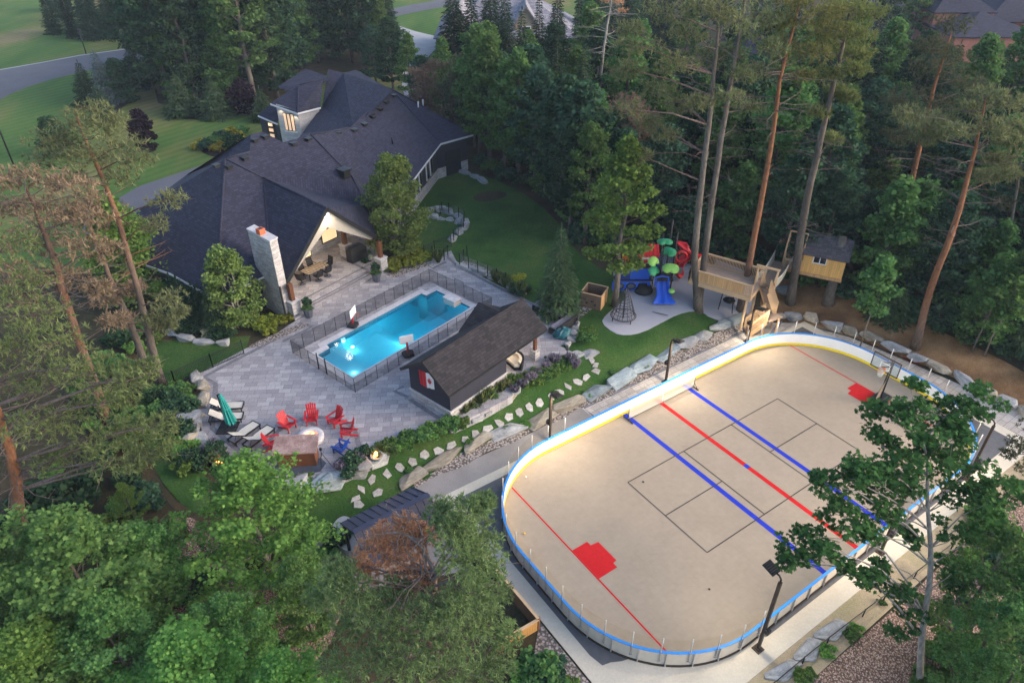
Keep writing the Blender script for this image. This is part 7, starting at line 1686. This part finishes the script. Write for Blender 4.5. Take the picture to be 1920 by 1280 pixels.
pine('pine_tree', 'big green pine filling the left edge below the dying brown one', [(40, 1010, 24.5), (32, 920, 24.5), (18, 840, 24.5), (-8, 760, 24.5), (-30, 640, 24.5), (-50, 520, 24.5)], .34, [(10, 460, 0, 1.2), (45, 520, 1, 1.2), (5, 570, -1, 1.2), (75, 590, 0, 1.2), (40, 640, 1, 1.2), (115, 640, 0, 1.2), (150, 690, -1, 1.1), (85, 700, 0, 1.2), (25, 720, 1, 1.2), (195, 695, 0, 1.1), (240, 715, -1, .9), (165, 750, 1, 1.1), (225, 750, 0, .9), (110, 790, 0, 1.1), (50, 800, -1, 1.1), (185, 815, 0, 1.1), (250, 805, 1, 1.0), (300, 840, 0, .9), (215, 860, -1, 1.1), (305, 795, 0, .8), (150, 850, 1, 1.0), (260, 860, 0, .9), (90, 860, 0, .9), (0, 660, 0, 1.1), (270, 690, 0, .7)], M['lf_pinegreen'], M['barkred'], 323, [(0, 840, 2.8, 14), (0, 780, 3.2, 14), (0, 900, 2.2, 14), (0, 720, 2.6, 10)], limbmat=M['twig'], padr=1.1, tufts=50, blade=.23, flatten=.5)
# foreground broken pine with rusty boughs
pine('broken_pine', 'foreground pine with snapped top and a rusty orange bough above the shed', [Vector((-3.0, 14.6, 0)), Vector((-3.0, 14.8, 4)), Vector((-2.95, 15.0, 7.5)), atY(795, 1105, 15.2)], .2, [(830, 962, 1, .8), (878, 958, .5, .8), (850, 1000, 0, .9), (900, 1005, .5, .9), (868, 1048, -.5, 1.0), (912, 1058, 0, .9), (925, 1110, .3, .8), (880, 1112, -.6, 1.0), (838, 1140, -1, 1.0), (905, 1160, 0, .9), (862, 1200, -1, 1.1), (800, 1205, -1, 1.1), (742, 1180, -.6, 1.0), (705, 1232, -1, 1.1), (762, 1252, -1.4, 1.1), (850, 1262, -1.2, 1.1), (655, 1165, 0, .9), (632, 1068, .3, .7), (640, 1085, 0, .8), (606, 1110, .2, .8), (660, 1110, -.3, .9), (700, 1140, -.6, .9), (740, 1110, 0, .8), (800, 1150, -1, .9), (925, 1240, -.6, 1.0), (640, 1250, -.8, 1.0), (950, 1190, 0, .7), (905, 940, 1, .5), (805, 1290, -1.5, 1.1), (900, 1290, -1.2, 1.1)], M['lf_pinegreen'], M['barkbrown'], 330, [(0, 1110, 1.6, 10), (0, 1200, 1.8, 12)], limbmat=M['twig'], padr=.88, tufts=88, blade=.17, per=9, r1=.1, flatten=.55)
o_ = pine('rusty_bough', 'rusty dead bough of the snapped foreground pine over the shed roof', [atY(798, 1150, 15.3), atY(815, 1075, 15.4), atY(795, 1030, 15.6), atY(760, 1000, 16.0), atY(735, 975, 16.3)], .1, [(714, 998, .4, 0.58), (756, 980, .4, 0.58), (694, 1026, .2, 0.62), (736, 1048, 0, 0.66), (776, 1026, 0, 0.66), (799, 1073, -.3, 0.55), (749, 1086, -.2, 0.62), (704, 1076, 0, 0.62), (804, 1003, .3, 0.55), (734, 1018, .3, 0.62), (674, 1058, .2, 0.47), (769, 1058, 0, 0.62), (784, 993, .5, 0.47)], M['lf_orange'], M['twig'], 331, [(0, 1030, 1.6, 9), (0, 990, 1.3, 8)], limbmat=M['twig'], padr=.85, tufts=42, blade=.16, per=9, r1=.03, cat='dead bough', flatten=.5)
# ---- foreground oak reaching over the boards
oak = pine('oak_tree', 'young dark green oak at lower right reaching over the near boards', [(1722, 1330, 17.3), (1728, 1200, 18.2), (1745, 1060, 19.4), (1740, 960, 20.3), (1738, 860, 21.2), (1712, 760, 22)], .17, [], M['lf_oak'], M['barkpale'], 340, cat='oak tree', r1=.03)
def oak_crown(parent, trunkpts, pads, mat, seed, leaf=.26, m=34, r_=.62, bark='barkpale'):
    rng = np.random.default_rng(seed); rr = random.Random(seed); T = [atY(*p) for p in trunkpts]; S = []
    for a, b in zip(T, T[1:]): S += [a.lerp(b, f) for f in (0, .33, .67)]
    S.append(T[-1]); br = MB(W=True); A = []
    for px, py, dY, k in pads:
        s0 = min(S, key=lambda s_: (lambda c: (s_-c).length*.35+abs(c.z-s_.z-.75*math.hypot(c.x-s_.x, c.y-s_.y)))(atY(px, py, s_.y+dY))); c_ = atY(px, py, s0.y+dY)
        mid = s0.lerp(c_, .5)+Vector((rr.uniform(-.1, .1), rr.uniform(-.1, .1), rr.uniform(-.02, .14)))*(c_-s0).length; L = (c_-s0).length; q = .014+.006*L
        br.tube([s0, s0.lerp(mid, .5)+Vector((0, 0, .03*L)), mid, mid.lerp(c_, .5)+Vector((rr.uniform(-.05, .05)*L, 0, .03*L)), c_], [q, q*.85, q*.65, q*.45, q*.25], 5, cap=False)
        for j in range(max(3, int(7*k))):
            e_ = c_+Vector((rr.gauss(0, .5), rr.gauss(0, .5), rr.gauss(0, .26)))*k; A.append((*e_, k)); br.tube([mid.lerp(c_, rr.uniform(.4, 1)), e_], [q*.35, .008], 3, cap=False)
    br.build('branches', M[bark], [o for o in kids(parent) if o.name.startswith('trunk')][0])
    A = np.array(A); P = clumps(A[:, :3], r_*(.6+.4*A[:, 3]), m, rng, .5)
    leaves('crown', P, leaf*rng.uniform(.7, 1.2, len(P)), 'maple', mat, parent, rng, 1.1, None, True)
oak_crown(oak, [(1728, 1200, 18.2), (1745, 1060, 19.4), (1740, 960, 20.3), (1738, 860, 21.2), (1712, 760, 22)], [(1708, 722, .2, .5), (1700, 762, 0, .8), (1675, 790, .3, .9), (1720, 800, -.3, .9), (1650, 835, .2, .9), (1690, 850, 0, 1.0), (1745, 835, .4, .9), (1775, 790, .5, .8), (1810, 760, .6, .7), (1800, 820, 0, .9), (1840, 735, 1, .6), (1770, 870, -.4, .9), (1820, 870, 0, .9), (1620, 870, 0, .9), (1580, 895, .2, .8), (1545, 905, .4, .6), (1640, 900, -.3, 1.0), (1700, 905, 0, 1.0), (1600, 950, 0, .9), (1560, 960, .4, .7), (1660, 960, -.3, .9), (1530, 1005, .3, .7), (1500, 1030, .5, .7), (1475, 1050, .6, .6), (1540, 1020, 0, .6), (1620, 1010, -.3, .7), (1560, 1040, .2, .4), (1850, 910, 0, .9), (1790, 930, 0, .9), (1690, 1000, .3, .6), (1840, 960, .4, .9), (1890, 930, .6, .9), (1800, 1000, 0, .7), (1610, 1080, -.2, .8), (1660, 1090, 0, .8), (1700, 1130, .2, .6), (1650, 1060, .3, .6), (1780, 1090, .2, .7), (1640, 915, .6, .8), (1720, 760, .6, .6), (1870, 1000, .2, .9), (1760, 770, .2, .6), (1820, 800, .6, .7), (1690, 1180, .2, .5), (1800, 1060, .3, .7)], M['lf_oak'], 341, .24, 40, .52)
# ---- near maples
NM = [leafy('maple_tree', lab0, 'maple tree', 9, 3.4, .08, M['lf_bright'], M['barkgrey'], 350, leaf=.2, m=64, nl=36, shape='maple', prof='oval', clump=.66, up=1.2, elev=(-4, 66), jit=.5, loose=3., flat_=.42), leafy('maple_tree', lab0, 'maple tree', 9, 3.5, .12, M['lf_maple'], M['barkgrey'], 351, leaf=.2, m=62, nl=36, shape='maple', prof='round', clump=.66, up=1.2, jit=.5, loose=3., flat_=.42)]
def nearmap(proto, tx, ty, Y, Hn, label, s=None, rz=0):
    top_ = atY(tx, ty, Y); b = Vector((top_.x, top_.y, hgt(top_.x, top_.y))); H = top_.z-b.z
    o = plant(proto, b, label, 'maples in the lower left wood', 1, rz); k = H/9.1; o.scale = (Hn*k, Hn*k, k); return o
nearmap(NM[0], 440, 862, 22.5, 1.0, 'bright green maple right in front of the fire bowls')
nearmap(NM[1], 95, 975, 18.5, .95, 'leafy maple at the lower left, below the big green pine', rz=1)
nearmap(NM[0], 330, 1195, 15.0, 1.05, 'light green maple cut by the bottom edge, left of the snapped pine', rz=2)
nearmap(NM[1], 548, 1045, 19.5, .7, 'low maple between the bright maple and the rusty bough', rz=3)
nearmap(NM[1], 250, 985, 21, .8, 'shaded maple between the leafy and the bright maple', rz=4)
nearmap(NM[0], 20, 1180, 15.5, 1.05, 'light maple in the bottom left corner', rz=5)
nearmap(NM[1], 175, 1130, 16.5, .9, 'maple behind the light bottom edge maples', rz=.6)
nearmap(NM[1], 420, 1120, 17.5, .8, 'maple below the bright one, half in its shade', rz=1.6)
nearmap(NM[0], 225, 905, 26, .8, 'yellow green young maple under the big green pine', rz=2.2)
nearmap(NM[1], -40, 1010, 20, 1, 'maple cut by the left edge below the pine', rz=2.9)
nearmap(NM[0], 520, 1240, 14.2, .8, 'low light maple at the bottom edge beside the wood chips', rz=.9)
# lower right wood
def nearr(proto, tx, ty, Y, Hn, label, rz=0):
    o = nearmap(proto, tx, ty, Y, Hn, label, rz=rz); o['group'] = 'trees in the lower right corner'
NM.append(leafy('maple_tree', lab0, 'maple tree', 9, 3.4, .1, M['lf_mid'], M['barkgrey'], 352, leaf=.2, m=46, nl=26, shape='maple', prof='round', clump=.6, up=1.2, jit=.45, loose=4., flat_=.42))
nearr(NM[2], 1905, 985, 19, .7, 'green tree at the right edge beside the oak', 1); nearr(NM[2], 1893, 1130, 16.8, .68, 'green tree in the lower right corner above the chips', 2); nearr(NM[2], 1945, 1210, 15, .75, 'yellow green tree cut by the right edge at the bottom', 3); nearr(NM[2], 1868, 1225, 15.4, .55, 'low green tree at the bottom edge right of the oak', 4); nearr(NM[2], 1990, 1060, 18, .9, 'green tree mostly outside the right edge', 5)
o = pine('pine_tree', 'grey needled pine tip at the right edge above the oak', [(1990, 1050, 26), (1985, 900, 26), (1975, 780, 26)], .15, [(1905, 830, 0, .7), (1930, 850, 0, .9), (1890, 850, .5, .5), (1935, 800, 0, .8), (1925, 880, 0, .7)], M['lf_pinedark'], M['barkgrey'], 345, padr=.8, tufts=40, blade=.16)
# ---- shrubs and beds
def shrub_proto(name, r_, h, mat, seed, leaf=.13, n_=900, shape='round', label='x', cat='shrub'):
    rng = np.random.default_rng(seed); t = thing(name, label, cat)
    nl_ = 15; a = rng.uniform(0, 6.28, nl_); q = rng.random(nl_)**.6*.95
    b = np.stack([np.cos(a)*q*r_, np.sin(a)*q*r_, h*(.22+.62*rng.random(nl_)*(1.1-q*.6))], 1)
    P = clumps(b, r_*rng.uniform(.2, .46, nl_), n_//11, rng, .75); P[:, 2] = np.maximum(P[:, 2], .02)
    st_ = MB()
    for k in range(5): a = 6.28*k/5; st_.tube([(0, 0, -.05), (r_*.4*math.cos(a), r_*.4*math.sin(a), h*.6)], [.03, .008], 4)
    st_.build('stems', M['barkgrey'], t); leaves('foliage', P, leaf*rng.uniform(.7, 1.25, len(P)), shape, mat, t, rng, .8)
    return t
def grass_proto(name, r_, h, mat, seed, n_=160, label='x', cat='grass clump', head=None):
    rng = np.random.default_rng(seed); t = thing(name, label, cat); a = rng.uniform(0, 6.28, n_); s_ = rng.uniform(.05, .55, n_)
    P = np.stack([np.cos(a)*.08, np.sin(a)*.08, np.zeros(n_)], 1); D = np.stack([np.cos(a)*s_, np.sin(a)*s_, np.ones(n_)], 1)
    leaves('blades', P, h*rng.uniform(.6, 1.1, n_), 'grassblade', mat, t, rng, .2, D)
    if head:
        k = n_//3; leaves('flower_heads', (P+nrm(D)*h*.85)[:k], .12, 'diamond', head, t, rng)
    return t
SHR = {'green': shrub_proto('garden_shrub', .62, .75, M['lf_mid'], 1), 'bright': shrub_proto('garden_shrub', .6, .7, M['lf_bright'], 2), 'dark': shrub_proto('garden_shrub', .75, .9, M['lf_dark'], 3, .16), 'lime': shrub_proto('lime_shrub', .6, .55, M['lf_lime'], 4, .2, 620), 'lavender': grass_proto('lavender', .5, .75, M['lf_lavender'], 5, 200, cat='lavender', head=M['lf_lavender']), 'grass': grass_proto('grass_clump', .4, 1.15, M['lf_grass'], 6), 'yellow': shrub_proto('yellow_flowers', .8, .6, M['lf_yellow'], 7, .2, 500), 'white': shrub_proto('white_flowering_shrub', .6, .8, M['lf_white'], 8, .14, 600), 'wild': shrub_proto('understory_shrub', 1.1, 1.3, M['lf_mid'], 9, .24, 800), 'wilddark': shrub_proto('understory_shrub', 1.2, 1.5, M['lf_dark'], 10, .26, 800)}
KN = {'green': 'green shrub', 'bright': 'bright green shrub', 'dark': 'dark green shrub', 'lime': 'lime green plant', 'lavender': 'lavender tuft', 'grass': 'tall grass clump', 'yellow': 'yellow flowering plant', 'white': 'white flowering shrub', 'wild': 'wild shrub', 'wilddark': 'dark wild shrub'}
def bed(kinds, pxs, where, group, z=None, s=(.85, 1.2), seed=0, scale=1.):
    rr = random.Random(seed)
    for i, (px, py) in enumerate(sorted(pxs)):
        k = kinds[i % len(kinds)]; q = G(px, py) if z is None else at(px, py, z)
        plant(SHR[k], q, '%s %s, %s from the left' % (KN[k], where, nth(i)), group, rr.uniform(*s)*scale, rr.uniform(0, 6.28))
def along(a, b, n_): return [(a[0]+(b[0]-a[0])*i/(n_-1), a[1]+(b[1]-a[1])*i/(n_-1)) for i in range(n_)]
bed(['bright', 'green'], along((722, 846), (864, 798), 11), 'in the low hedge below the patio rim', 'shrubs of the low hedge', PZ-.25, seed=1)
bed(['bright', 'green'], along((985, 722), (1062, 690), 8), 'in the leafy bed below the cabana terrace', 'shrubs of the cabana bed', PZ-.4, seed=2)
bed(['lavender'], along((965, 738), (1040, 684), 6)+[(1078, 690), (1070, 682)], 'beside the cabana bed', 'lavender tufts by the cabana', PZ-.3, seed=3)
bed(['grass', 'grass', 'green'], along((868, 780), (958, 726), 9), 'in the narrow bed along the cabana wall', 'plants along the cabana wall', PZ-.45, seed=4)
bed(['grass'], [(930, 530), (947, 538), (962, 546), (975, 552), (822, 492)], 'on the gravel beside the upper walkway', 'grass clumps by the walkway', PZ, seed=5, scale=.9)
bed(['lime'], [(490, 612), (506, 622), (520, 606), (473, 606), (536, 600), (500, 600), (735, 506), (752, 500), (770, 496), (788, 490), (742, 492), (762, 486), (782, 478), (798, 484)], 'in the beds either side of the porch', 'lime green plants by the porch', PZ, seed=6)
bed(['dark', 'green', 'white'], [(688, 495), (700, 488), (712, 498), (690, 480), (722, 490)], 'in the small porch bed beside the grill', 'shrubs of the porch bed', PZ, seed=7, scale=.7)
bed(['dark', 'white', 'green', 'dark'], [(335, 612), (352, 618), (372, 622), (392, 628), (412, 632), (430, 630), (345, 600), (400, 612), (322, 605), (440, 615)], 'below the cedar hedge', 'shrubs below the cedar hedge', seed=8)
bed(['green', 'dark', 'bright'], [(300, 752), (318, 760), (338, 752), (356, 760), (312, 776), (334, 778), (352, 780), (300, 775), (322, 800), (345, 815), (352, 850), (335, 840), (362, 872), (345, 880), (290, 740), (330, 735), (352, 735)], 'in the shrub mass left of the loungers', 'shrubs left of the loungers', seed=9, scale=1.15)
bed(['yellow', 'dark', 'green'], [(378, 276), (392, 280), (402, 274), (412, 280), (425, 272), (440, 276), (455, 270), (418, 264), (440, 258), (455, 250)], 'in the flower bed beside the front door', 'plants of the front flower bed', seed=10, scale=1.5)
bed(['bright', 'green'], [(1094, 632), (1102, 626), (1098, 640), (1106, 634)], 'in the round clump beside the path light', 'shrubs by the play lawn', seed=11, scale=.85)
bed(['lavender', 'dark'], [(392, 850), (402, 838), (408, 852), (398, 862), (690, 858), (678, 866), (640, 884), (655, 880)], 'between the patio rim boulders', 'plants between the rim boulders', PZ-.1, seed=12)
bed(['green', 'bright'], [(571, 905), (585, 898), (596, 910), (560, 912)], 'in front of the dark slab', 'small plants by the dark slab', PZ-.3, seed=13, scale=.7)
bed(['green', 'bright'], [(884, 833), (1040, 742), (1150, 700), (1205, 690), (766, 886), (950, 806), (985, 800), (1102, 742), (1280, 652)], 'among the boulders of the rink path', 'small plants among the rink path boulders', seed=14, scale=.5)
bed(['bright', 'green'], [(1503, 1272), (1551, 1226), (1604, 1186), (1593, 1194), (1652, 1130), (1518, 1266)], 'along the low black fence', 'weeds along the low black fence', seed=15, s=(.5, 1.3), scale=.5)
wp = [(1100, 450), (1125, 458), (1150, 462), (1290, 480), (1310, 486), (1200, 462), (1235, 462), (1262, 468), (1450, 512), (1440, 500), (1520, 530), (1535, 538), (1580, 552), (1612, 562), (1640, 572), (1690, 590), (1705, 596), (1740, 606), (1765, 612), (1800, 626), (1830, 638), (1872, 650), (1920, 668), (1590, 540), (1625, 548), (1665, 566), (1720, 580), (1780, 598), (1840, 616), (1900, 640), (1560, 528), (1480, 508), (1380, 480), (1340, 478), (1420, 488), (1180, 448), (1090, 430), (1072, 408), (1055, 390), (1035, 368), (1008, 356), (980, 346), (950, 336), (925, 322), (905, 312), (1960, 700), (1940, 650), (1860, 628), (1810, 606), (1760, 588)]
bed(['wilddark', 'wild', 'wilddark'], sorted(wp), 'at the edge of the wood', 'wild shrubs at the edge of the wood', seed=16, s=(.8, 1.5))
lw = [(240, 790), (225, 830), (270, 860), (200, 870), (180, 800), (250, 900), (230, 950), (150, 930), (280, 940), (100, 900), (60, 960), (200, 990), (310, 1010), (360, 1100), (230, 1060), (120, 1010), (40, 1060), (300, 1120), (420, 1200), (500, 1230), (200, 760), (225, 705), (255, 660), (230, 640), (200, 690), (150, 740), (260, 625), (290, 640), (1010, 1262), (1035, 1275), (985, 1275), (1060, 1290), (1015, 1290), (1780, 1260), (1750, 1290), (1810, 1150), (1830, 1060), (1880, 1040), (1900, 1090), (1850, 980), (640, 1020), (610, 1070)]
bed(['wild', 'wilddark', 'bright', 'wild'], sorted(lw), 'on the woodland floor in the foreground', 'wild shrubs in the foreground', seed=17, s=(.7, 1.2))
lone(lambda H: shrub_proto('standard_hydrangea', .55, .6, M['lf_yellow'], 21, .16, 420, label='small round headed tree with cream flowers at the end of the clear railing', cat='flowering tree'), 972, 545, 500).location.z += 1.0
q = G(972, 546); hyd = bpy.data.objects['standard_hydrangea']; MB(W=True).tube([q, Vector((q.x, q.y, q.z+1.1))], .03, 6).build('trunk', M['barkgrey'], hyd)
plant(SHR['dark'], G(975, 552), 'dark shrub under the round headed cream flowering tree', 'shrubs by the clear railing', 1.1)
# cedar hedge left of the chimney
CED = spruce('hedge_cedar', lab0, 3.6, .75, M['lf_spruce2'], 400, .02, .34, 1.6, .38, .05)
for i, (px, py) in enumerate(along((338, 590), (408, 628), 6)): plant(CED, G(px, py), 'tall dark hedge cedar left of the chimney, %s from the left' % nth(i), 'hedge cedars by the house', rg.uniform(.9, 1.1), rg.uniform(0, 6))
# planters on the porch steps
def planter(px, py, z, label):
    b = at(px, py, z); t = thing('planter_pot', label, 'planter', b, .4, 'planters on the porch step')
    MB().lathe([(.26, 0), (.4, .72), (.43, .76), (.38, .76), (.36, .68), (.02, .66)], 8, smooth=False).build('pot', M['planter'], t)
    return b
for (px, py), lab in (((580, 594), 'grey planter pot with clipped shrub at the left end of the porch step'), ((707, 527), 'grey planter pot with clipped shrub at the right end of the porch step')):
    b = planter(px, py, PZ, lab)
    s1 = plant(SHR['green'], b+Vector((0, 0, .62)), 'rounded plants filling the planter pot at the %s of the porch step' % ('left' if px < 600 else 'right'), 'plants in the planters', .62)
    s2 = plant(SHR['dark'], b+Vector((0, 0, .95)), 'upright shrub in the planter pot at the %s of the porch step' % ('left' if px < 600 else 'right'), 'plants in the planters', .5); s2.scale = (.42, .42, .95)
# prototypes that found no place are removed
for p in FT+SP+NM+list(SHR.values())+[CED]:
    if p.get('label') == 'x':
        for c1 in kids(p):
            for c2 in kids(c1): bpy.data.objects.remove(c2)
            bpy.data.objects.remove(c1)
        bpy.data.objects.remove(p)

# ---- evening haze over the whole place
hz_ = MB(W=True); hz_.box((0, 900, 15), (3600, 3000, 36))
t = NT('haze'); t.t.nodes.remove(t.b); pv = t.n('VolumePrincipled'); pv.inputs['Color'].default_value = (.72, .84, 1, 1); pv.inputs['Density'].default_value = .00027; pv.inputs['Anisotropy'].default_value = 0.
t.l(pv.outputs[0], t.out.inputs['Volume'])
tag(hz_.build('haze', t.m), kind='stuff')
for o in bpy.data.objects:
    if 'label' in o and not 4 <= len(o['label'].replace(',', ' ').split()) <= 16: print('LABEL', o.name, o['label'])
